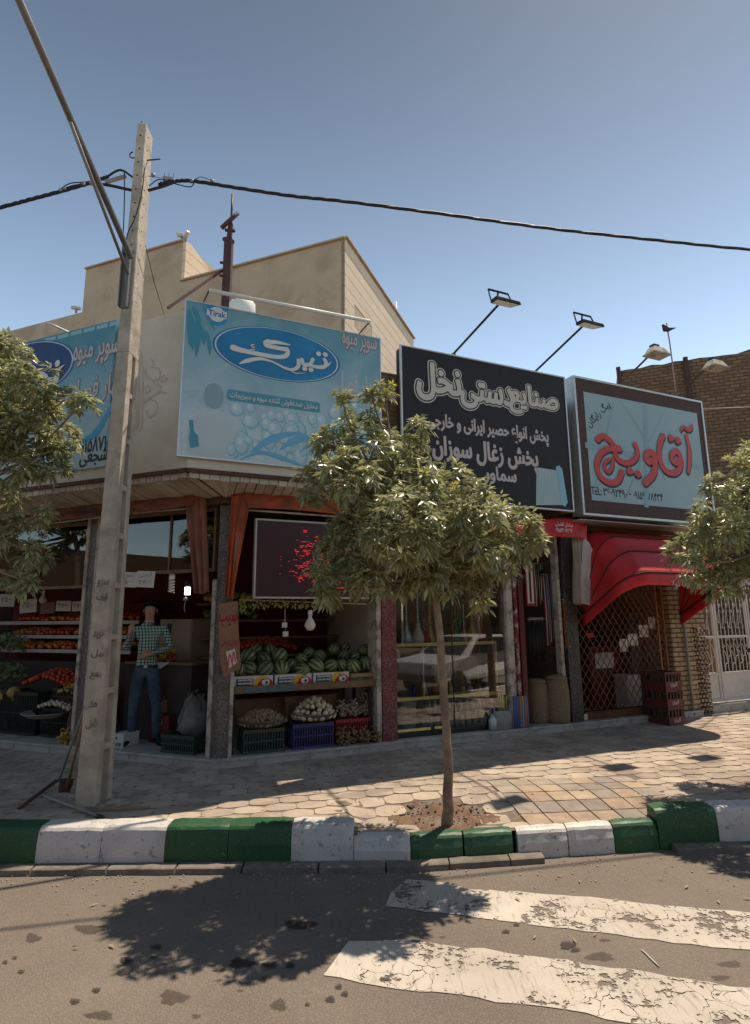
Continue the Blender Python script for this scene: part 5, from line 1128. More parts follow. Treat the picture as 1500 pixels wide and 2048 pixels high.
fruit_row('tomato', R, .45, 1.3, -1.42, 1.42, .034, TOM, 'small red fruit heaped in dim light behind the watermelons', 'fruit', 'red fruit behind the watermelons', .3, 1.2, .08)

# ---- left bays: tiered shelves of oranges
t = thing('fruit_rack', 'tiered rack with white front edges holding trays of oranges at the left', 'rack', L.P(3.4, -1.3, ZP))
WED = M('white_shelf_edge', (0.42, 0.40, 0.37), .6, .1, 5, .05)
for k in range(3):
    z = [L.hit(80, y, -1.0-.0)[1] for y in (1243, 1271, 1299)][k]; wv = -1.12+.06*k
    mb = MB(); mb.box(L, 2.2, 5.2, wv-.3, wv-.02, z-.03, z-.005); mb.build('shelf_board', TIMB, t)
    mb = MB(); mb.box(L, 2.2, 5.2, wv-.018, wv, z-.045, z+.005); mb.build('edge_strip', WED, t)
    for j in range(4):
        ua = 2.24+j*.62; fruit_row('orange', L, ua, ua+.56, wv-.03, z+.02, .036, ORA if (j+k) % 3 else TOM, 'round orange fruit in a tray on the three tier rack', 'orange', 'oranges on the tiered rack', .20, .95, .02)
        mb = MB(); mb.box(L, ua-.03, ua-.012, wv-.28, wv-.03, z-.004, z+.07); mb.build('tray_divider', CB, t)
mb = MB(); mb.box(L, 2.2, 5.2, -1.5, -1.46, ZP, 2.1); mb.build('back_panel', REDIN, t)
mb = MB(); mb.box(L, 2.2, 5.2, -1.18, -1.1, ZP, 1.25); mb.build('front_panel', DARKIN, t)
# low crates with tomatoes, melons, trays in front
crate(L, 2.25, 2.85, -.75, -.35, ZP+.4, ZP+.62, CB, 'black crate with cream fruit, upper one beside the cream pillar'); crate(L, 2.2, 2.95, -.72, -.30, ZP+.01, ZP+.37, CB, 'large black crate below the fruit trays beside the cream pillar'); crate(L, 3.05, 3.75, -.72, -.3, ZP+.01, ZP+.55, CB, 'large black crate at the left edge under the melons')
def lu(x, y, w): return L.hit(x, y, w)
a = lu(140, 1366, -.55); b = lu(50, 1366, -.55); fruit_row('persimmon', L, a[0], b[0], -.5, a[1]-.04, .035, TOM, 'bright orange red fruit heaped in front of the rack', 'fruit', 'red orange fruit heap', .3, 1.3, .10)
a = lu(150, 1384, -.4); b = lu(118, 1384, -.4); fruit_row('lemon', L, a[0], b[0], -.35, a[1]-.03, .028, YEL, 'yellow fruit beside the red fruit heap', 'fruit', 'yellow fruit by the pillar', .2, 1.2, .05)
a = lu(140, 1413, -.3); b = lu(76, 1413, -.3); fruit_row('apricot', L, a[0], b[0], -.28, a[1]-.04, .024, ONI, 'cream coloured fruit in the black tray', 'fruit', 'cream fruit in the tray', .2, 1.2, .05)
crt = M('pale_tray_rim', (0.30, 0.26, 0.21), .6, .1, 6)
mb = MB(); c = L.pt(95, 1425, -.3); mb.lathe(c-(0, 0, .05), [(.22, 0), (.30, .05), (.31, .06), (.30, .065), (.21, .012)], 32, cap=False); tag(mb.build('round_tray', crt), 'round pale rimmed tray with cream fruit near the cream pillar', 'tray')
MEL2 = obj_mat('melon_skin', (0.42, 0.27, 0.08), (0.30, 0.19, 0.06), .6)
mb = MB(); mb.ball((0, 0, 0), 1, 18, 12, (1, 1, .92)); m0 = mb.build('melon', MEL2, loc=(0, 0, 0))
for i, (x, y) in enumerate(((28, 1385), (8, 1392), (36, 1397), (-8, 1390), (12, 1400))):
    p = L.pt(x, y, -.35-.02*i); o = m0 if i == 0 else m0.copy()
    if i: COL.objects.link(o)
    o.location = tuple(p); o.scale = (.085,)*3; tag(o, 'yellow melon at the left edge in front of the rack', 'melon', 'yellow melons at the left edge')
# leafy greens left
mb = MB()
for k in range(260):
    p = L.pt(random.uniform(-20, 45), random.uniform(1268, 1300)+random.choice((0, 60)), -.8+random.uniform(-.1, .1)); a = random.uniform(0, 6); l_ = random.uniform(.05, .12); d = np.array([math.cos(a), .4, .5*math.sin(a)])*l_; s_ = np.array([-.1*math.sin(a), .05, .25])*l_
    mb.add([p, p+d*.5+s_, p+d, p+d*.5-s_], [(0, 1, 2, 3)])
struct(mb.build('leafy_greens', M('dark_leafy_green', (0.10, 0.15, 0.05), .6, .4, 30), loc=L.P(3.5, -.8, 1)), 'stuff')
# net of oranges, sack, white carton, plastic bag etc.
net_bag(L.pt(131, 1497, -.12), .10, obj_mat('netted_orange', (0.42, 0.24, 0.05), (0.3, 0.2, 0.04), .6), 'net bag of yellow oranges on the plinth left of the pole', 'net bags of fruit')
t = thing('fabric_sack', 'dark red sack behind the broom handles', 'sack', L.pt(157, 1480, -.3)); p = L.pt(157, 1480, -.3); mb = MB(); mb.lathe(p, [(.12, 0), (.15, .05), (.145, .25), (.11, .36), (.13, .39)], 18); mb.build('cloth', M('dark_red_cloth', (0.10, 0.04, 0.035), .9, .3, 12), t)
for x0, x1, lb in ((142, 172, 'white printed carton on the plinth left of the concrete pole'), (226, 245, 'white printed carton on the plinth right of the concrete pole')):
    u0, z0, u1, z1 = pbox(L, x0, 1464, x1, 1497, -.12); z0 = ZP; t = thing('carton', lb, 'box', L.P((u0+u1)/2, -.12, ZP)); mb = MB(); mb.box(L, u0, u1, -.38, -.12, ZP+.002, ZP+.16); mb.build('box_body', CARDW, t, bevel=.003)
    mb = MB(); put_text(mb, L, '0150', ((u0+u1)/2-.05, ZP+.02, (u0+u1)/2+.05, ZP+.06), -.118, .03); mb.disc(L, ((u0+u1)/2+.02, ZP+.11), .014, -.118); mb.build('print', BLK, t)
u0, z0, u1, z1 = pbox(L, 322, 1466, 387, 1507, -.10); crate(L, u0, u1, -.42, -.10, ZP+.002, ZP+.20, CG, 'dark green crate on the plinth beside the corner pillar')
t = thing('plastic_bag', 'crumpled translucent plastic bag leaning against the corner pillar', 'bag', L.pt(388, 1470, -.35)); p = L.pt(388, 1466, -.45); mb = MB(); random.seed(5)
mb.lathe(p, [(.15, 0), (.19, .05), (.18, .16), (.13, .30), (.10, .40), (.12, .44), (.04, .45)], 22); mb.v = [tuple(V3(v)+np.random.default_rng(i).normal(0, .022, 3)) for i, v in enumerate(mb.v)]; mb.build('film', M('grey_film', (0.17, 0.155, 0.14), .3, .3, 14, .5), t)
# cabinet and table in the doorway
t = thing('cabinet', 'tan metal cabinet with two doors behind the man', 'cabinet', L.pt(350, 1330, -1.0)); u0, z0, u1, z1 = pbox(L, 385, 1238, 317, 1313, -1.0); mb = MB(); mb.box(L, u0, u1, -1.4, -1.0, z0-.1, z1); mb.build('body', M('tan_metal', (0.30, 0.225, 0.165), .6, .06, 4, 0), t)
mb = MB(); um = (u0+u1)/2+.03; mb.box(L, u0+.01, um-.004, -1.0, -.985, z0-.08, z1-.01); mb.build('door', M('tan_metal', (0.24, 0.185, 0.14)), t); mb = MB(); mb.box(L, um+.004, u1-.01, -1.0, -.985, z0-.08, z1-.01); mb.build('door', M('tan_metal', (0.24, 0.185, 0.14)), t)
mb = MB(); mb.box(L, um+.03, um+.10, -.985, -.982, z1-.2, z1-.06); mb.build('sticker', BLK, t)
t = thing('table', 'dark draped table in the fruit shop doorway behind the man', 'table', L.pt(360, 1400, -.8)); a = L.hit(395, 1325, -.7); b = L.hit(320, 1325, -.7); mb = MB(); mb.box(L, a[0], b[0]+.5, -1.0, -.6, a[1]-.03, a[1]); mb.build('top', TIMB, t); mb = MB(); mb.box(L, a[0]+.02, b[0]+.48, -.98, -.62, ZP, a[1]-.031); mb.build('skirt', DARKIN, t)
fruit_row('mango', L, b[0]-.1, b[0]+.3, -.65, a[1]+.05, .05, YEL, 'yellow fruit heaped on the table behind the man', 'fruit', 'yellow fruit on the table', .2, 1.0, .08); fruit_row('cherry', L, b[0]-.2, b[0]+.1, -.62, a[1]+.01, .02, TOM, 'small red fruit on the white paper on the table', 'fruit', 'small red fruit on the table', .2, .8, .02)
mb = MB(); mb.plate(L, [(b[0]-.25, a[1]+.004), (b[0]+.2, a[1]+.004), (b[0]+.15, a[1]-.05), (b[0]-.1, a[1]-.08)], -.598, .002); tag(mb.build('paper_liner', PAPER), 'white paper liner hanging over the table edge behind the man', 'paper')
u0, z0, u1, z1 = pbox(L, 335, 1400, 316, 1425, -.62)
mb = MB(); mb.box(L, u0, u1, -.64, -.59, z0, z1); tag(mb.build('carton', CARD), 'small brown carton under the table next to the man', 'box')
u0, z0, u1, z1 = pbox(L, 300, 1430, 336, 1472, -.5); mb = MB(); mb.box(L, u0, u1, -.8, -.5, ZP+.002, z1); t = thing('carton', 'colourful printed carton on the floor behind the shoes of the man', 'box', L.P(u0, -.5, ZP)); mb.build('box_body', REDIN, t); mb = MB(); mb.disc(L, ((u0+u1)/2, (z0+z1)/2+.03), .05, -.498); mb.build('print', PR_Y, t)
t = thing('wall_cloth', 'dark red cloth hanging on the back wall of the fruit shop', 'cloth', L.P(1.2, -2.9, 1.6)); mb = MB(); cloth(mb, [L.P(.2, -2.9, 2.9), L.P(2.5, -2.9, 2.9)], [L.P(.2, -2.9, 2.0), L.P(2.5, -2.9, 2.0)], .03, 8, nrm=L.n); mb.build('cloth', M('red_cloth', (0.20, 0.015, 0.02), .8, .2, 6), t)

# ------------------------------------------------------------------ glass shop window with hookahs
t = thing('shop_window', 'large glass display window of the hookah shop reflecting parked cars', 'window', R.P(3.1, -.14, ZP))
mb = MB(); mb.box(R, 2.225, 3.08, -.146, -.14, ZP+.05, 3.15); mb.build('pane', GLASS, t); mb = MB(); mb.box(R, 3.095, 3.945, -.146, -.14, ZP+.05, 3.15); mb.build('pane', GLASS, t)
mb = MB(); mb.box(R, 3.082, 3.093, -.15, -.135, ZP+.05, 3.15); mb.build('joint_bar', DARKM, t); mb = MB(); mb.box(R, 2.225, 3.945, -.17, -.13, ZP+.002, ZP+.048); mb.box(R, 2.225, 3.945, -.17, -.13, 3.152, 3.168); mb.build('frame', DARKM, t)
mb = MB(); a = R.hit(800, 1464, -.12); b = R.hit(882, 1457, -.12); mb.box(R, 2.25, 2.72, -.134, -.122, ZP+.075, ZP+.105); mb.box(R, 2.78, 3.0, -.134, -.122, ZP+.075, ZP+.105); mb.build('yellow_kick_strip', GLD, t)
mb = MB(); u = R.hit(889, 1457, -.12)[0]; mb.box(R, u-.03, u+.02, -.135, -.11, ZP+.02, ZP+.16); mb.build('lock', ALU, t)
sh = thing('display_shelf', 'glass display shelves with yellow edges inside the hookah shop window', 'shelf', R.P(3, -.4, ZP))
zs1, zs2 = R.hit(900, 1286, -.25)[1], R.hit(900, 1391, -.25)[1]
GL2 = glass_mat('clear_shelf_glass', (.85, .9, .86), .8)
for zz in (zs1, zs2):
    mb = MB(); mb.box(R, 2.26, 3.85, -.62, -.262, zz-.008, zz); mb.build('shelf_board', GL2, sh); mb = MB(); mb.box(R, 2.24, 3.87, -.26, -.24, zz-.03, zz+.012); mb.build('yellow_edge', GLD, sh)
mb = MB(); mb.box(R, 3.85, 3.87, -.26, -.24, zs2+.013, zs1-.031); mb.build('upright', GLD, sh); mb = MB(); mb.box(R, 2.70, 2.715, -.27, -.255, zs2+.013, zs1-.031); mb.build('upright', ALU, sh); mb = MB(); mb.box(R, 2.26, 3.87, -.66, -.645, ZP+.3, zs1+.75); mb.build('back_panel', M('brown_back_panel', (0.20, 0.14, 0.10), .7, .2, 5), sh)
HKM = {'gold': M('brass', (0.55, 0.36, 0.10), .3, .1, 10, 0, metal=.25), 'silver': M('steel_chrome', (0.6, 0.6, 0.58), .25, .1, 10, 0, metal=.25), 'green': M('green_glass_paint', (0.04, 0.38, 0.10), .2, .1, 8, 0), 'red': M('red_glass_paint', (0.35, 0.02, 0.02), .25, .1, 8, 0), 'amber': M('amber_glass', (0.36, 0.12, 0.02), .25, .1, 8, 0), 'white': BULB, 'blue': M('blue_glass_paint', (0.03, 0.07, 0.2), .2, .1, 8, 0)}
def hookah(u, w, z, h, body, stem, label, hose=True):
    p = R.P(u, w, z); t = thing('hookah', label, 'hookah', p, 'hookahs in the shop window'); s_ = h/.62
    mb = MB(); mb.lathe(p, [(.055*s_, 0), (.062*s_, .01*s_), (.065*s_, .05*s_), (.045*s_, .11*s_), (.022*s_, .16*s_), (.026*s_, .19*s_)], 16); mb.build('base', HKM[body], t)
    pr = [(.02*s_, .19*s_)]; z_ = .19
    while z_ < .5: pr += [(.009*s_, (z_+.012)*s_), (.017*s_, (z_+.022)*s_), (.009*s_, (z_+.032)*s_)]; z_ += .036
    pr += [(.008*s_, .52*s_), (.045*s_, .525*s_), (.047*s_, .53*s_), (.008*s_, .535*s_)]
    mb = MB(); mb.lathe(p, pr, 12); mb.build('stem', HKM[stem], t); mb = MB(); mb.lathe(p, [(.012*s_, .535*s_), (.018*s_, .56*s_), (.032*s_, .58*s_), (.034*s_, .61*s_), (.028*s_, .62*s_)], 14); mb.build('bowl', HKM[random.choice(('silver', 'white', 'red'))], t)
    if hose:
        sg_ = random.choice((-1, 1)); q = [R.P(u, w, z+.21*s_), R.P(u+sg_*.06*s_, w+.02, z+.24*s_), R.P(u+sg_*.09*s_, w+.02, z+.34*s_), R.P(u+sg_*.06*s_, w+.03, z+.40*s_), R.P(u+sg_*.035*s_, w+.02, z+.30*s_)]; mb = MB(); mb.tube(smooth_line(q, 5), .006, 6); mb.build('hose', HKM[random.choice(('red', 'gold', 'green', 'amber'))], t)
HK = [(814, .80, 'silver', 'silver', 'silver hookah with a red topped bowl, first from the red pillar on the upper shelf'), (837, .86, 'white', 'silver', 'tall silver hookah, second from the red pillar on the upper shelf'), (852, .50, 'red', 'red', 'short red hookah on the upper shelf'), (862, .78, 'gold', 'gold', 'golden hookah just left of the tree trunk on the upper shelf'), (902, .80, 'amber', 'gold', 'amber hookah right of the tree trunk on the upper shelf'), (912, .52, 'green', 'green', 'green hookah on the upper shelf right of the trunk'), (928, .62, 'gold', 'silver', 'brass hookah with a clear base beside the green one'), (946, .9, 'gold', 'gold', 'tall golden hookah on the upper shelf'), (966, .70, 'red', 'gold', 'dark red hookah at the right end of the upper shelf')]
for x, h, bd, stm, lb in HK: hookah(R.hit(x, 1284, -.4)[0], -.40+random.uniform(-.04, .04), zs1+.001, h, bd, stm, lb)
for x, h, bd, stm, lb in ((849, .55, 'gold', 'silver', 'hookah on the middle shelf near the thin white upright'), (873, .62, 'amber', 'gold', 'amber hookah on the middle shelf left of the trunk'), (902, .5, 'gold', 'gold', 'golden hookah on the middle shelf behind the trunk')): hookah(R.hit(x, 1390, -.4)[0], -.42, zs2+.001, h, bd, stm, lb)
for i, x in enumerate((926, 941, 958, 974)):
    u = R.hit(x, 1385, -.33)[0]; p = R.P(u, -.33, zs2+.001); t = thing('brass_stem', 'brass bowl with a thin upright stem, number %s in the row on the middle shelf' % ('one', 'two', 'three', 'four')[i], 'brass stem', p, 'brass stems on the middle shelf')
    mb = MB(); mb.lathe(p, [(.03, 0), (.02, .012), (.038, .04), (.042, .06), (.03, .085), (.012, .1)], 16); mb.build('bowl', HKM['silver' if i % 2 else 'gold'], t); mb = MB(); mb.lathe(p+(0, 0, .1), [(.005, 0), (.009, .05), (.004, .1), (.008, .18), (.004, .22), (.004, .36)], 8); mb.build('stem', HKM['gold'], t)
JAR = M('dim_glass_jar', (0.34, 0.33, 0.29), .15, .3, 12, 0, spec=.6)
n_ = 0
for i in range(9):
    for j in range(2):
        u = R.hit(862+i*12.5, 1440, -.35)[0]; zz = ZP+.06+j*.17; p = R.P(u+random.uniform(-.01, .01), -.34-.05*j, zz); t = thing('glass_jar', 'dim glass hookah base in the stacked rows on the bottom shelf', 'jar', p, 'glass jars on the bottom shelf'); mb = MB(); mb.lathe(p, [(.036, 0), (.04, .03), (.034, .09), (.02, .12), (.022, .15)], 12); mb.build('body', JAR, t); mb = MB(); mb.lathe(p+(0, 0, .15), [(.026, 0), (.026, .012)], 10); mb.build('rim', HKM[random.choice(('gold', 'silver', 'gold', 'blue', 'amber'))], t)
mb = MB(); mb.box(R, 2.26, 3.85, -.6, -.2, ZP+.05, ZP+.06); tag(mb.build('bottom_board', TIMB), 'wooden floor board under the jars in the hookah window', 'board')
STY = M('white_tub_plastic', (0.36, 0.36, 0.34), .5, .06, 5, .05)
for k in range(3):
    p = R.P(R.hit(814, 1440, -.35)[0], -.36, ZP+.062+k*.12); mb = MB(); mb.lathe(p, [(.115, 0), (.13, .09), (.14, .1), (.14, .118)], 24); tag(mb.build('plastic_tub', STY), ('lowest of three stacked white tubs beside the red pillar', 'middle one of three stacked white tubs beside the red pillar', 'topmost of three stacked white tubs beside the red pillar')[k], 'tub', 'stacked white tubs')
p = R.P(R.hit(848, 1440, -.35)[0], -.34, ZP+.062); mb = MB(); mb.lathe(p, [(.055, 0), (.065, .15), (.068, .155), (.068, .165)], 18); tag(mb.build('plastic_pot', STY), 'small white pot right of the stacked tubs', 'pot')
p = R.P(R.hit(830, 1395, -.3)[0], -.33, zs2+.001); mb = MB(); mb.lathe(p, [(.03, 0), (.032, .1), (.02, .13), (.02, .16)], 12); tag(mb.build('bottle', HKM['blue']), 'small blue bottle on the middle shelf near the red pillar', 'bottle')
# metal grill / toaster cage, folding chairs
t = thing('wire_cage', 'silver wire barbecue cage standing on the plinth in front of the hookah window', 'wire cage', R.pt(1005, 1462, -.06)); u0, z0, u1, z1 = pbox(R, 993, 1418, 1026, 1458, -.05); mb = MB(); SIL = M('galvanised_steel', (0.42, 0.43, 0.43), .4, .15, 10, .05, metal=.5)
for k in range(12): u = u0+(u1-u0)*k/11; mb.tube([R.P(u, -.05, ZP+.01), R.P(u, -.05, ZP+.22)], .0025, 5)
for k in range(7): z = ZP+.01+.035*k; mb.tube([R.P(u0, -.052, z), R.P(u1, -.052, z)], .003, 5)
mb.box(R, u0, u1, -.12, -.06, ZP+.005, ZP+.23); mb.build('cage', SIL, t)
t = thing('metal_can', 'grey galvanised can with a round handle beside the wire cage', 'can', R.pt(985, 1465, -.06)); u = R.hit(986, 1455, -.07)[0]; p = R.P(u, -.07, ZP+.002); mb = MB(); mb.lathe(p, [(.05, 0), (.055, .02), (.055, .13), (.03, .17), (.02, .2)], 16); mb.build('body', SIL, t); mb = MB(); mb.tube([p+(.03*math.cos(a), 0, .2+.05+.05*math.sin(a)) for a in np.linspace(0, 2*PI, 16)], .004, 5); mb.build('handle', SIL, t)
mb = MB()
for k in range(5): u = R.hit(1000+k*3, 1400, -.08)[0]; mb.tube([R.P(u, -.1, ZP+.23), R.P(u+.01*(k-2), -.08, ZP+.42+.02*(k % 3))], .004, 5)
tag(mb.build('skewers', GLD), 'bundle of tan skewers sticking out behind the wire cage', 'skewers')
t = thing('folding_chair', 'folded camping chair with blue and orange stripes leaning on the red post', 'chair', R.pt(1042, 1456, -.04)); u0, z0, u1, z1 = pbox(R, 1026, 1393, 1058, 1456, -.03); mb = MB(); mb.box(R, u0, u1, -.07, -.03, ZP+.01, z1); mb.build('seat_cloth', HKM['blue'], t, bevel=.006)
for k, (c_, off) in enumerate((('stripe_orange', .45), ('stripe_tan', .62), ('stripe_orange', .80))): mb = MB(); uu = u0+(u1-u0)*off; mb.box(R, uu, uu+.018, -.0295, -.027, ZP+.012, z1-.002); mb.build('stripe', flatm(c_, (0.5, 0.17, 0.04) if 'orange' in c_ else (0.4, 0.3, 0.2)), t)
mb = MB(); mb.tube([R.P(u0-.008, -.045, ZP), R.P(u0-.004, -.05, z1+.01)], .008, 6); mb.tube([R.P(u1+.008, -.045, ZP), R.P(u1+.004, -.05, z1+.01)], .008, 6); mb.build('tube_frame', SIL, t)

# ------------------------------------------------------------------ alcove of hanging goods and baskets
def wick():
    m, t_, b, pos, g = base_mat('straw_wicker'); br = t_.new('TexWave', wave_type='BANDS', bands_direction='Z'); t_.l.new(pos, br.inputs['Vector']); br.inputs['Scale'].default_value = 28; br.inputs['Distortion'].default_value = 3; br.inputs['Detail'].default_value = 3; br.inputs['Detail Scale'].default_value = 3
    n = t_.noise(pos, 60, 3); c = t_.mix(br.outputs['Fac'], (0.20, 0.135, 0.075), (0.42, 0.32, 0.20)); c = t_.mix(t_.math('MULTIPLY', t_.ramp(n, .4, .6), .5), c, (0.13, .08, .05)); t_.l.new(c, b.inputs['Base Color']); b.inputs['Roughness'].default_value = .85
    bp = t_.new('Bump'); bp.inputs['Strength'].default_value = .7; bp.inputs['Distance'].default_value = .008; t_.l.new(t_.math('ADD', br.outputs['Fac'], n), bp.inputs['Height']); t_.l.new(bp.outputs[0], b.inputs['Normal']); return m
WICK = wick()
for x, ww, sc, lb in ((1077, -.28, .92, 'tall straw basket with lid, left and behind the other one'), (1117, -.16, 1.0, 'tall round straw basket with lid beside the dark pillar')):
    u = R.hit(x, 1440, ww)[0]; p = R.P(u, ww, ZP+.002); t = thing('wicker_basket', lb, 'basket', p, 'tall straw baskets'); r = .165*sc; h_ = .60*sc
    mb = MB(); mb.lathe(p, [(r*.88, 0), (r*1.0, .05), (r*1.06, h_*.4), (r*1.04, h_*.7), (r*.95, h_*.92), (r*.93, h_)], 32); mb.build('body', WICK, t); mb = MB(); mb.lathe(p+(0, 0, h_+.001), [(r*.97, 0), (r*.98, .02), (r*.6, .045), (.02, .055)], 32); mb.build('lid', WICK, t)
u0, z0, u1, z1 = pbox(R, 1049, 1126, 1073, 1212, -.2)
t = thing('wall_frame', 'red wooden frame hanging in the doorway left of the hanging cords', 'frame', R.P((u0+u1)/2, -.2, z0)); mb = MB(); RF_ = HKM['red']; k_ = .022
mb.box(R, u0, u1, -.22, -.2, z0, z0+k_*1.6); mb.box(R, u0, u1, -.22, -.2, z1-k_*1.6, z1); mb.box(R, u0, u0+k_, -.22, -.2, z0+k_*1.61, z1-k_*1.61); mb.box(R, u1-k_, u1, -.22, -.2, z0+k_*1.61, z1-k_*1.61); mb.build('border', M('red_lacquer', (0.28, .01, .02), .35, .1, 5, 0), t); mb = MB(); mb.box(R, u0+k_, u1-k_, -.22, -.214, z0+k_, z1-k_); mb.build('backing', CREAM, t); mb = MB(); mb.box(R, (u0+u1)/2-.012, (u0+u1)/2+.012, -.212, -.20, z0+.06, z1-.06); mb.build('ornament', DARKM, t)
def strands(name, x0, y0, x1, y1, w, n, mat, label, r=.006, bead=False, cat='cords', cols=None):
    t = thing(name, label, cat, R.pt((x0+x1)/2, y1, w)); u0, z0, u1, z1 = pbox(R, x0, y0, x1, y1, w)
    mb = MB(); mb.tube([R.P(u0-.02, w, z1+.01), R.P(u1+.02, w, z1+.01)], .006, 6); mb.build('rail', SIL, t)
    mb = MB(); mats = cols or [mat]
    for k in range(n):
        u = u0+(u1-u0)*(k+.5)/n+random.uniform(-.006, .006); zb_ = z0+random.uniform(0, .16); mb.cur = k % len(mats)
        if bead:
            zz = z1
            while zz > zb_: mb.ball(R.P(u+.004*math.sin(zz*30), w+random.uniform(-.01, .01), zz), r, 6, 4); zz -= r*1.9
        else: mb.tube([R.P(u, w, z1), R.P(u+random.uniform(-.01, .01), w+.01, (z1+zb_)/2), R.P(u+random.uniform(-.015, .015), w, zb_)], [r*.6, r, r*.9], 6)
    mb.build('strands', mats, t)
strands('cord_bunch', 1056, 1240, 1094, 1328, -.30, 16, CB, 'dense bunch of black hanging cords above the straw baskets', .009)
strands('strap_bunch', 1084, 1150, 1112, 1300, -.33, 9, None, 'red white and blue straps hanging right of the black cords', .008, cols=[HKM['red'], PAPER, HKM['blue'], LIN])
strands('strap_bunch', 1062, 1128, 1090, 1215, -.36, 9, None, 'thin coloured cords hanging above the black cords and tan tufts', .006, cols=[HKM['gold'], HKM['red'], PAPER, HKM['green'], CB])
strands('bead_strings', 1115, 1192, 1125, 1286, -.13, 3, HKM['blue'], 'strings of dark blue beads on the cream door post', .012, True, 'beads'); strands('bead_strings', 1126, 1200, 1136, 1310, -.075, 3, HKM['amber'], 'strings of brown beads beside the dark pillar', .010, True, 'beads')
t = thing('feather_duster', 'dark feathery bunch hanging at the top of the alcove', 'duster', R.pt(1083, 1160, -.35)); mb = MB(); c = R.pt(1083, 1146, -.35)
for k in range(160): a, b_ = random.uniform(0, 2*PI), random.uniform(-1, 1); d = np.array([math.cos(a)*math.sqrt(1-b_*b_), math.sin(a)*math.sqrt(1-b_*b_), b_]); s_ = np.cross(d, (0, 0, 1))*.008; mb.add([c-s_, c+s_, c+d*.09*random.uniform(.6, 1.1)], [(0, 1, 2)])
mb.build('feathers', DARKM, t)
mb = MB(); c = R.pt(1072, 1235, -.33)
for k in range(200): d = np.array([random.uniform(-.13, .13), random.uniform(-.04, .04), 0]); p = c+R.d*d[0]; mb.add([p-(.006, 0, 0), p+(.006, 0, 0), p+(random.uniform(-.02, .02), 0, -.09*random.random()-.03)], [(0, 1, 2)])
tag(mb.build('tan_fringe', LIN), 'tan tufted brushes in a row above the black cords', 'brushes')

# folded red awning of the hookah shop
t = thing('folded_awning', 'folded red awning of the hookah shop, white drape with writing beside the dark pillar', 'awning', R.P(3.6, .1, 3.0))
mb = MB(); T_ = [P_(R, 765, 1040, .12), P_(R, 900, 1042, .14), P_(R, 1040, 1042, .16), P_(R, 1130, 1036, .2), P_(R, 1172, 1045, .2)]; B_ = [P_(R, 765, 1066, .16), P_(R, 900, 1070, .16), P_(R, 1040, 1073, .18), P_(R, 1130, 1074, .22), P_(R, 1176, 1080, .24)]
cloth(mb, T_, B_, .015, 4, 80, 10); mb.build('valance', REDC, t, solid=.006)
mb = MB(); cloth(mb, [P_(R, 1143, 1074, .10), P_(R, 1165, 1070, .2)], [P_(R, 1148, 1207, .04), P_(R, 1160, 1210, .10)], .05, 3, 40, 20); mb.build('gathered_drape', LIN, t, solid=.005)
mb = MB(); q = [P_(R, 1166, 1074, .21), P_(R, 1178, 1085, .26), P_(R, 1190, 1110, .26), P_(R, 1184, 1211, .16), P_(R, 1158, 1206, .10)]; mb.add(q, [(0, 1, 2, 3, 4)]); mb.build('drape_panel', M('white_awning_print', (0.50, 0.45, 0.41), .7, .08, 5, .05), t, solid=.006)
mb = MB(); put_text(mb, R, 'سامان افضلی', ubox(R, .2, 1169, 1180, .34, .07), .225, .004, 85); put_text(mb, R, '۰۹۱۵۳۰۷۲۶۲۱', ubox(R, .2, 1177, 1184, .34, .06), .225, .004, 85); mb.build('drape_lettering', GREYT, t)
mb = MB(); put_text(mb, R, 'سامان افضلی', ubox(R, .24, 1126, 1050, .32, .08), .262, .012, -1); put_text(mb, R, '۰۹۱۵۳۰۷۲۶۲', ubox(R, .24, 1126, 1061, .32, .06), .262, .012, -1); mb.build('lettering', PAPER, t)
mb = MB(); cloth(mb, [P_(R, 770, 1070, .10), P_(R, 792, 1070, .14)], [P_(R, 770, 1170, .04), P_(R, 790, 1190, .1)], .04, 3, 24, 14); mb.build('gathered_drape', LIN, t, solid=.005)

# ------------------------------------------------------------------ sandwich shop: basket awning, lattice gate, bottle crates
t = thing('awning', 'glossy red dome awning with black seams over the lattice gate', 'awning', R.P(6.2, 0, 2.0))
uL_, uR_, wP, zP_ = 5.27, 7.32, -.02, 1.86
def rib(phi, rad, inset=0.0, drop=0.0):
    """U-shaped rib turned up by phi around the wall pivots, corners rounded"""
    pts = []; c = .34
    for k in range(7): q = rad-c; pts.append((uL_+inset, q*k/6))
    for k in range(1, 9): a = PI/2*k/8; pts.append((uL_+inset+c*(1-math.cos(a)), rad-c+c*math.sin(a)))
    for k in range(1, 10): pts.append((uL_+inset+c+(uR_-uL_-2*inset-2*c)*k/10, rad))
    for k in range(0, 9): a = PI/2*k/8; pts.append((uR_-inset-c*(1-math.sin(a)), rad-c+c*math.cos(a)))
    for k in range(6, -1, -1): pts.append((uR_-inset, (rad-c)*k/6))
    return [R.P(u, wP+r_*math.cos(phi), zP_+r_*math.sin(phi)-drop) for u, r_ in pts]
ribs = [(math.radians(27), 1.10), (math.radians(31), 1.11), (math.radians(50), 1.16), (math.radians(68), 1.22), (math.radians(87), 1.28)]
def interp_rib(s):
    x = s*(len(ribs)-2)+1; i = min(int(x), len(ribs)-2); f = x-i; ph = ribs[i][0]*(1-f)+ribs[i+1][0]*f; rd = ribs[i][1]*(1-f)+ribs[i+1][1]*f-.035*math.sin(PI*f); return rib(ph, rd)
RB = [interp_rib(j/18) for j in range(19)]; nR_ = len(RB[0]); mb = MB(); mb.grid(lambda a, b: RB[int(round(b*18))][int(round(a*(nR_-1)))], nR_-1, 18); mb.build('canopy', REDC, t, solid=.004)
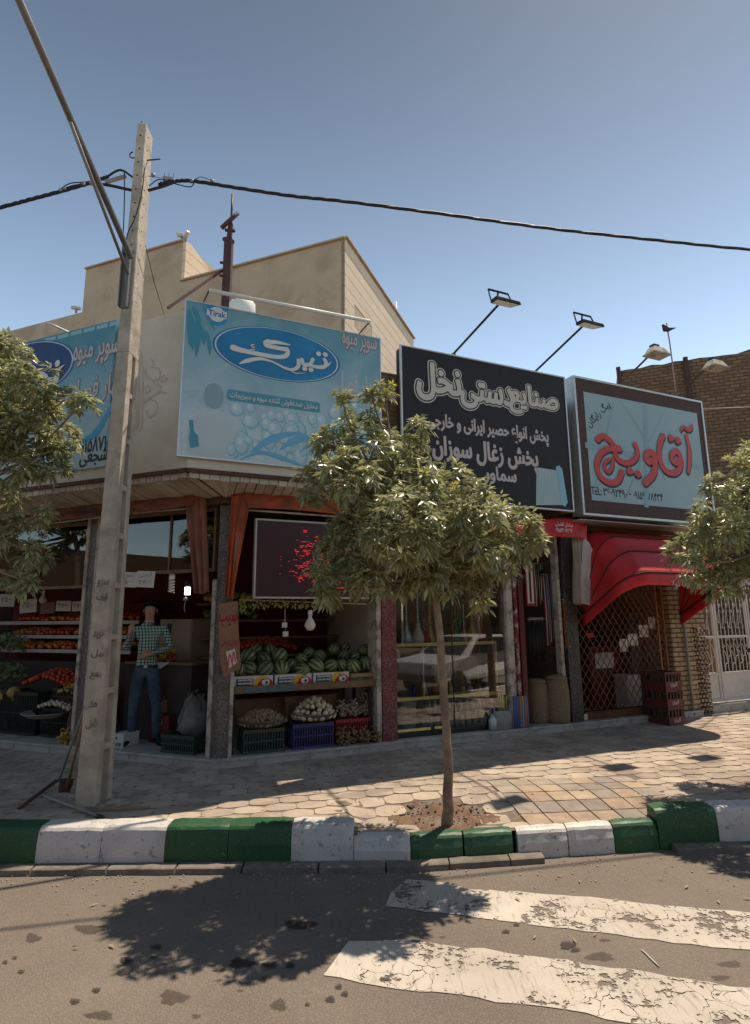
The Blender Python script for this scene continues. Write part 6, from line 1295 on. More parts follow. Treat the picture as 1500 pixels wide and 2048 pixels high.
fr_ = rib(*ribs[1]); lo_ = [p-(0, 0, .17+.05*abs(math.sin(i*.9))*.0) for i, p in enumerate(fr_)]; mb = MB(); mb.grid(lambda a, b: fr_[int(round(a*(nR_-1)))]*(1-b)+lo_[int(round(a*(nR_-1)))]*b, nR_-1, 3); mb.build('valance', REDC, t, solid=.004)
for ph, rd in ribs[1:4]: mb = MB(); mb.tube([p+(0, 0, .004) for p in rib(ph, rd+.006)], .010, 6); mb.build('rib', DARKM, t)
mb = MB(); put_text(mb, R, 'کوکا کولا', (6.02, 2.22, 6.42, 2.34), wP+1.11*math.cos(ribs[1][0])+.012, .02); put_text(mb, R, 'سفارش در محل', (6.58, 2.28, 6.82, 2.34), wP+1.11*math.cos(ribs[1][0])+.012, .01); put_text(mb, R, '۳۶۰۹۲۴۹۰', (6.60, 2.21, 6.80, 2.26), wP+1.11*math.cos(ribs[1][0])+.012, .01); mb.build('lettering', M('faded_white_print', (0.5, 0.38, 0.36), .6, .05, 5, 0), t)
# lattice gate
t = thing('lattice_gate', 'closed brown folding lattice gate of the sandwich shop', 'gate', R.P(6.2, -.14, ZP)); GATE = M('brown_gate_steel', (0.27, 0.12, 0.06), .6, .25, 12, .1)
mb = MB(); gu0, gu1, gz0, gz1 = 5.24, 7.09, ZP+.12, 3.12; sx, sz = .125, .17
k = -40
while k < 60:
    for sg_ in (1, -1):
        # strip from bottom going up
        ua = gu0+k*sx; pts = []
        za, zb_ = gz0, gz1; ub_ = ua+sg_*(gz1-gz0)*sx/sz*1.0
        t0, t1 = 0.0, 1.0
        du = ub_-ua
        for lim, s2 in ((gu0, 1), (gu1, -1)):
            if du*s2 > 0: t0 = max(t0, (lim-ua)/du)
            else: t1 = min(t1, (lim-ua)/du)
        if t1-t0 > .02:
            wv = -.142-.006*sg_; mb.bar(R.P(ua+du*t0, wv, za+(zb_-za)*t0), R.P(ua+du*t1, wv, za+(zb_-za)*t1), .005, .014, up=R.n)
    k += 1
mb.build('lattice', GATE, t)
for u in (gu0+.01, gu1-.16, gu1-.02): mb = MB(); mb.box(R, u-.012, u+.012, -.165, -.12, ZP+.12, 3.14); mb.build('upright', GATE, t); mb = MB(); mb.box(R, gu0+.02, 7.08, -.2, -.1, ZP+.003, ZP+.115); mb.build('bottom_track', M('orange_brown_wood', (0.26, 0.11, 0.05), .7, .3, 12), t, bevel=.004)
mb = MB(); mb.box(R, gu0-.02, gu0+.05, -.098, -.085, ZP+.01, ZP+.09); mb.build('bracket', ALU, t)
for i, (x0, y0, x1, y1) in enumerate(((1238, 1278, 1257, 1303), (1255, 1268, 1277, 1291), (1277, 1250, 1298, 1274), (1296, 1234, 1317, 1257))):
    u0, z0, u1, z1 = pbox(R, x0, y0, x1, y1, -.3); mb = MB(); mb.plate(R, [(u0, z0), (u1, z0), (u1, z1), (u0, z1)], -.3, .002); tag(mb.build('notice_paper', PAPER), ('white notice behind the lattice gate, lowest of the four', 'white notice behind the lattice gate, second from the bottom', 'white notice behind the lattice gate, third from the bottom', 'white notice behind the lattice gate, topmost of the four')[i], 'notice', 'papers behind the lattice gate')
mb = MB(); u0, z0, u1, z1 = pbox(R, 1174, 1266, 1187, 1275, -.135); mb.box(R, u0, u1, -.14, -.13, z0, z1); tag(mb.build('red_tag', HKM['red']), 'small red tag on the left part of the lattice gate', 'tag')
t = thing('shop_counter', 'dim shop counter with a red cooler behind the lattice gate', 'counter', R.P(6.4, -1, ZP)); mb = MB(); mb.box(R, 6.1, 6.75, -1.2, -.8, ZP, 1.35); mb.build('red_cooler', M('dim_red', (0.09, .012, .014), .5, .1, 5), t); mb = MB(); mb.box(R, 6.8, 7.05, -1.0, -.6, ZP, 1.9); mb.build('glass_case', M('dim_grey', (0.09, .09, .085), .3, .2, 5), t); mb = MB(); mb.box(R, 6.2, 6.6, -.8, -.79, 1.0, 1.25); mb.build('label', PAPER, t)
mb = MB(); mb.box(R, 6.55, 6.85, -.76, -.5, ZP, .9); tag(mb.build('carton', CARDW), 'pale stacked goods near the floor behind the lattice gate', 'box')
# crates of bottles
CRR = M('maroon_crate_plastic', (0.12, 0.03, 0.026), .6, .2, 8, .1, dirt=(0.07, .035, .03)); cA, cF, cB = G(1310, 1441, ZS), G(1340, 1454, ZS), G(1375, 1449, ZS)
e_r = (cB-cF); e_l = (cA-cF); sideR, sideL = .36, .42
e_r = e_r/np.linalg.norm(e_r); e_l = np.array([-e_r[1], e_r[0], 0])
CRF = Fr(0, 1, (cF[0], cF[1], 0)); CRF.d = e_r; CRF.n = -e_l; ztop = 1.01; hC = (ztop-ZS)/3
for k in range(3):
    z0 = ZS+.012+k*hC; t = thing('bottle_crate', ('maroon crate of empty bottles, lowest of the stack of three', 'maroon crate of empty bottles, middle one of the stack of three', 'maroon crate of empty bottles, topmost of the stack of three')[k], 'bottle crate', CRF.P(sideR/2, -sideL/2, z0), 'stacked bottle crates')
    mb = MB()
    for fc_ in range(4):
        def bx(a, b, za, zb2):
            if fc_ == 0: mb.box(CRF, a*sideR, b*sideR, -.015, 0, za, zb2)
            elif fc_ == 1: mb.box(CRF, a*sideR, b*sideR, -sideL, -sideL+.015, za, zb2)
            elif fc_ == 2: mb.box(CRF, 0.001, .015, -sideL*b+.001, -sideL*a-.001, za, zb2)
            else: mb.box(CRF, sideR-.015, sideR-.001, -sideL*b+.001, -sideL*a-.001, za, zb2)
        e = 0 if fc_ < 2 else .04
        bx(e, 1-e, z0, z0+hC*.45); bx(e, 1-e, z0+hC*.86, z0+hC-.004)
        for q in (.0, .2, .4, .6, .8, .93): bx(max(e, q), min(1-e, q+.06), z0+hC*.4505, z0+hC*.8595)
    mb.build('body', CRR, t)
    mb = MB(); BOT = M('bottle_glass_green', (0.03, .06, .03), .15, .2, 8, 0)
    for a in range(4):
        for b in range(4): mb.lathe(CRF.P(sideR*(a+.5)/4, -sideL*(b+.5)/4, z0+.01), [(.03, 0), (.031, .12), (.014, .18), (.013, hC-.03)], 8)
    o = mb.build('bottles', BOT, t)
    mb = MB(); put_text(mb, CRF, 'کوکا', (sideR*.3, z0+.03, sideR*.72, z0+hC*.36), .003, .03, 8); mb.build('lettering', M('faded_white_print', (0.5, 0.38, 0.36)), t)
# drain pipe and openwork bricks
mb = MB(); u = R.hit(1368, 1240, -.0)[0]; mb.tube([R.P(u-.0, -.02, 2.35), R.P(u+.02, -.02, 1.4), R.P(u+.03, -.02, .3)], .022, 10); tag(mb.build('drain_pipe', M('grey_pipe', (0.22, .23, .2), .6, .2, 8)), 'thin grey green drain pipe on the yellow brick pier', 'pipe')
t = thing('openwork_brick_panel', 'low openwork brick panel between the brick pier and the white gate', 'brick panel', R.P(7.75, -.2, ZS)); mb = MB(); uu0, uu1 = 7.625, 7.99
for i in range(22):
    z = ZS+.02+i*.062
    for j in range(5):
        u = uu0+j*.083+(i % 2)*.04; mb.box(R, u, min(u+.05, uu1), -.26, -.12, z, z+.045)
mb.build('bricks', BRY, t); mb = MB(); mb.box(R, uu0, uu1, -.36, -.3, ZS, 2.6); mb.build('backing', DARKIN, t)
mb = MB(); mb.box(R, 7.63, 7.99, -.3, -.1, 1.65, 3.2); mb.build('upper_bricks', BRY, t)
# ------------------------------------------------------------------ white iron gate
t = thing('iron_gate', 'white iron double gate with scrollwork at the right edge', 'gate', R.P(9, -.32, ZS)); WG = M('white_gate_paint', (0.60, 0.57, 0.53), .45, .06, 6, .05, dirt=(0.36, .3, .25), dirt_amt=.3); gw = -.32
gb = .40; ga = R.hit(1415, 1185, gw)[1]
u_s = R.hit(1400, 1300, gw)[0]; gtop = 2.45; kick = R.hit(1410, 1352, gw)[1]
leafs = [(u_s, u_s+.42), (u_s+.44, u_s+1.30), (u_s+1.32, u_s+2.2)]
mb = MB(); mb.box(R, u_s-.05, u_s+2.3, gw-.03, gw+.03, gtop, gtop+.06); mb.box(R, u_s-.05, u_s-.005, gw-.03, gw+.03, gb, gtop-.001); mb.build('frame', WG, t)
for li, (a, b) in enumerate(leafs):
    lf = MB(); lf.box(R, a, a+.045, gw-.02, gw+.02, gb, gtop-.01); lf.box(R, b-.045, b, gw-.02, gw+.02, gb, gtop-.01); lf.box(R, a+.046, b-.046, gw-.02, gw+.02, gb, gb+.05); lf.box(R, a+.046, b-.046, gw-.02, gw+.02, gtop-.06, gtop-.01); lf.box(R, a+.046, b-.046, gw-.02, gw+.02, kick, kick+.045); lf.box(R, a+.046, b-.046, gw-.02, gw+.02, kick+.62, kick+.66)
    lf.box(R, a+.046, b-.046, gw-.012, gw+.004, gb+.051, kick-.001); o = lf.build('gate_leaf', WG, t, bevel=.003)
    bb = MB(); n = max(2, int((b-a-.1)/.085))
    for k in range(1, n): u = a+.045+(b-a-.09)*k/n; bb.tube([R.P(u, gw, kick+.04), R.P(u, gw, gtop-.05)], .0065, 6)
    for k in range(0, n-1, 1):
        u = a+.045+(b-a-.09)*(k+1)/n
        for zc_, sg_ in ((kick+.25+.12*(k % 2), 1), (kick+.95-.1*(k % 2), -1)):
            pts = [R.P(u+sg_*(.045-.045*math.cos(tt))*1.0*(1-.08*tt), gw+.012, zc_+.16*(tt/6.28)*2-.16+.04*math.sin(tt*1.6)) for tt in np.linspace(0, 6.28, 22)]
            bb.tube(pts, .0055, 5)
            sp = [R.P(u+(.04*(1-s_/9.5))*math.cos(s_), gw+.014, zc_+.22+(.04*(1-s_/9.5))*math.sin(s_)) for s_ in np.linspace(0, 8.5, 26)]; bb.tube(sp, .005, 5)
    bb.build('scrollwork', WG, t)
mb = MB(); u = leafs[1][1]; mb.box(R, u-.10, u+.10, gw+.02, gw+.05, kick+.36, kick+.42); mb.build('latch', DARKM, t)
mb = MB(); mb.box(R, u_s-.2, u_s+2.6, gw-.2, gw+.18, ZS-.02, gb-.02); tag(mb.build('threshold_step', MARBLE, bevel=.008), 'worn stone threshold step under the white iron gate', 'step')
mb = MB(); mb.box(R, u_s-.2, u_s+3.4, -2.6, -2.5, ZS, 3.6); t2 = thing('courtyard_wall', 'dim plastered yard wall behind the white iron gate', 'wall', R.P(u_s+1, -2.55, ZS)); mb.build('wall', PLAST, t2)
mb = MB(); mb.box(R, u_s+2.3, u_s+5, -.5, -.2, ZS, 3.3); t2 = thing('yard_wall', 'brick yard wall beyond the white iron gate', 'wall', R.P(u_s+3, -.35, ZS)); mb.build('wall', BRY, t2)
mb = MB(); mb.tube([R.P(u_s+1.05, gw+.01, gtop+.05), R.P(u_s+1.05, gw+.01, gtop+.45)], .02, 8); tag(mb.build('gate_post', WG), 'thin white post rising above the white iron gate', 'post')
# ------------------------------------------------------------------ concrete utility pole
PX0, PY0 = -2.60, 5.27          # near left bottom corner of the pole
pole = thing('utility_pole', 'tall tapering concrete utility pole with rungs between its two flanges, standing by the kerb', 'utility pole', (PX0+.1, PY0+.15, ZS))
HT = 7.14
def pole_sec(z):
    f = (z-ZS)/(HT-ZS); wX = .172*(1-f)+.095*f; dY = .33*(1-f)+.20*f; cx = PX0+.095+.015*f; cy = PY0+.18
    return cx-wX/2, cx+wX/2, cy-dY/2, cy+dY/2
def pole_piece(mb, z0, z1, y0f, y1f, x0f=0.0, x1f=1.0, n=1, rough=0.0):
    def ring(z):
        xa, xb, ya, yb = pole_sec(z); x0, x1 = xa+(xb-xa)*x0f, xa+(xb-xa)*x1f
        y0, y1 = (ya+y0f if y0f >= 0 else yb+y0f), (ya+y1f if y1f > 0 else yb+y1f)
        j = lambda: random.uniform(-rough, rough)
        return [(x0+j(), y0+j(), z), (x1+j(), y0+j(), z), (x1+j(), y1+j(), z), (x0+j(), y1+j(), z)]
    vs = []
    for k in range(n+1): vs += ring(z0+(z1-z0)*k/n)
    mb.add(vs, [(3, 2, 1, 0)]+[(4*k+i, 4*k+(i+1) % 4, 4*(k+1)+(i+1) % 4, 4*(k+1)+i) for k in range(n) for i in range(4)]+[(4*n, 4*n+1, 4*n+2, 4*n+3)])
ZSOL = 4.47
mb = MB(); pole_piece(mb, ZS-.05, ZSOL, 0.0, .10, n=60, rough=.0022); mb.build('front_flange', CONC, pole, bevel=.006)
mb = MB(); pole_piece(mb, ZS-.05, ZSOL, -.085, -0.0001, n=60, rough=.0022); mb.build('rear_flange', CONC, pole, bevel=.006)
mb = MB(); pole_piece(mb, ZSOL, HT, 0.0, -0.0001, n=40, rough=.002); mb.build('shaft', CONC, pole, bevel=.012)
for zz in (.71, 1.19, 1.67, 2.14, 2.61, 3.08, 3.55, 4.02):
    mb = MB(); xa, xb, ya, yb = pole_sec(zz); h_ = .035
    pole_piece(mb, zz, zz+.055, .1005, -.0855, .12, .995); mb.build('rung', CONC, pole, bevel=.008)
mb = MB()
for k in range(14):
    z = 5.0+k*.165; xa, xb, ya, yb = pole_sec(z); mb.lathe((xa+(xb-xa)*.5, ya-.002, z), [(.008, 0), (.008, .004)], 8, axis=(0, -1, 0)); mb.lathe((xb-.001, ya+.08, z+.05), [(.007, 0), (.007, .004)], 8, axis=(1, 0, 0))
mb.build('bolt_holes', DARKM, pole)['kind'] = 'stuff'
mb = MB()
XP = Fr(90, 1, (0, 0, 0))
rd = random.Random(4)
def scrawl(z0, z1, wd):
    xa, xb, ya, yb = pole_sec((z0+z1)/2); cx = (xa+xb)/2
    pts = [(cx+rd.uniform(-wd, wd), z1+(z0-z1)*k/5+rd.uniform(-.02, .02)) for k in range(6)]; mb.ribbon(XP, pts, .009, -(pole_sec(z0)[2]-.004)-0.0+.0, cap=False)
xa0 = pole_sec(1.4)
for i, (zc, s_, txt) in enumerate(((2.18, .10, 'سرو'), (2.06, .09, 'قف'), (1.72, .10, 'خرید'), (1.55, .10, 'مل'), (1.36, .09, 'نقع'), (1.12, .07, 'مد'), (.95, .10, 'کباب'))):
    sx_ = pole_sec(zc); cx = (sx_[0]+sx_[1])/2; w_ = -(min(pole_sec(zc-.1)[2], pole_sec(zc+.1)[2]))+.006
    put_text(mb, XP, txt, (cx-s_*.5, zc-s_*.4, cx+s_*.55, zc+s_*.4), w_, .01, rd.uniform(-15, 25))
mb.build('graffiti', M('faded_black_paint', (0.20, 0.17, 0.145), .9, .3, 20, 0), pole)
# hook, pin, clamps
mb = MB(); xa, xb, ya, yb = pole_sec(6.76); c = np.array([xa-.05, ya+.08, 6.81]); mb.tube([c+(.05, 0, -.04)]+[c+(.038*math.cos(a), 0, .038*math.sin(a)) for a in np.linspace(-.9, -4.6, 12)], .007, 6); mb.build('hook', RUST, pole)
mb = MB(); mb.tube([(xb, ya+.1, 6.76), (xb+.14, ya+.1, 6.775)], .008, 6); mb.build('pin', RUST, pole)
# steel channel bracket for the lamp arm
brk = thing('street_lamp', 'long grey twin tube street lamp arm bolted to the concrete pole, reaching out of view', 'street lamp', AT(258, 560, 5.25))
STL = M('grey_galvanised_tube', (0.22, 0.20, 0.185), .5, .15, 8, .05, metal=.4)
mb = MB(); xa, xb, ya, yb = pole_sec(5.2); yq = ya-.008
mb.box(X, xa-.005, xa+.085, -yq, -(yq-.012), 4.94, 5.60); mb.box(X, xa-.005, xa+.004, -(yq-.0125), -(yq-.055), 4.94, 5.60); mb.box(X, xa+.076, xa+.085, -(yq-.0125), -(yq-.055), 4.94, 5.60); mb.build('channel', STL, brk)
top = AT(262, 515, 5.20); far_ = AT(35, -6, 3.35); low = AT(256, 548, 5.20); mid = far_*.42+top*.58
mb = MB(); ext = far_+(far_-top)*.9; mb.tube([top, ext], [.030, .026], 12); mb.build('main_tube', STL, brk)
mb = MB(); jn_ = top+(far_-top)*.62; mb.tube([low, jn_-(0, 0, .03)], [.016, .016], 8); mb.build('brace_tube', STL, brk)
# overhead cable bundle
BLKC = M('black_cable', (0.018, 0.016, 0.016), .55, .2, 30, .2)
def cab_at(px, py):   # the line runs from left front to right rear
    d = ray(px, py); nrm = np.array([-.24, 1, 0]); o = np.array([-2.45, 5.40, 0]); t_ = np.dot(o-CO, nrm)/np.dot(d, nrm); return CO+d*t_
cable = thing('overhead_cable', 'thick twisted black overhead cable bundle passing the concrete pole and crossing the sky', 'cable', cab_at(280, 366))
for nm, pts in (('left_span', [(-420, 505), (-150, 452), (0, 415), (60, 399), (120, 383), (185, 364), (215, 353)]), ('right_span', [(318, 368), (345, 363), (385, 362), (470, 375), (585, 392), (700, 404), (900, 430), (1100, 457), (1300, 479), (1500, 499), (1760, 517), (2100, 530)])):
    q = smooth_line([cab_at(*p) for p in pts], 14); mb = MB()
    for k in range(3):
        tw = [p+np.array([math.cos(i*.55+k*2.09)*.011, 0, math.sin(i*.55+k*2.09)*.011]) for i, p in enumerate(q)]; mb.tube(tw, .0125, 6)
    mb.build('cable_span', BLKC, cable)
mb = MB()
for pts, r in (([(215, 353), (240, 340), (262, 352), (272, 362)], .012), ([(190, 366), (225, 372), (262, 380), (284, 380)], .016), ([(296, 381), (325, 373), (350, 364)], .016), ([(298, 372), (318, 359), (345, 366), (378, 374), (388, 367)], .006), ([(118, 380), (140, 367), (172, 364), (190, 362)], .006), ([(130, 376), (150, 370), (176, 368)], .005), ([(385, 362), (402, 354), (424, 362)], .004), ([(256, 354), (256, 420), (252, 520), (250, 548)], .006), ([(296, 345), (290, 400), (276, 450), (262, 480), (258, 520)], .006)):
    mb.tube(smooth_line([cab_at(*p)-(0, .09, 0) if min(a for a, b in pts) > 240 and max(a for a, b in pts) < 300 else cab_at(*p) for p in pts], 6), r, 6)
mb.build('jumper_wires', BLKC, cable)
CLP = M('grey_clamp_metal', (0.30, 0.27, 0.25), .5, .2, 12, .1, metal=.3)
mb = MB(); mb.bar(cab_at(210, 365), cab_at(252, 352), .03, .03); mb.build('strain_clamp', CLP, cable)
mb = MB(); mb.bar(cab_at(326, 356), cab_at(346, 358), .02, .035)
for x in (329, 338, 347): mb.bar(cab_at(x, 355), cab_at(x, 347), .008, .008)
mb.tube([cab_at(296, 352), cab_at(326, 356)], .004, 5)
mb.build('strain_clamp', CLP, cable)
mb = MB()
for x, y in ((122, 381), (130, 378), (168, 369), (182, 366), (384, 362), (424, 362), (306, 350)): mb.lathe(cab_at(x, y)-(0, 0, .018), [(.018, 0), (.022, .01), (.022, .028), (.01, .036)], 8)
mb.build('connector', CLP, cable)
mb = MB(); mb.tube([cab_at(291, 490), AT(307, 560, 5.7), R.P(-.72, -.2, 5.33)], .004, 5); tag(mb.build('guy_wire', BLKC), 'thin dark wire running down from the pole to the cream fascia', 'wire')

# tools leaning on the pole, pick on the ground, rubble
HAN = M('worn_tool_wood', (0.33, 0.20, 0.10), .7, .25, 20, .15); HAN2 = M('grey_tool_shaft', (0.30, 0.28, 0.25), .6, .2, 20, .1)
t = thing('broom', 'broom with a grey shaft leaning against the left side of the concrete pole', 'broom', G(118, 1562, ZS)); a, b = G(120, 1556, ZS+.05), AT(180, 1383, 5.42); mb = MB(); mb.tube([a, b], .012, 8); mb.build('shaft', HAN2, t); mb = MB()
for k in range(60): d = np.array([random.uniform(-.09, .09), random.uniform(-.06, .06), 0]); mb.add([a-(.002, 0, 0), a+(.002, 0, 0), a+d+(0, 0, -.05)], [(0, 1, 2)])
mb.build('bristles', DARKM, t)
t = thing('shovel', 'shovel with a brown wooden shaft leaning against the left side of the concrete pole', 'shovel', G(130, 1595, ZS)); a, b = G(133, 1580, ZS+.03), AT(175, 1408, 5.32); mb = MB(); mb.tube([a, b], .014, 8); mb.build('shaft', HAN, t); mb = MB(); mb.grid(lambda u, v: a+np.array([(u-.5)*.13*(1-.5*v*v), .03*math.cos((u-.5)*3)-.01-.05*v, .10-.17*v*1.0]), 6, 6); mb.build('blade', RUST, t, solid=.004)
t = thing('pickaxe', 'grey shafted pick lying on the rubble and the white kerb in front of the pole', 'pickaxe', G(150, 1610, ZS)); a, b = G(88, 1592, ZS+.05), G(206, 1636, ZS+.025); mb = MB(); mb.tube([a, b], .012, 8); mb.build('shaft', HAN2, t); mb = MB(); mb.tube([b-(b-a)*.09, b], .017, 8); mb.build('ferrule', DARKM, t)
t = thing('shovel', 'rusty wooden tool lying flat left of the broom on the shaded pavement', 'shovel', G(70, 1590, ZS)); a, b = G(38, 1617, ZS+.02), G(112, 1562, ZS+.09); mb = MB(); mb.tube([a, b], .016, 8); mb.build('shaft', RUST, t)
t = thing('wooden_batten', 'thin weathered batten lying on the pavement behind the white kerb', 'batten', G(250, 1620, ZS)); mb = MB(); mb.bar(G(148, 1621, ZS+.03), G(300, 1614, ZS+.03), .02, .012); mb.build('wood', HAN, t)
RUB = M('broken_concrete', (0.36, 0.30, 0.24), .95, .3, 15, .8, dirt=(0.18, .14, .11))
def rubble(p, r, label, sq=(1, .6, .3), seed=1):
    st = random.getstate(); random.seed(seed); mb = MB(); mb.ball((0, 0, 0), 1, 12, 8, (1, 1, 1), .18); mb.sm = [False]*len(mb.f); random.setstate(st); mb.v = [(x*r*sq[0]+p[0], y*r*sq[1]+p[1], max(z, -.6)*r*sq[2]+p[2]+r*sq[2]*.5) for x, y, z in mb.v]
    tag(mb.build('rubble', RUB), label, 'rubble', 'broken concrete at the foot of the pole')
rubble(G(232, 1612, ZS), .11, 'large flat broken concrete slab right of the pole foot', (1.1, .6, .38), 2); rubble(G(185, 1618, ZS), .09, 'broken concrete lump in front of the pole foot', (1.2, .5, .35), 3); rubble(G(262, 1603, ZS), .06, 'small pale chunk at the right end of the rubble', (1.2, .6, .35), 4); rubble(G(150, 1600, ZS), .07, 'dark earthy lump between the tools and the pole', (1, .8, .5), 6)
mb = MB()
for k in range(160):
    p = G(random.uniform(90, 280), random.uniform(1590, 1626), ZS+.004); s_ = random.uniform(.004, .016); mb.box(X, p[0], p[0]+s_, -p[1], -p[1]+s_, p[2]-.002, p[2]+s_*.7)
struct(mb.build('rubble_crumbs', RUB, loc=(0, 0, 0)), 'stuff')
mb = MB(); 
for k in range(40): p = G(180+random.uniform(-6, 6), 1598, ZS); mb.add([p-(.004, 0, 0), p+(.004, 0, 0), p+(random.uniform(-.03, .03), -.02, random.uniform(.02, .10))], [(0, 1, 2)])
tag(mb.build('weed', M('weed_green', (0.08, .14, .03), .6, .3, 30)), 'tiny green weed growing at the foot of the concrete pole', 'weed')

# ------------------------------------------------------------------ rooftop things
BRNP = M('brown_painted_steel', (0.07, 0.03, 0.028), .6, .25, 10, .1); MY = 8.6
t = thing('antenna_mast', 'dark brown rooftop mast with a cylinder across its thin upper rod and a slanting brace', 'mast', AT(452, 640, MY))
mb = MB(); mb.bar(AT(450, 660, MY), AT(458, 478, MY), .13, .13); mb.build('post', BRNP, t, bevel=.006); mb = MB(); mb.bar(AT(458, 480, MY), AT(462, 448, MY), .07, .07); mb.bar(AT(446, 478, MY), AT(468, 484, MY), .05, .04); mb.bar(AT(450, 460, MY), AT(470, 462, MY), .05, .03); mb.bar(AT(440, 525, MY), AT(452, 526, MY), .03, .03); mb.bar(AT(439, 551, MY), AT(451, 553, MY), .03, .03); mb.build('brackets', BRNP, t)
mb = MB(); mb.tube([AT(462, 450, MY), AT(465, 388, MY)], .018, 8); mb.build('rod', BRNP, t); mb = MB(); mb.tube([AT(443, 456, MY-.05), AT(476, 426, MY-.05)], .036, 12); mb.build('cylinder', BRNP, t); mb = MB(); mb.bar(AT(446, 540, MY), AT(336, 616, 7.4), .035, .035); mb.build('brace', BRNP, t)
t = thing('water_barrel', 'white plastic barrel with torn cover behind the right blue sign', 'barrel', AT(484, 640, 8.4)); c = AT(484, 640, 8.4); mb = MB(); mb.lathe(c, [(.18, 0), (.20, .05), (.20, .26), (.16, .30), (.1, .31)], 20); mb.v = [tuple(V3(v)+np.random.default_rng(i).normal(0, .007, 3)) for i, v in enumerate(mb.v)]; mb.build('body', M('white_barrel_plastic', (0.72, .71, .68), .5, .04, 5, .1), t)
t = thing('bird_post', 'thin pinkish rooftop pole with a dark winged crossbar before the brick building', 'pole', R.P(7.0, -.3, 5.1)); 
def rp(x, y, w=-.4): return R.pt(x, y, w)
mb = MB(); mb.tube([rp(1354, 806), rp(1346, 735), rp(1340, 690), rp(1333, 646)], .014, 6); mb.build('rod', M('pinkish_rod', (0.35, .2, .17), .7, .2, 8), t); mb = MB(); q = [rp(1323, 650), rp(1335, 657), rp(1350, 657), rp(1336, 664), rp(1326, 663)]; mb.add(q+[p+R.n*.04 for p in q], [(0, 1, 2, 3, 4), (9, 8, 7, 6, 5)]+[(i, (i+1) % 5, 5+(i+1) % 5, 5+i) for i in range(5)]); mb.build('crossbar', DARKM, t)
# ------------------------------------------------------------------ tall building behind
TP = AT(690, 475, 15.5); TL = Fr(-69, -1, (TP[0], TP[1], 0)); TR = Fr(21, 1, (TP[0], TP[1], 0)); ZT = TP[2]
RENL = M('buff_render', (0.46, 0.355, 0.26), .9, .06, 1.5, .1, dirt=(0.34, .25, .18), dirt_amt=.7, dscale=.9)
def siding():
    m, t_, b, pos, g = base_mat('cream_siding'); sp = t_.new('SeparateXYZ'); t_.l.new(pos, sp.inputs[0]); n = t_.noise(pos, 2, 5)
    fz = t_.math('FRACT', t_.math('MULTIPLY', sp.outputs[2], 2.6)); c = t_.mix(t_.ramp(n, .3, .7), (0.62, .48, .35), (0.70, .55, .41)); c = t_.mix(t_.math('LESS_THAN', fz, .05), c, (0.36, .26, .18)); t_.l.new(c, b.inputs['Base Color']); b.inputs['Roughness'].default_value = .8
    bp = t_.new('Bump'); bp.inputs['Strength'].default_value = .5; bp.inputs['Distance'].default_value = .02; t_.l.new(t_.ramp(fz, .0, .06), bp.inputs['Height']); t_.l.new(bp.outputs[0], b.inputs['Normal']); return m
SID = siding()
tb_ = thing('apartment_building', 'tall buff rendered building behind the shop with a stair block and sunlit cream side wall', 'building', TP*[1, 1, 0])
u1 = TL.hit(421, 548, 0)[0]; u2, zc1 = TL.hit(367, 481, 0); u3, zc2 = TL.hit(172, 541, 0); u4, zl4 = TL.hit(158, 626, 0); zl5 = TL.hit(0, 668, 0)[1]; ztop = (zc1+zc2)/2
def obox(mb, fr1, u0, u1_, d, z0, z1, fr2=TR): mb.hexa([fr1.P(u0, 0, z0), fr1.P(u1_, 0, z0), fr1.P(u1_, -d, z0), fr1.P(u0, -d, z0), fr1.P(u0, 0, z1), fr1.P(u1_, 0, z1), fr1.P(u1_, -d, z1), fr1.P(u0, -d, z1)])
mb = MB(); obox(mb, TL, 0.01, u2, 7, 0, ZT-.05); mb.build('main_wall', RENL, tb_); mb = MB(); obox(mb, TL, u2+.001, u3, 5, 0, ztop); mb.build('stair_block', RENL, tb_)
q = [TL.P(u2, 0, ztop), TL.P(u2, 0, ZT-.05), TL.P(u2, -2.6, ZT-.05), TL.P(u2, -1.2, ztop-.3), TL.P(u2, -.3, ztop)]; mb = MB(); mb.add(q+[p-TL.d*.12 for p in q], [(0, 1, 2, 3, 4), (9, 8, 7, 6, 5)]+[(i, (i+1) % 5, 5+(i+1) % 5, 5+i) for i in range(5)]); mb.build('parapet_return', SID, tb_)
mb = MB(); obox(mb, TL, u3+.001, u3+9, 6, 0, (zl4)); mb.build('low_wall', RENL, tb_)
w_u, w_z0, w_u1, w_z1 = TR.hit(709, 672, .0)[0], TR.hit(724, 672, 0)[1], TR.hit(744, 660, .0)[0], TR.hit(712, 612, 0)[1]
mb = MB(); TH_ = .12; TRo = TR
def tw(u0, u1_, z0, z1): mb.hexa([TR.P(u0, 0, z0), TR.P(u1_, 0, z0), TR.P(u1_, -TH_, z0), TR.P(u0, -TH_, z0), TR.P(u0, 0, z1), TR.P(u1_, 0, z1), TR.P(u1_, -TH_, z1), TR.P(u0, -TH_, z1)])
wu0, wu1 = sorted((w_u, w_u1)); tw(0, wu0, 0, ZT); tw(wu1, 6.9, 0, ZT); tw(wu0, wu1, 0, w_z0); tw(wu0, wu1, w_z1, ZT); mb.build('side_wall', SID, tb_)
mb = MB(); mb.hexa([TR.P(wu0, -.08, w_z0), TR.P(wu1, -.08, w_z0), TR.P(wu1, -.1, w_z0), TR.P(wu0, -.1, w_z0), TR.P(wu0, -.08, w_z1), TR.P(wu1, -.08, w_z1), TR.P(wu1, -.1, w_z1), TR.P(wu0, -.1, w_z1)]); wn_ = mb.build('window', M('pale_window_glass', (0.28, .36, .42), .1, .1, 3, 0, spec=.8), tb_)
mb = MB()
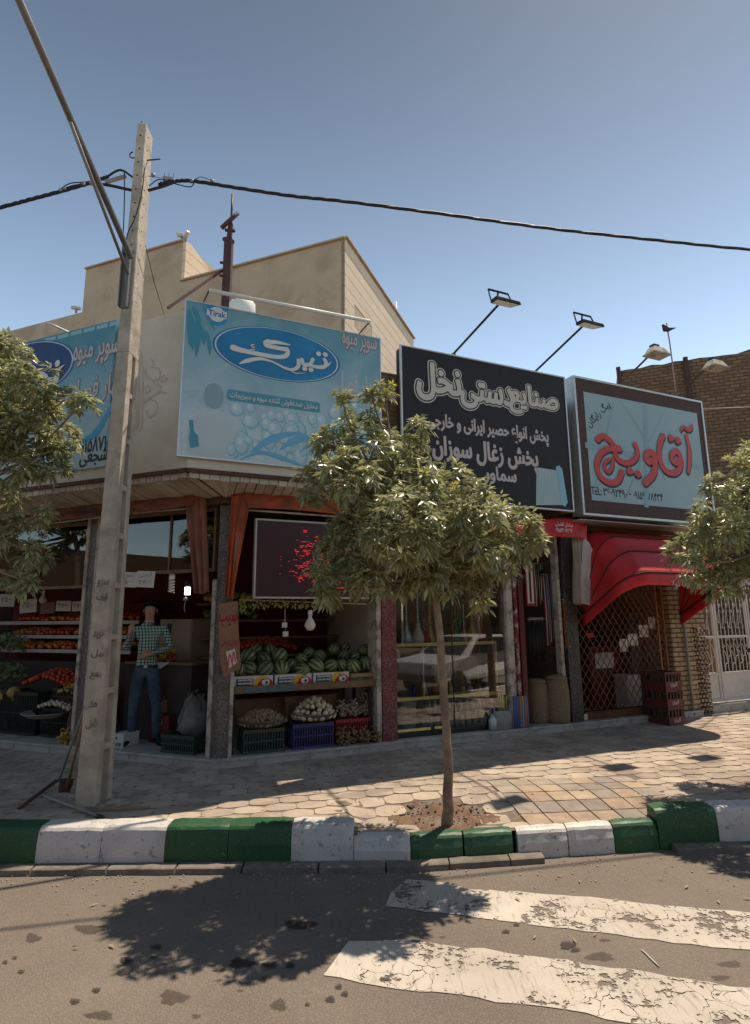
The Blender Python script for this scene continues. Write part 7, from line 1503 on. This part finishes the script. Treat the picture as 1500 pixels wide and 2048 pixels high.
for ua, ub_ in ((wu0, wu0+.06), ((wu0+wu1)/2-.03, (wu0+wu1)/2+.03), (wu1-.06, wu1)): mb.hexa([TR.P(ua, -.03, w_z0), TR.P(ub_, -.03, w_z0), TR.P(ub_, -.078, w_z0), TR.P(ua, -.078, w_z0), TR.P(ua, -.03, w_z1), TR.P(ub_, -.03, w_z1), TR.P(ub_, -.078, w_z1), TR.P(ua, -.078, w_z1)])
fo = mb.build('window_frame', PAPER, tb_)
mb = MB(); mb.bar(TR.P(-.02, .03, ZT+.02), TR.P(6.92, .03, ZT+.02), .12, .04); mb.bar(TL.P(-.02, .03, ZT-.02), TL.P(u2, .03, ZT-.02), .12, .05); mb.bar(TL.P(u2, .03, ztop+.02), TL.P(u3, .03, ztop+.02), .12, .05); mb.build('coping', M('pale_coping', (0.46, .36, .265), .8, .1, 4), tb_)
def camera_(p, label, s_=1.0, d=(-.6, -.5, -.25)):
    p = V3(p); d = V3(d)/np.linalg.norm(d); t = thing('security_camera', label, 'security camera', p, 'security cameras on the tall building'); mb = MB(); mb.bar(p, p+(0, 0, .12*s_), .05*s_, .05*s_); mb.build('bracket', CLP, t); mb = MB(); c = p+(0, 0, .16*s_); mb.bar(c-d*.12*s_, c+d*.14*s_, .09*s_, .09*s_); mb.build('body', M('camera_white', (0.55, .5, .45), .5, .1, 6), t, bevel=.01)
camera_(TL.P(u2+.06, .02, ztop+.02), 'security camera on the roof corner of the stair block, left of the pair', 1.3); camera_(TL.P(u2-.12, .02, ztop-.05), 'security camera on the roof corner of the stair block, right of the pair', 1.3, (.5, -.6, .4)); camera_(TL.P(u3+.25, .05, zl4+.0), 'small security camera on the low roof left of the concrete pole', 1.2, (-.9, -.3, 0))
mb = MB(); mb.tube([TR.P(5.6, -.3, ZT), TR.P(5.6, -.3, ZT+1.0)], .05, 8); tag(mb.build('vent_pipe', BULB), 'small white vent pipe on the roof behind the cream side wall', 'pipe')
# brick building at the right
QP = AT(1235, 742, 17.0); BL_ = Fr(-69, -1, (QP[0], QP[1], 0)); ZB = QP[2]
BKM = brick_mat('old_brown_brick', BL_, (0.30, 0.185, 0.11), (0.19, 0.11, 0.065), (0.09, 0.07, 0.055), .26, .105, .018, 1.0)
bb_ = thing('brick_building', 'old brown brick building rising behind the signs at the right', 'building', QP*[1, 1, 0])
mb = MB(); vs = []; n = 40
for k in range(n+1): u = -13.0*k/n; vs += [BL_.P(u, 0, 0), BL_.P(u, 0, ZB+.12*k/n+random.uniform(-.05, .05)), BL_.P(u, -.3, ZB+.05+.12*k/n), BL_.P(u, -.3, 0)]
mb.add(vs, [(4*k+i, 4*k+(i+1) % 4, 4*k+4+(i+1) % 4, 4*k+4+i) for k in range(n) for i in range(4)]+[(0, 1, 2, 3), (4*n+3, 4*n+2, 4*n+1, 4*n)]); mb.build('wall', BKM, bb_)
mb = MB(); mb.hexa([BL_.P(0, 0, 0), BL_.P(.01, 0, 0), BL_.P(.01, -8, 0), BL_.P(0, -8, 0), BL_.P(0, 0, ZB), BL_.P(.01, 0, ZB), BL_.P(.01, -8, ZB), BL_.P(0, -8, ZB)]); mb.build('side_wall', BKM, bb_)
for x0, y0, x1, y1 in ((1236, 735, 1240, 770), (1370, 715, 1381, 797)): mb = MB(); mb.bar(BL_.pt(x0, y0, .1), BL_.pt(x1, y1, .1), .12, .12); mb.build('steel_stanchion', BRNP, bb_)
mb = MB(); mb.tube([R.pt(1400, 818, .3), BL_.pt(1505, 814, .1)], .012, 6); tag(mb.build('thin_wire', WORN), 'thin pale wire stretched in front of the brick building to the right', 'wire')

# ------------------------------------------------------------------ trees
def leaf_mat(name):
    m, t_, b, pos, g = base_mat(name); at = t_.new('Attribute'); at.attribute_name = 'tone'; n = t_.noise(pos, 3, 4)
    hs = t_.new('HueSaturation'); t_.l.new(at.outputs['Color'], hs.inputs['Color']); t_.l.new(t_.math('MULTIPLY_ADD', n, .5, .75), hs.inputs['Value']); t_.l.new(hs.outputs[0], b.inputs['Base Color'])
    b.inputs['Roughness'].default_value = .34; b.inputs['Specular IOR Level'].default_value = .7
    tr = t_.new('BsdfTranslucent'); h2 = t_.new('HueSaturation'); h2.inputs['Value'].default_value = 1.5; t_.l.new(hs.outputs[0], h2.inputs['Color']); t_.l.new(h2.outputs[0], tr.inputs[0]); mx = t_.new('MixShader'); mx.inputs[0].default_value = .34; t_.l.new(b.outputs[0], mx.inputs[1]); t_.l.new(tr.outputs[0], mx.inputs[2]); t_.l.new(mx.outputs[0], t_.n['Material Output'].inputs['Surface']); return m
LEAF = leaf_mat('ash_leaf'); BARK = M('young_bark', (0.30, 0.215, 0.145), .9, .25, 16, .6, dirt=(0.10, .07, .05))
def tree(label, trunk_pts, trunk_r, lobes, seed, per=1.0, group=None, scl=1.0, name='street_tree', branches=True):
    """lobes: (centre, radius). The crown is sprigs of drooping ash leaflets scattered through the lobes."""
    rg = np.random.default_rng(seed); t = thing(name, label, 'tree', trunk_pts[0], group)
    mb = MB(); tp = smooth_line(trunk_pts, 6); m = len(tp); mb.tube([p+rg.normal(0, .004, 3) for p in tp], [np.interp(i/(m-1), np.linspace(0, 1, len(trunk_r)), trunk_r) for i in range(m)], 12); o = mb.build('trunk', BARK, t)
    top = V3(tp[-1]); br = MB(); V, F, C = [], [], []
    cen = np.mean([c for c, r in lobes], axis=0)
    for c, r in lobes:
        c = V3(c); mid = (top+c)/2+rg.normal(0, .06, 3)+(0, 0, -.08); br.tube(smooth_line([top+(0, 0, rg.uniform(-.15, .1)), mid, c], 4), [.02]*1+list(np.linspace(.018, .006, 8)), 6)
        ns = max(6, int(per*r*r*165))
        for _ in range(ns):
            d = rg.normal(0, 1, 3); d /= np.linalg.norm(d); rr = r*rg.uniform(.35, 1.0)**.5; p = c+d*rr*[1, 1, .92]
            if rg.random() < .22: br.tube([c+(p-c)*.2, (c+p)/2+rg.normal(0, .02, 3), p], [.007, .005, .003], 4)
            out = d*.7+(p-cen)/(np.linalg.norm(p-cen)+.1)*.4+(0, 0, .30); out /= np.linalg.norm(out)
            young = (p[2]-cen[2] > .05) and rg.random() < .32 and rr > r*.8
            nl = 5 if young else rg.integers(5, 8); ax = np.cross(out, rg.normal(0, 1, 3)); ax /= np.linalg.norm(ax); ay = np.cross(out, ax)
            for k in range(nl):          # each leaf is a rachis with leaflets
                a = 2*PI*k/nl+rg.uniform(-.4, .4); side = ax*math.cos(a)+ay*math.sin(a); rd_ = side*rg.uniform(.6, 1.0)+out*rg.uniform(.1, .7); rd_ /= np.linalg.norm(rd_); Lr = (.05 if young else rg.uniform(.07, .12))*scl
                tip = p+rd_*Lr+(0, 0, -.25*Lr)
                for j in range(3 if young else 5):
                    s_ = (j//2+1)/3.0 if j < 4 else 1.0; base = p+(tip-p)*min(1, s_*.95); lat = np.cross(rd_, (0, 0, 1)); lat /= np.linalg.norm(lat)+1e-6; sg = (1 if j % 2 else -1) if j < 4 and not (young and j == 2) else 0
                    ld = rd_*.75+lat*sg*.75+(0, 0, -.42 if not young else .35)+rg.normal(0, .16, 3); ld /= np.linalg.norm(ld); Ll = (.05 if young else rg.uniform(.055, .12))*scl; wd = Ll*.165
                    nn = np.cross(ld, lat+rg.normal(0, .4, 3)); nn /= np.linalg.norm(nn)+1e-6; sd = np.cross(ld, nn)*wd; bend = np.array([0, 0, -Ll*.14])
                    k0 = len(V); V += [base, base+ld*Ll*.42+sd+nn*wd*.35, base+ld*Ll+bend, base+ld*Ll*.42-sd+nn*wd*.35, base+ld*Ll*.42]
                    F += [(k0, k0+1, k0+4), (k0+1, k0+2, k0+4), (k0, k0+4, k0+3), (k0+4, k0+2, k0+3)]
                    q = rg.uniform(.6, 1.4); col = (0.46*q, 0.42*q, 0.07*q, 1) if young else (0.30*q, 0.305*q, 0.15*q, 1); C += [col]*5
    br.build('branches', BARK, t)
    cr = MB(); cr.v = [tuple(p) for p in V]; cr.f = [list(f) for f in F]; cr.mi = [0]*len(F); cr.sm = [True]*len(F); cr.cols = C
    cr.build('crown', LEAF, t); return t
def lobes_px(lst, Y, seed, spread=.35):
    rg = np.random.default_rng(seed); out = []
    for l_ in lst:
        x, y, r = l_[:3]; dy = l_[3] if len(l_) > 3 else rg.uniform(-spread, spread); p = AT(x, y, Y+dy); d = np.dot(RM.T @ (p-CO), (0, 0, -1)); out.append((p, max(r-13, r*.62)/FPX*d))
    return out
TY = 4.98; base = G(893, 1648, .185)
tp_ = [base-(0, 0, .05), AT(897, 1560, TY), AT(892, 1440, TY), AT(882, 1300, TY), AT(874, 1215, TY), AT(862, 1130, TY)]
LB = [(768, 778, 30, 0), (745, 800, 24, 0), (742, 840, 30, 0), (684, 800, 20, .1), (690, 830, 34, .1), (650, 880, 36, 0), (844, 838, 32, .1), (668, 895, 62, .2), (740, 915, 80), (632, 945, 38), (700, 950, 70, -.4), (800, 900, 60, .3), (825, 980, 82, -.2), (905, 950, 44, .2), (940, 985, 52), (990, 1030, 54), (1046, 1035, 36), (1010, 1095, 60), (950, 1060, 85, -.3), (884, 1064, 95, .4), (800, 1050, 90, -.5), (730, 1060, 80, .2), (704, 1082, 70), (660, 1140, 50), (690, 1165, 45), (750, 1140, 56, -.2), (848, 1130, 62), (920, 1125, 58), (974, 1140, 48), (800, 1150, 46, -.1), (650, 1185, 26), (965, 1195, 26), (612, 950, 26), (900, 1170, 26), (622, 985, 24), (780, 1010, 76, .35), (880, 1030, 80, .35), (1066, 1080, 22)]
tree('young street tree with a round leafy crown in a soil pit at the kerb, centre', tp_, [.052, .038, .034, .032, .030, .025], lobes_px(LB, TY, 1, .22), 5, 3.3, 'street trees', scl=.86)
# low suckers hanging over the trunk
LT = [(-30, 700, 60), (15, 680, 30), (40, 700, 34), (60, 760, 60), (10, 780, 70), (90, 800, 50), (130, 800, 40), (168, 802, 26), (40, 850, 70), (100, 860, 55), (130, 890, 30), (20, 920, 55), (75, 915, 45), (112, 938, 28), (-20, 850, 90), (-60, 760, 90), (-40, 980, 50), (20, 990, 26), (50, 1030, 28), (85, 1028, 20), (20, 1060, 26), (60, 1100, 26), (82, 1108, 16), (30, 1150, 24), (52, 1162, 16), (-30, 1080, 50), (-110, 860, 110), (-150, 980, 90), (-120, 720, 70)]
LL_ = lobes_px(LT, 5.3, 2, .3)
tree('leafy street tree at the left edge, its branches hanging in front of the left sign', [(-4.55, 5.35, ZS-.05), (-4.5, 5.3, 1.2), (-4.42, 5.3, 2.3), (-4.3, 5.3, 2.9)], [.07, .06, .05, .04], LL_, 8, 3.3, 'street trees', scl=.86)
RT = [(1478, 925, 40), (1440, 965, 40), (1500, 985, 60), (1405, 1020, 36), (1450, 1050, 60), (1385, 1070, 36), (1350, 1100, 26), (1378, 1130, 36), (1430, 1120, 55), (1440, 1180, 30), (1500, 1150, 60), (1480, 1070, 70), (1550, 1000, 90), (1560, 1110, 80), (1540, 900, 60), (1620, 960, 90), (1640, 1080, 90), (1410, 1165, 24)]
tree('dark leafy tree at the right edge covering the corner of the red lettered sign', [(4.95, 6.1, ZS-.05), (4.92, 6.1, 1.3), (4.8, 6.1, 2.2), (4.7, 6.1, 2.8)], [.08, .07, .06, .04], lobes_px(RT, 6.1, 3, .5), 12, 3.3, 'street trees', scl=.86)

# ------------------------------------------------------------------ what the windows reflect: parked cars, trees and houses across the street
CARW = M('white_car_paint', (0.70, .69, .66), .3, .03, 2, 0, spec=.6); CGL = M('dark_car_glass', (0.03, .035, .04), .08, .1, 5, 0, spec=.8); TYR = M('tyre_rubber', (0.02, .02, .02), .8, .2, 20, .2)
def car(loc, rz, label):
    t = thing('parked_car', label, 'car', (0, 0, 0), 'cars parked across the street'); W = .80
    prof = [(-2.0, .35), (-2.02, .62), (-1.95, .80), (-.95, .93), (-.35, 1.38), (.75, 1.40), (1.35, 1.0), (1.95, .95), (2.0, .6), (1.98, .35)]
    mb = MB(); n = len(prof); vs = [(x, -W*(1 if z < .96 else .82), z) for x, z in prof]+[(x, W*(1 if z < .96 else .82), z) for x, z in prof]; mb.add(vs, [tuple(range(n)), tuple(range(2*n-1, n-1, -1))]+[(i, n+i, n+(i+1) % n, (i+1) % n) for i in range(n)]); mb.build('body', CARW, t, bevel=.04)
    mb = MB()
    for sy in (-1, 1):
        y = sy*(W*.93+.0); 
        for q in ([(-.78, .97), (-.36, 1.31), (.12, 1.34), (.12, .98)], [(.18, .98), (.18, 1.34), (.70, 1.33), (1.12, 1.0)]): mb.add([(x, sy*(W-(z-.96)/.44*W*.18+.012), z) for x, z in q], [(0, 1, 2, 3)])
    mb.add([(-.93, -W*.82, .96), (-.40, -W*.74, 1.35), (-.40, W*.74, 1.35), (-.93, W*.82, .96)], [(0, 1, 2, 3)]); mb.v[-4:] = [(x-.02, y, z+.015) for x, y, z in mb.v[-4:]]; mb.build('windows', CGL, t)
    for x in (-1.25, 1.25):
        for sy in (-1, 1): mb = MB(); mb.lathe((x, sy*(W-.16), .30), [(.05, 0), (.30, .0), (.30, .17), (.18, .18), (.02, .18)], 20, axis=(0, sy, 0)); mb.build('wheel', TYR, t)
    for sy in (-.55, .55): mb = MB(); mb.box(X, -2.035, -2.0, sy-.14, sy+.14, .62, .76); mb.build('headlight', M('lamp_lens', (0.5, 0.52, 0.52)), t)
    mb = MB(); mb.box(X, -2.06, -2.0, -.78, .78, .38, .52); mb.build('bumper', DARKM, t)
    t.location = loc; t.rotation_euler = (0, 0, rz); return t
car((7.6, 3.7, .0), math.radians(6), 'white saloon car parked at the kerb beyond the right edge, reflected in the hookah window')
car((5.6, .6, .0), math.radians(3), 'white saloon car on the far lane, reflected low in the hookah window')
hs_ = thing('opposite_house', 'plain brown terrace across the street behind the camera, seen only in reflections', 'building', (0, -14, 0)); mb = MB(); mb.box(X, -26, 26, 14, 20, 0, 6.4); mb.build('wall', TIMB, hs_)
for k in range(14):
    for z in (1.2, 4.1): mb = MB(); mb.box(X, -24+k*3.6, -22.6+k*3.6, 13.94, 13.999, z, z+1.5); mb.build('window', CGL, hs_)
for nm, xa_, lb in (('right', 25, 'unseen brown terrace added beyond the right edge to darken the window reflections'), ('left', -31, 'unseen brown terrace added beyond the left edge to darken the window reflections')):
    h2_ = thing('added_house', lb, 'building', (xa_+3, -2, 0)); mb = MB(); mb.box(X, xa_, xa_+6, -9, 13, 0, 5.2); mb.build('wall', TIMB, h2_)  # unseen block, added to cover bright horizon sky in the shop window reflections
    for k in range(5): mb = MB(); xw = xa_-.004 if xa_ > 0 else xa_+6.001; mb.box(X, xw, xw+.003, -7+k*4, -5.6+k*4, 1.3, 2.8); mb.build('window', CGL, h2_)
src = [o for o in COL.objects if o.name == 'street_tree.001'][0]
for i, (x, y, s_, lb) in enumerate(((-2, -9, 1.5, 'directly behind the camera'), (-13, -1, 1.5, 'nearest down the side street'), (-17, 3, 1.7, 'farthest down the side street'), (-19, -4, 1.8, 'at the left street corner'), (13, -1.0, 2.6, 'nearest of the right hand row'), (17, 1.5, 2.8, 'second of the right hand row'), (17, -7, 2.7, 'behind the right hand row'), (22, -5, 2.1, 'at the far end of the right hand row'))):
    copy_of(src, (x+1*s_, y, 0), rot=(0, 0, 1.3*i), scale=(s_,)*3, label='bushy street tree across the road, '+lb, group='street trees')
# ------------------------------------------------------------------ the man in the doorway
def check_shirt():
    m, t, b, pos, g = base_mat('checked_shirt'); tc = t.new('TexCoord'); sp = t.new('SeparateXYZ'); t.l.new(tc.outputs['Object'], sp.inputs[0])
    def line(v, f, th): return t.math('LESS_THAN', t.math('FRACT', t.math('MULTIPLY', v, f)), th)
    a = t.math('ADD', sp.outputs[0], t.math('MULTIPLY', sp.outputs[1], .6)); k = t.math('MAXIMUM', line(a, 27, .27), line(sp.outputs[2], 27, .27))
    n = t.noise(tc.outputs['Object'], 9, 4)
    c = t.mix(k, (0.40, 0.50, 0.43), (0.012, 0.035, 0.035)); c = t.mix(t.math('MULTIPLY', t.ramp(n, .45, .7), .3), c, (0.2, .26, .23)); t.l.new(c, b.inputs['Base Color']); b.inputs['Roughness'].default_value = .85
    bp = t.new('Bump'); bp.inputs['Strength'].default_value = .5; bp.inputs['Distance'].default_value = .03; t.l.new(n, bp.inputs['Height']); t.l.new(bp.outputs[0], b.inputs['Normal']); return m
SKIN = M('skin', (0.42, 0.24, 0.16), .55, .08, 20, .05); JEAN = M('blue_denim', (0.045, 0.065, 0.10), .9, .35, 7, .4, dirt=(0.11, .13, .16), dirt_amt=.5, dscale=5); SHOE = M('black_shoe', (0.012, .011, .011), .5, .2, 10, .1); HAIR = M('black_hair', (0.012, .009, .008), .6, .3, 60, .6); BELT = M('black_belt', (0.015, .012, .01), .4, .1, 20); SHIRT = check_shirt(); LIP = M('lip', (0.25, .10, .08), .5, .05, 20, 0); EYEW = M('eye_white', (0.5, .48, .45), .3, .02, 20, 0)
def person(loc, rz, label):
    t = thing('person', label, 'person', loc); WLOC[t.name] = (0, 0, 0)
    vs, rs, es = [], [], []
    def v(p, r, par=None):
        vs.append(p); rs.append(r if isinstance(r, tuple) else (r, r)); i = len(vs)-1
        if par is not None: es.append((par, i))
        return i
    pel = v((0, 0, .93), (.145, .105)); wa = v((0, 0, 1.04), (.135, .10), pel); ch = v((0, .0, 1.20), (.15, .11), wa); ch2 = v((0, .0, 1.34), (.155, .105), ch); nb = v((0, .01, 1.435), (.085, .07), ch2); nk = v((0, .0, 1.50), (.052, .055), nb)
    hd = v((0, -.012, 1.555), (.060, .075), nk); h2 = v((0, -.012, 1.61), (.074, .088), hd); h3 = v((0, -.005, 1.665), (.066, .08), h2)
    hands = []
    def arm(s, sh, el, wr, hd_, fd, curl):
        a = v(sh, .062, ch2); b = v(tuple((V3(sh)*.5+V3(el)*.5)), .052, a); c = v(el, .045, b); d = v(tuple((V3(el)*.5+V3(wr)*.5)), .040, c); e = v(wr, .028, d); pl = v(hd_, (.036, .02), e); hands.append((V3(wr), V3(hd_)))
        fd = V3(fd)/np.linalg.norm(fd); up = np.cross(fd, curl); up /= np.linalg.norm(up); cu = V3(curl)
        for k, (off, ln) in enumerate(((-.027, .062), (-.009, .072), (.009, .068), (.026, .054))):
            p0 = V3(hd_)+fd*.022+up*off; p1 = p0+fd*ln*.5+cu*.004; p2 = p1+fd*ln*.28+cu*ln*.3; p3 = p2+fd*ln*.08+cu*ln*.32
            i0 = v(tuple(p0), .010, pl); i1 = v(tuple(p1), .009, i0); i2 = v(tuple(p2), .0085, i1); v(tuple(p3), .0075, i2)
        t0 = V3(hd_)-fd*.012-up*.028; i0 = v(tuple(t0), .012, pl); i1 = v(tuple(t0-up*.026+fd*.022), .010, i0); v(tuple(t0-up*.030+fd*.048+cu*.01), .008, i1)
    arm(1, (.175, .0, 1.385), (.265, .03, 1.15), (.07, -.15, 1.075), (.0, -.175, 1.06), (-1, -.1, -.1), np.array([0, .9, -.4]))
    arm(-1, (-.175, .0, 1.385), (-.255, .0, 1.13), (-.205, -.17, 1.30), (-.19, -.19, 1.365), (.1, -.1, 1), np.array([.6, .6, 0]))
    for s, fx in ((-1, -.13), (1, .155)):
        hp = v((s*.085, 0, .86), (.108, .11), pel); th = v((s*.095, -.01, .68), (.090, .092), hp); kn = v((fx*.9, -.02, .48), (.068, .07), th); cf = v((fx*.97, .005, .30), (.062, .064), kn); an = v((fx, .01, .11), (.052, .056), cf); he = v((fx, .02, .05), (.040, .045), an)
        ft = v((fx*1.25, -.09, .04), (.046, .034), he); v((fx*1.45, -.175, .035), (.040, .026), ft)
    me = bpy.data.meshes.new('b'); me.from_pydata([tuple(map(float, p)) for p in vs], es, []); o = bpy.data.objects.new('b', me); COL.objects.link(o)
    sk_ = o.modifiers.new('sk', 'SKIN'); sk_.use_smooth_shade = True; sk_.branch_smoothing = .6
    for i, r in enumerate(rs): me.skin_vertices[0].data[i].radius = r
    me.skin_vertices[0].data[0].use_root = True
    sb = o.modifiers.new('sb', 'SUBSURF'); sb.levels = 2; sb.render_levels = 2
    bpy.context.view_layer.update(); ev = o.evaluated_get(bpy.context.evaluated_depsgraph_get()); m2 = ev.to_mesh(); P = np.array([tuple(q.co) for q in m2.vertices]); Fc = [tuple(q.vertices) for q in m2.polygons]; ev.to_mesh_clear(); bpy.data.objects.remove(o)
    # nose, brow and chin are pushed out of the head surface
    for i, p in enumerate(P):
        if p[2] > 1.5 and p[1] < -.04:
            p[1] -= .020*math.exp(-((p[0])/.014)**2-((p[2]-1.592)/.018)**2)+.008*math.exp(-((p[0])/.02)**2-((p[2]-1.535)/.012)**2)+.005*math.exp(-((p[2]-1.628)/.01)**2)
            p[1] += .007*math.exp(-((abs(p[0])-.028)/.012)**2-((p[2]-1.612)/.010)**2)
    def cls(c):
        for wr, h_ in hands:
            d = h_-wr; d = d/np.linalg.norm(d); 
            if np.linalg.norm(c-h_) < .12 and np.dot(c-wr, d) > .0: return 0
        if c[2] > 1.455 and abs(c[0]) < .09: return 0
        if c[2] < .075: return 3
        if c[2] < .915 and abs(c[0]) < .2+(.0): return 2
        if c[2] < .94 and abs(c[0]) < .17 and abs(c[1]) < .14: return 4
        return 1
    mb = MB()
    for f in Fc: pass
    mb.v = [tuple(p) for p in P]; mb.f = [list(f) for f in Fc]; mb.mi = [cls(P[list(f)].mean(0)) for f in Fc]; mb.sm = [True]*len(Fc)
    mb.cur = 5
    for s in (-1, 1): mb.ball((s*.028, -.082, 1.611), .009, 8, 6)
    mb.cur = 6
    for s in (-1, 1): mb.ball((s*.028, -.0895, 1.611), .0045, 6, 5); mb.ball((s*.03, -.093, 1.632), .004, 8, 5, (2.6, .6, .7))
    mb.cur = 7; mb.ball((0, -.090, 1.557), .006, 10, 6, (3.4, .8, .9)); mb.cur = 0
    for s in (-1, 1): mb.ball((s*.078, .0, 1.60), .016, 8, 6, (.45, .8, 1.4))
    mb.build('body', [SKIN, SHIRT, JEAN, SHOE, BELT, EYEW, HAIR, LIP], t)
    hb = MB(); n = 20
    hb.grid(lambda a, b: (lambda ph, th: np.array([.082*math.sin(th)*math.cos(ph), .005+.096*math.sin(th)*math.sin(ph), 1.640+.082*math.cos(th)+.004*math.sin(ph*9)*math.sin(th*7)]))(a*2*PI, b*(1.05 if math.sin(a*2*PI) < -.25 else 1.9 if math.sin(a*2*PI) > .2 else 1.5)), 40, 14); hb.build('hair', HAIR, t, solid=.008)
    cb = MB(); cb.lathe((0, .008, 1.452), [(.060, -.012), (.064, .0), (.058, .022), (.053, .022)], 18, cap=False); cb.build('shirt_collar', SHIRT, t)
    mb = MB(); mb.box(X, -.02, .02, .112, .118, .908, .938); mb.build('belt_buckle', ALU, t)
    t.location = tuple(loc); t.rotation_euler = (0, 0, rz); return t
pp = G(284, 1489, ZP); person((pp[0], pp[1], ZP+.003), math.radians(14), 'man in a checked green white shirt and blue jeans standing in the fruit shop doorway')
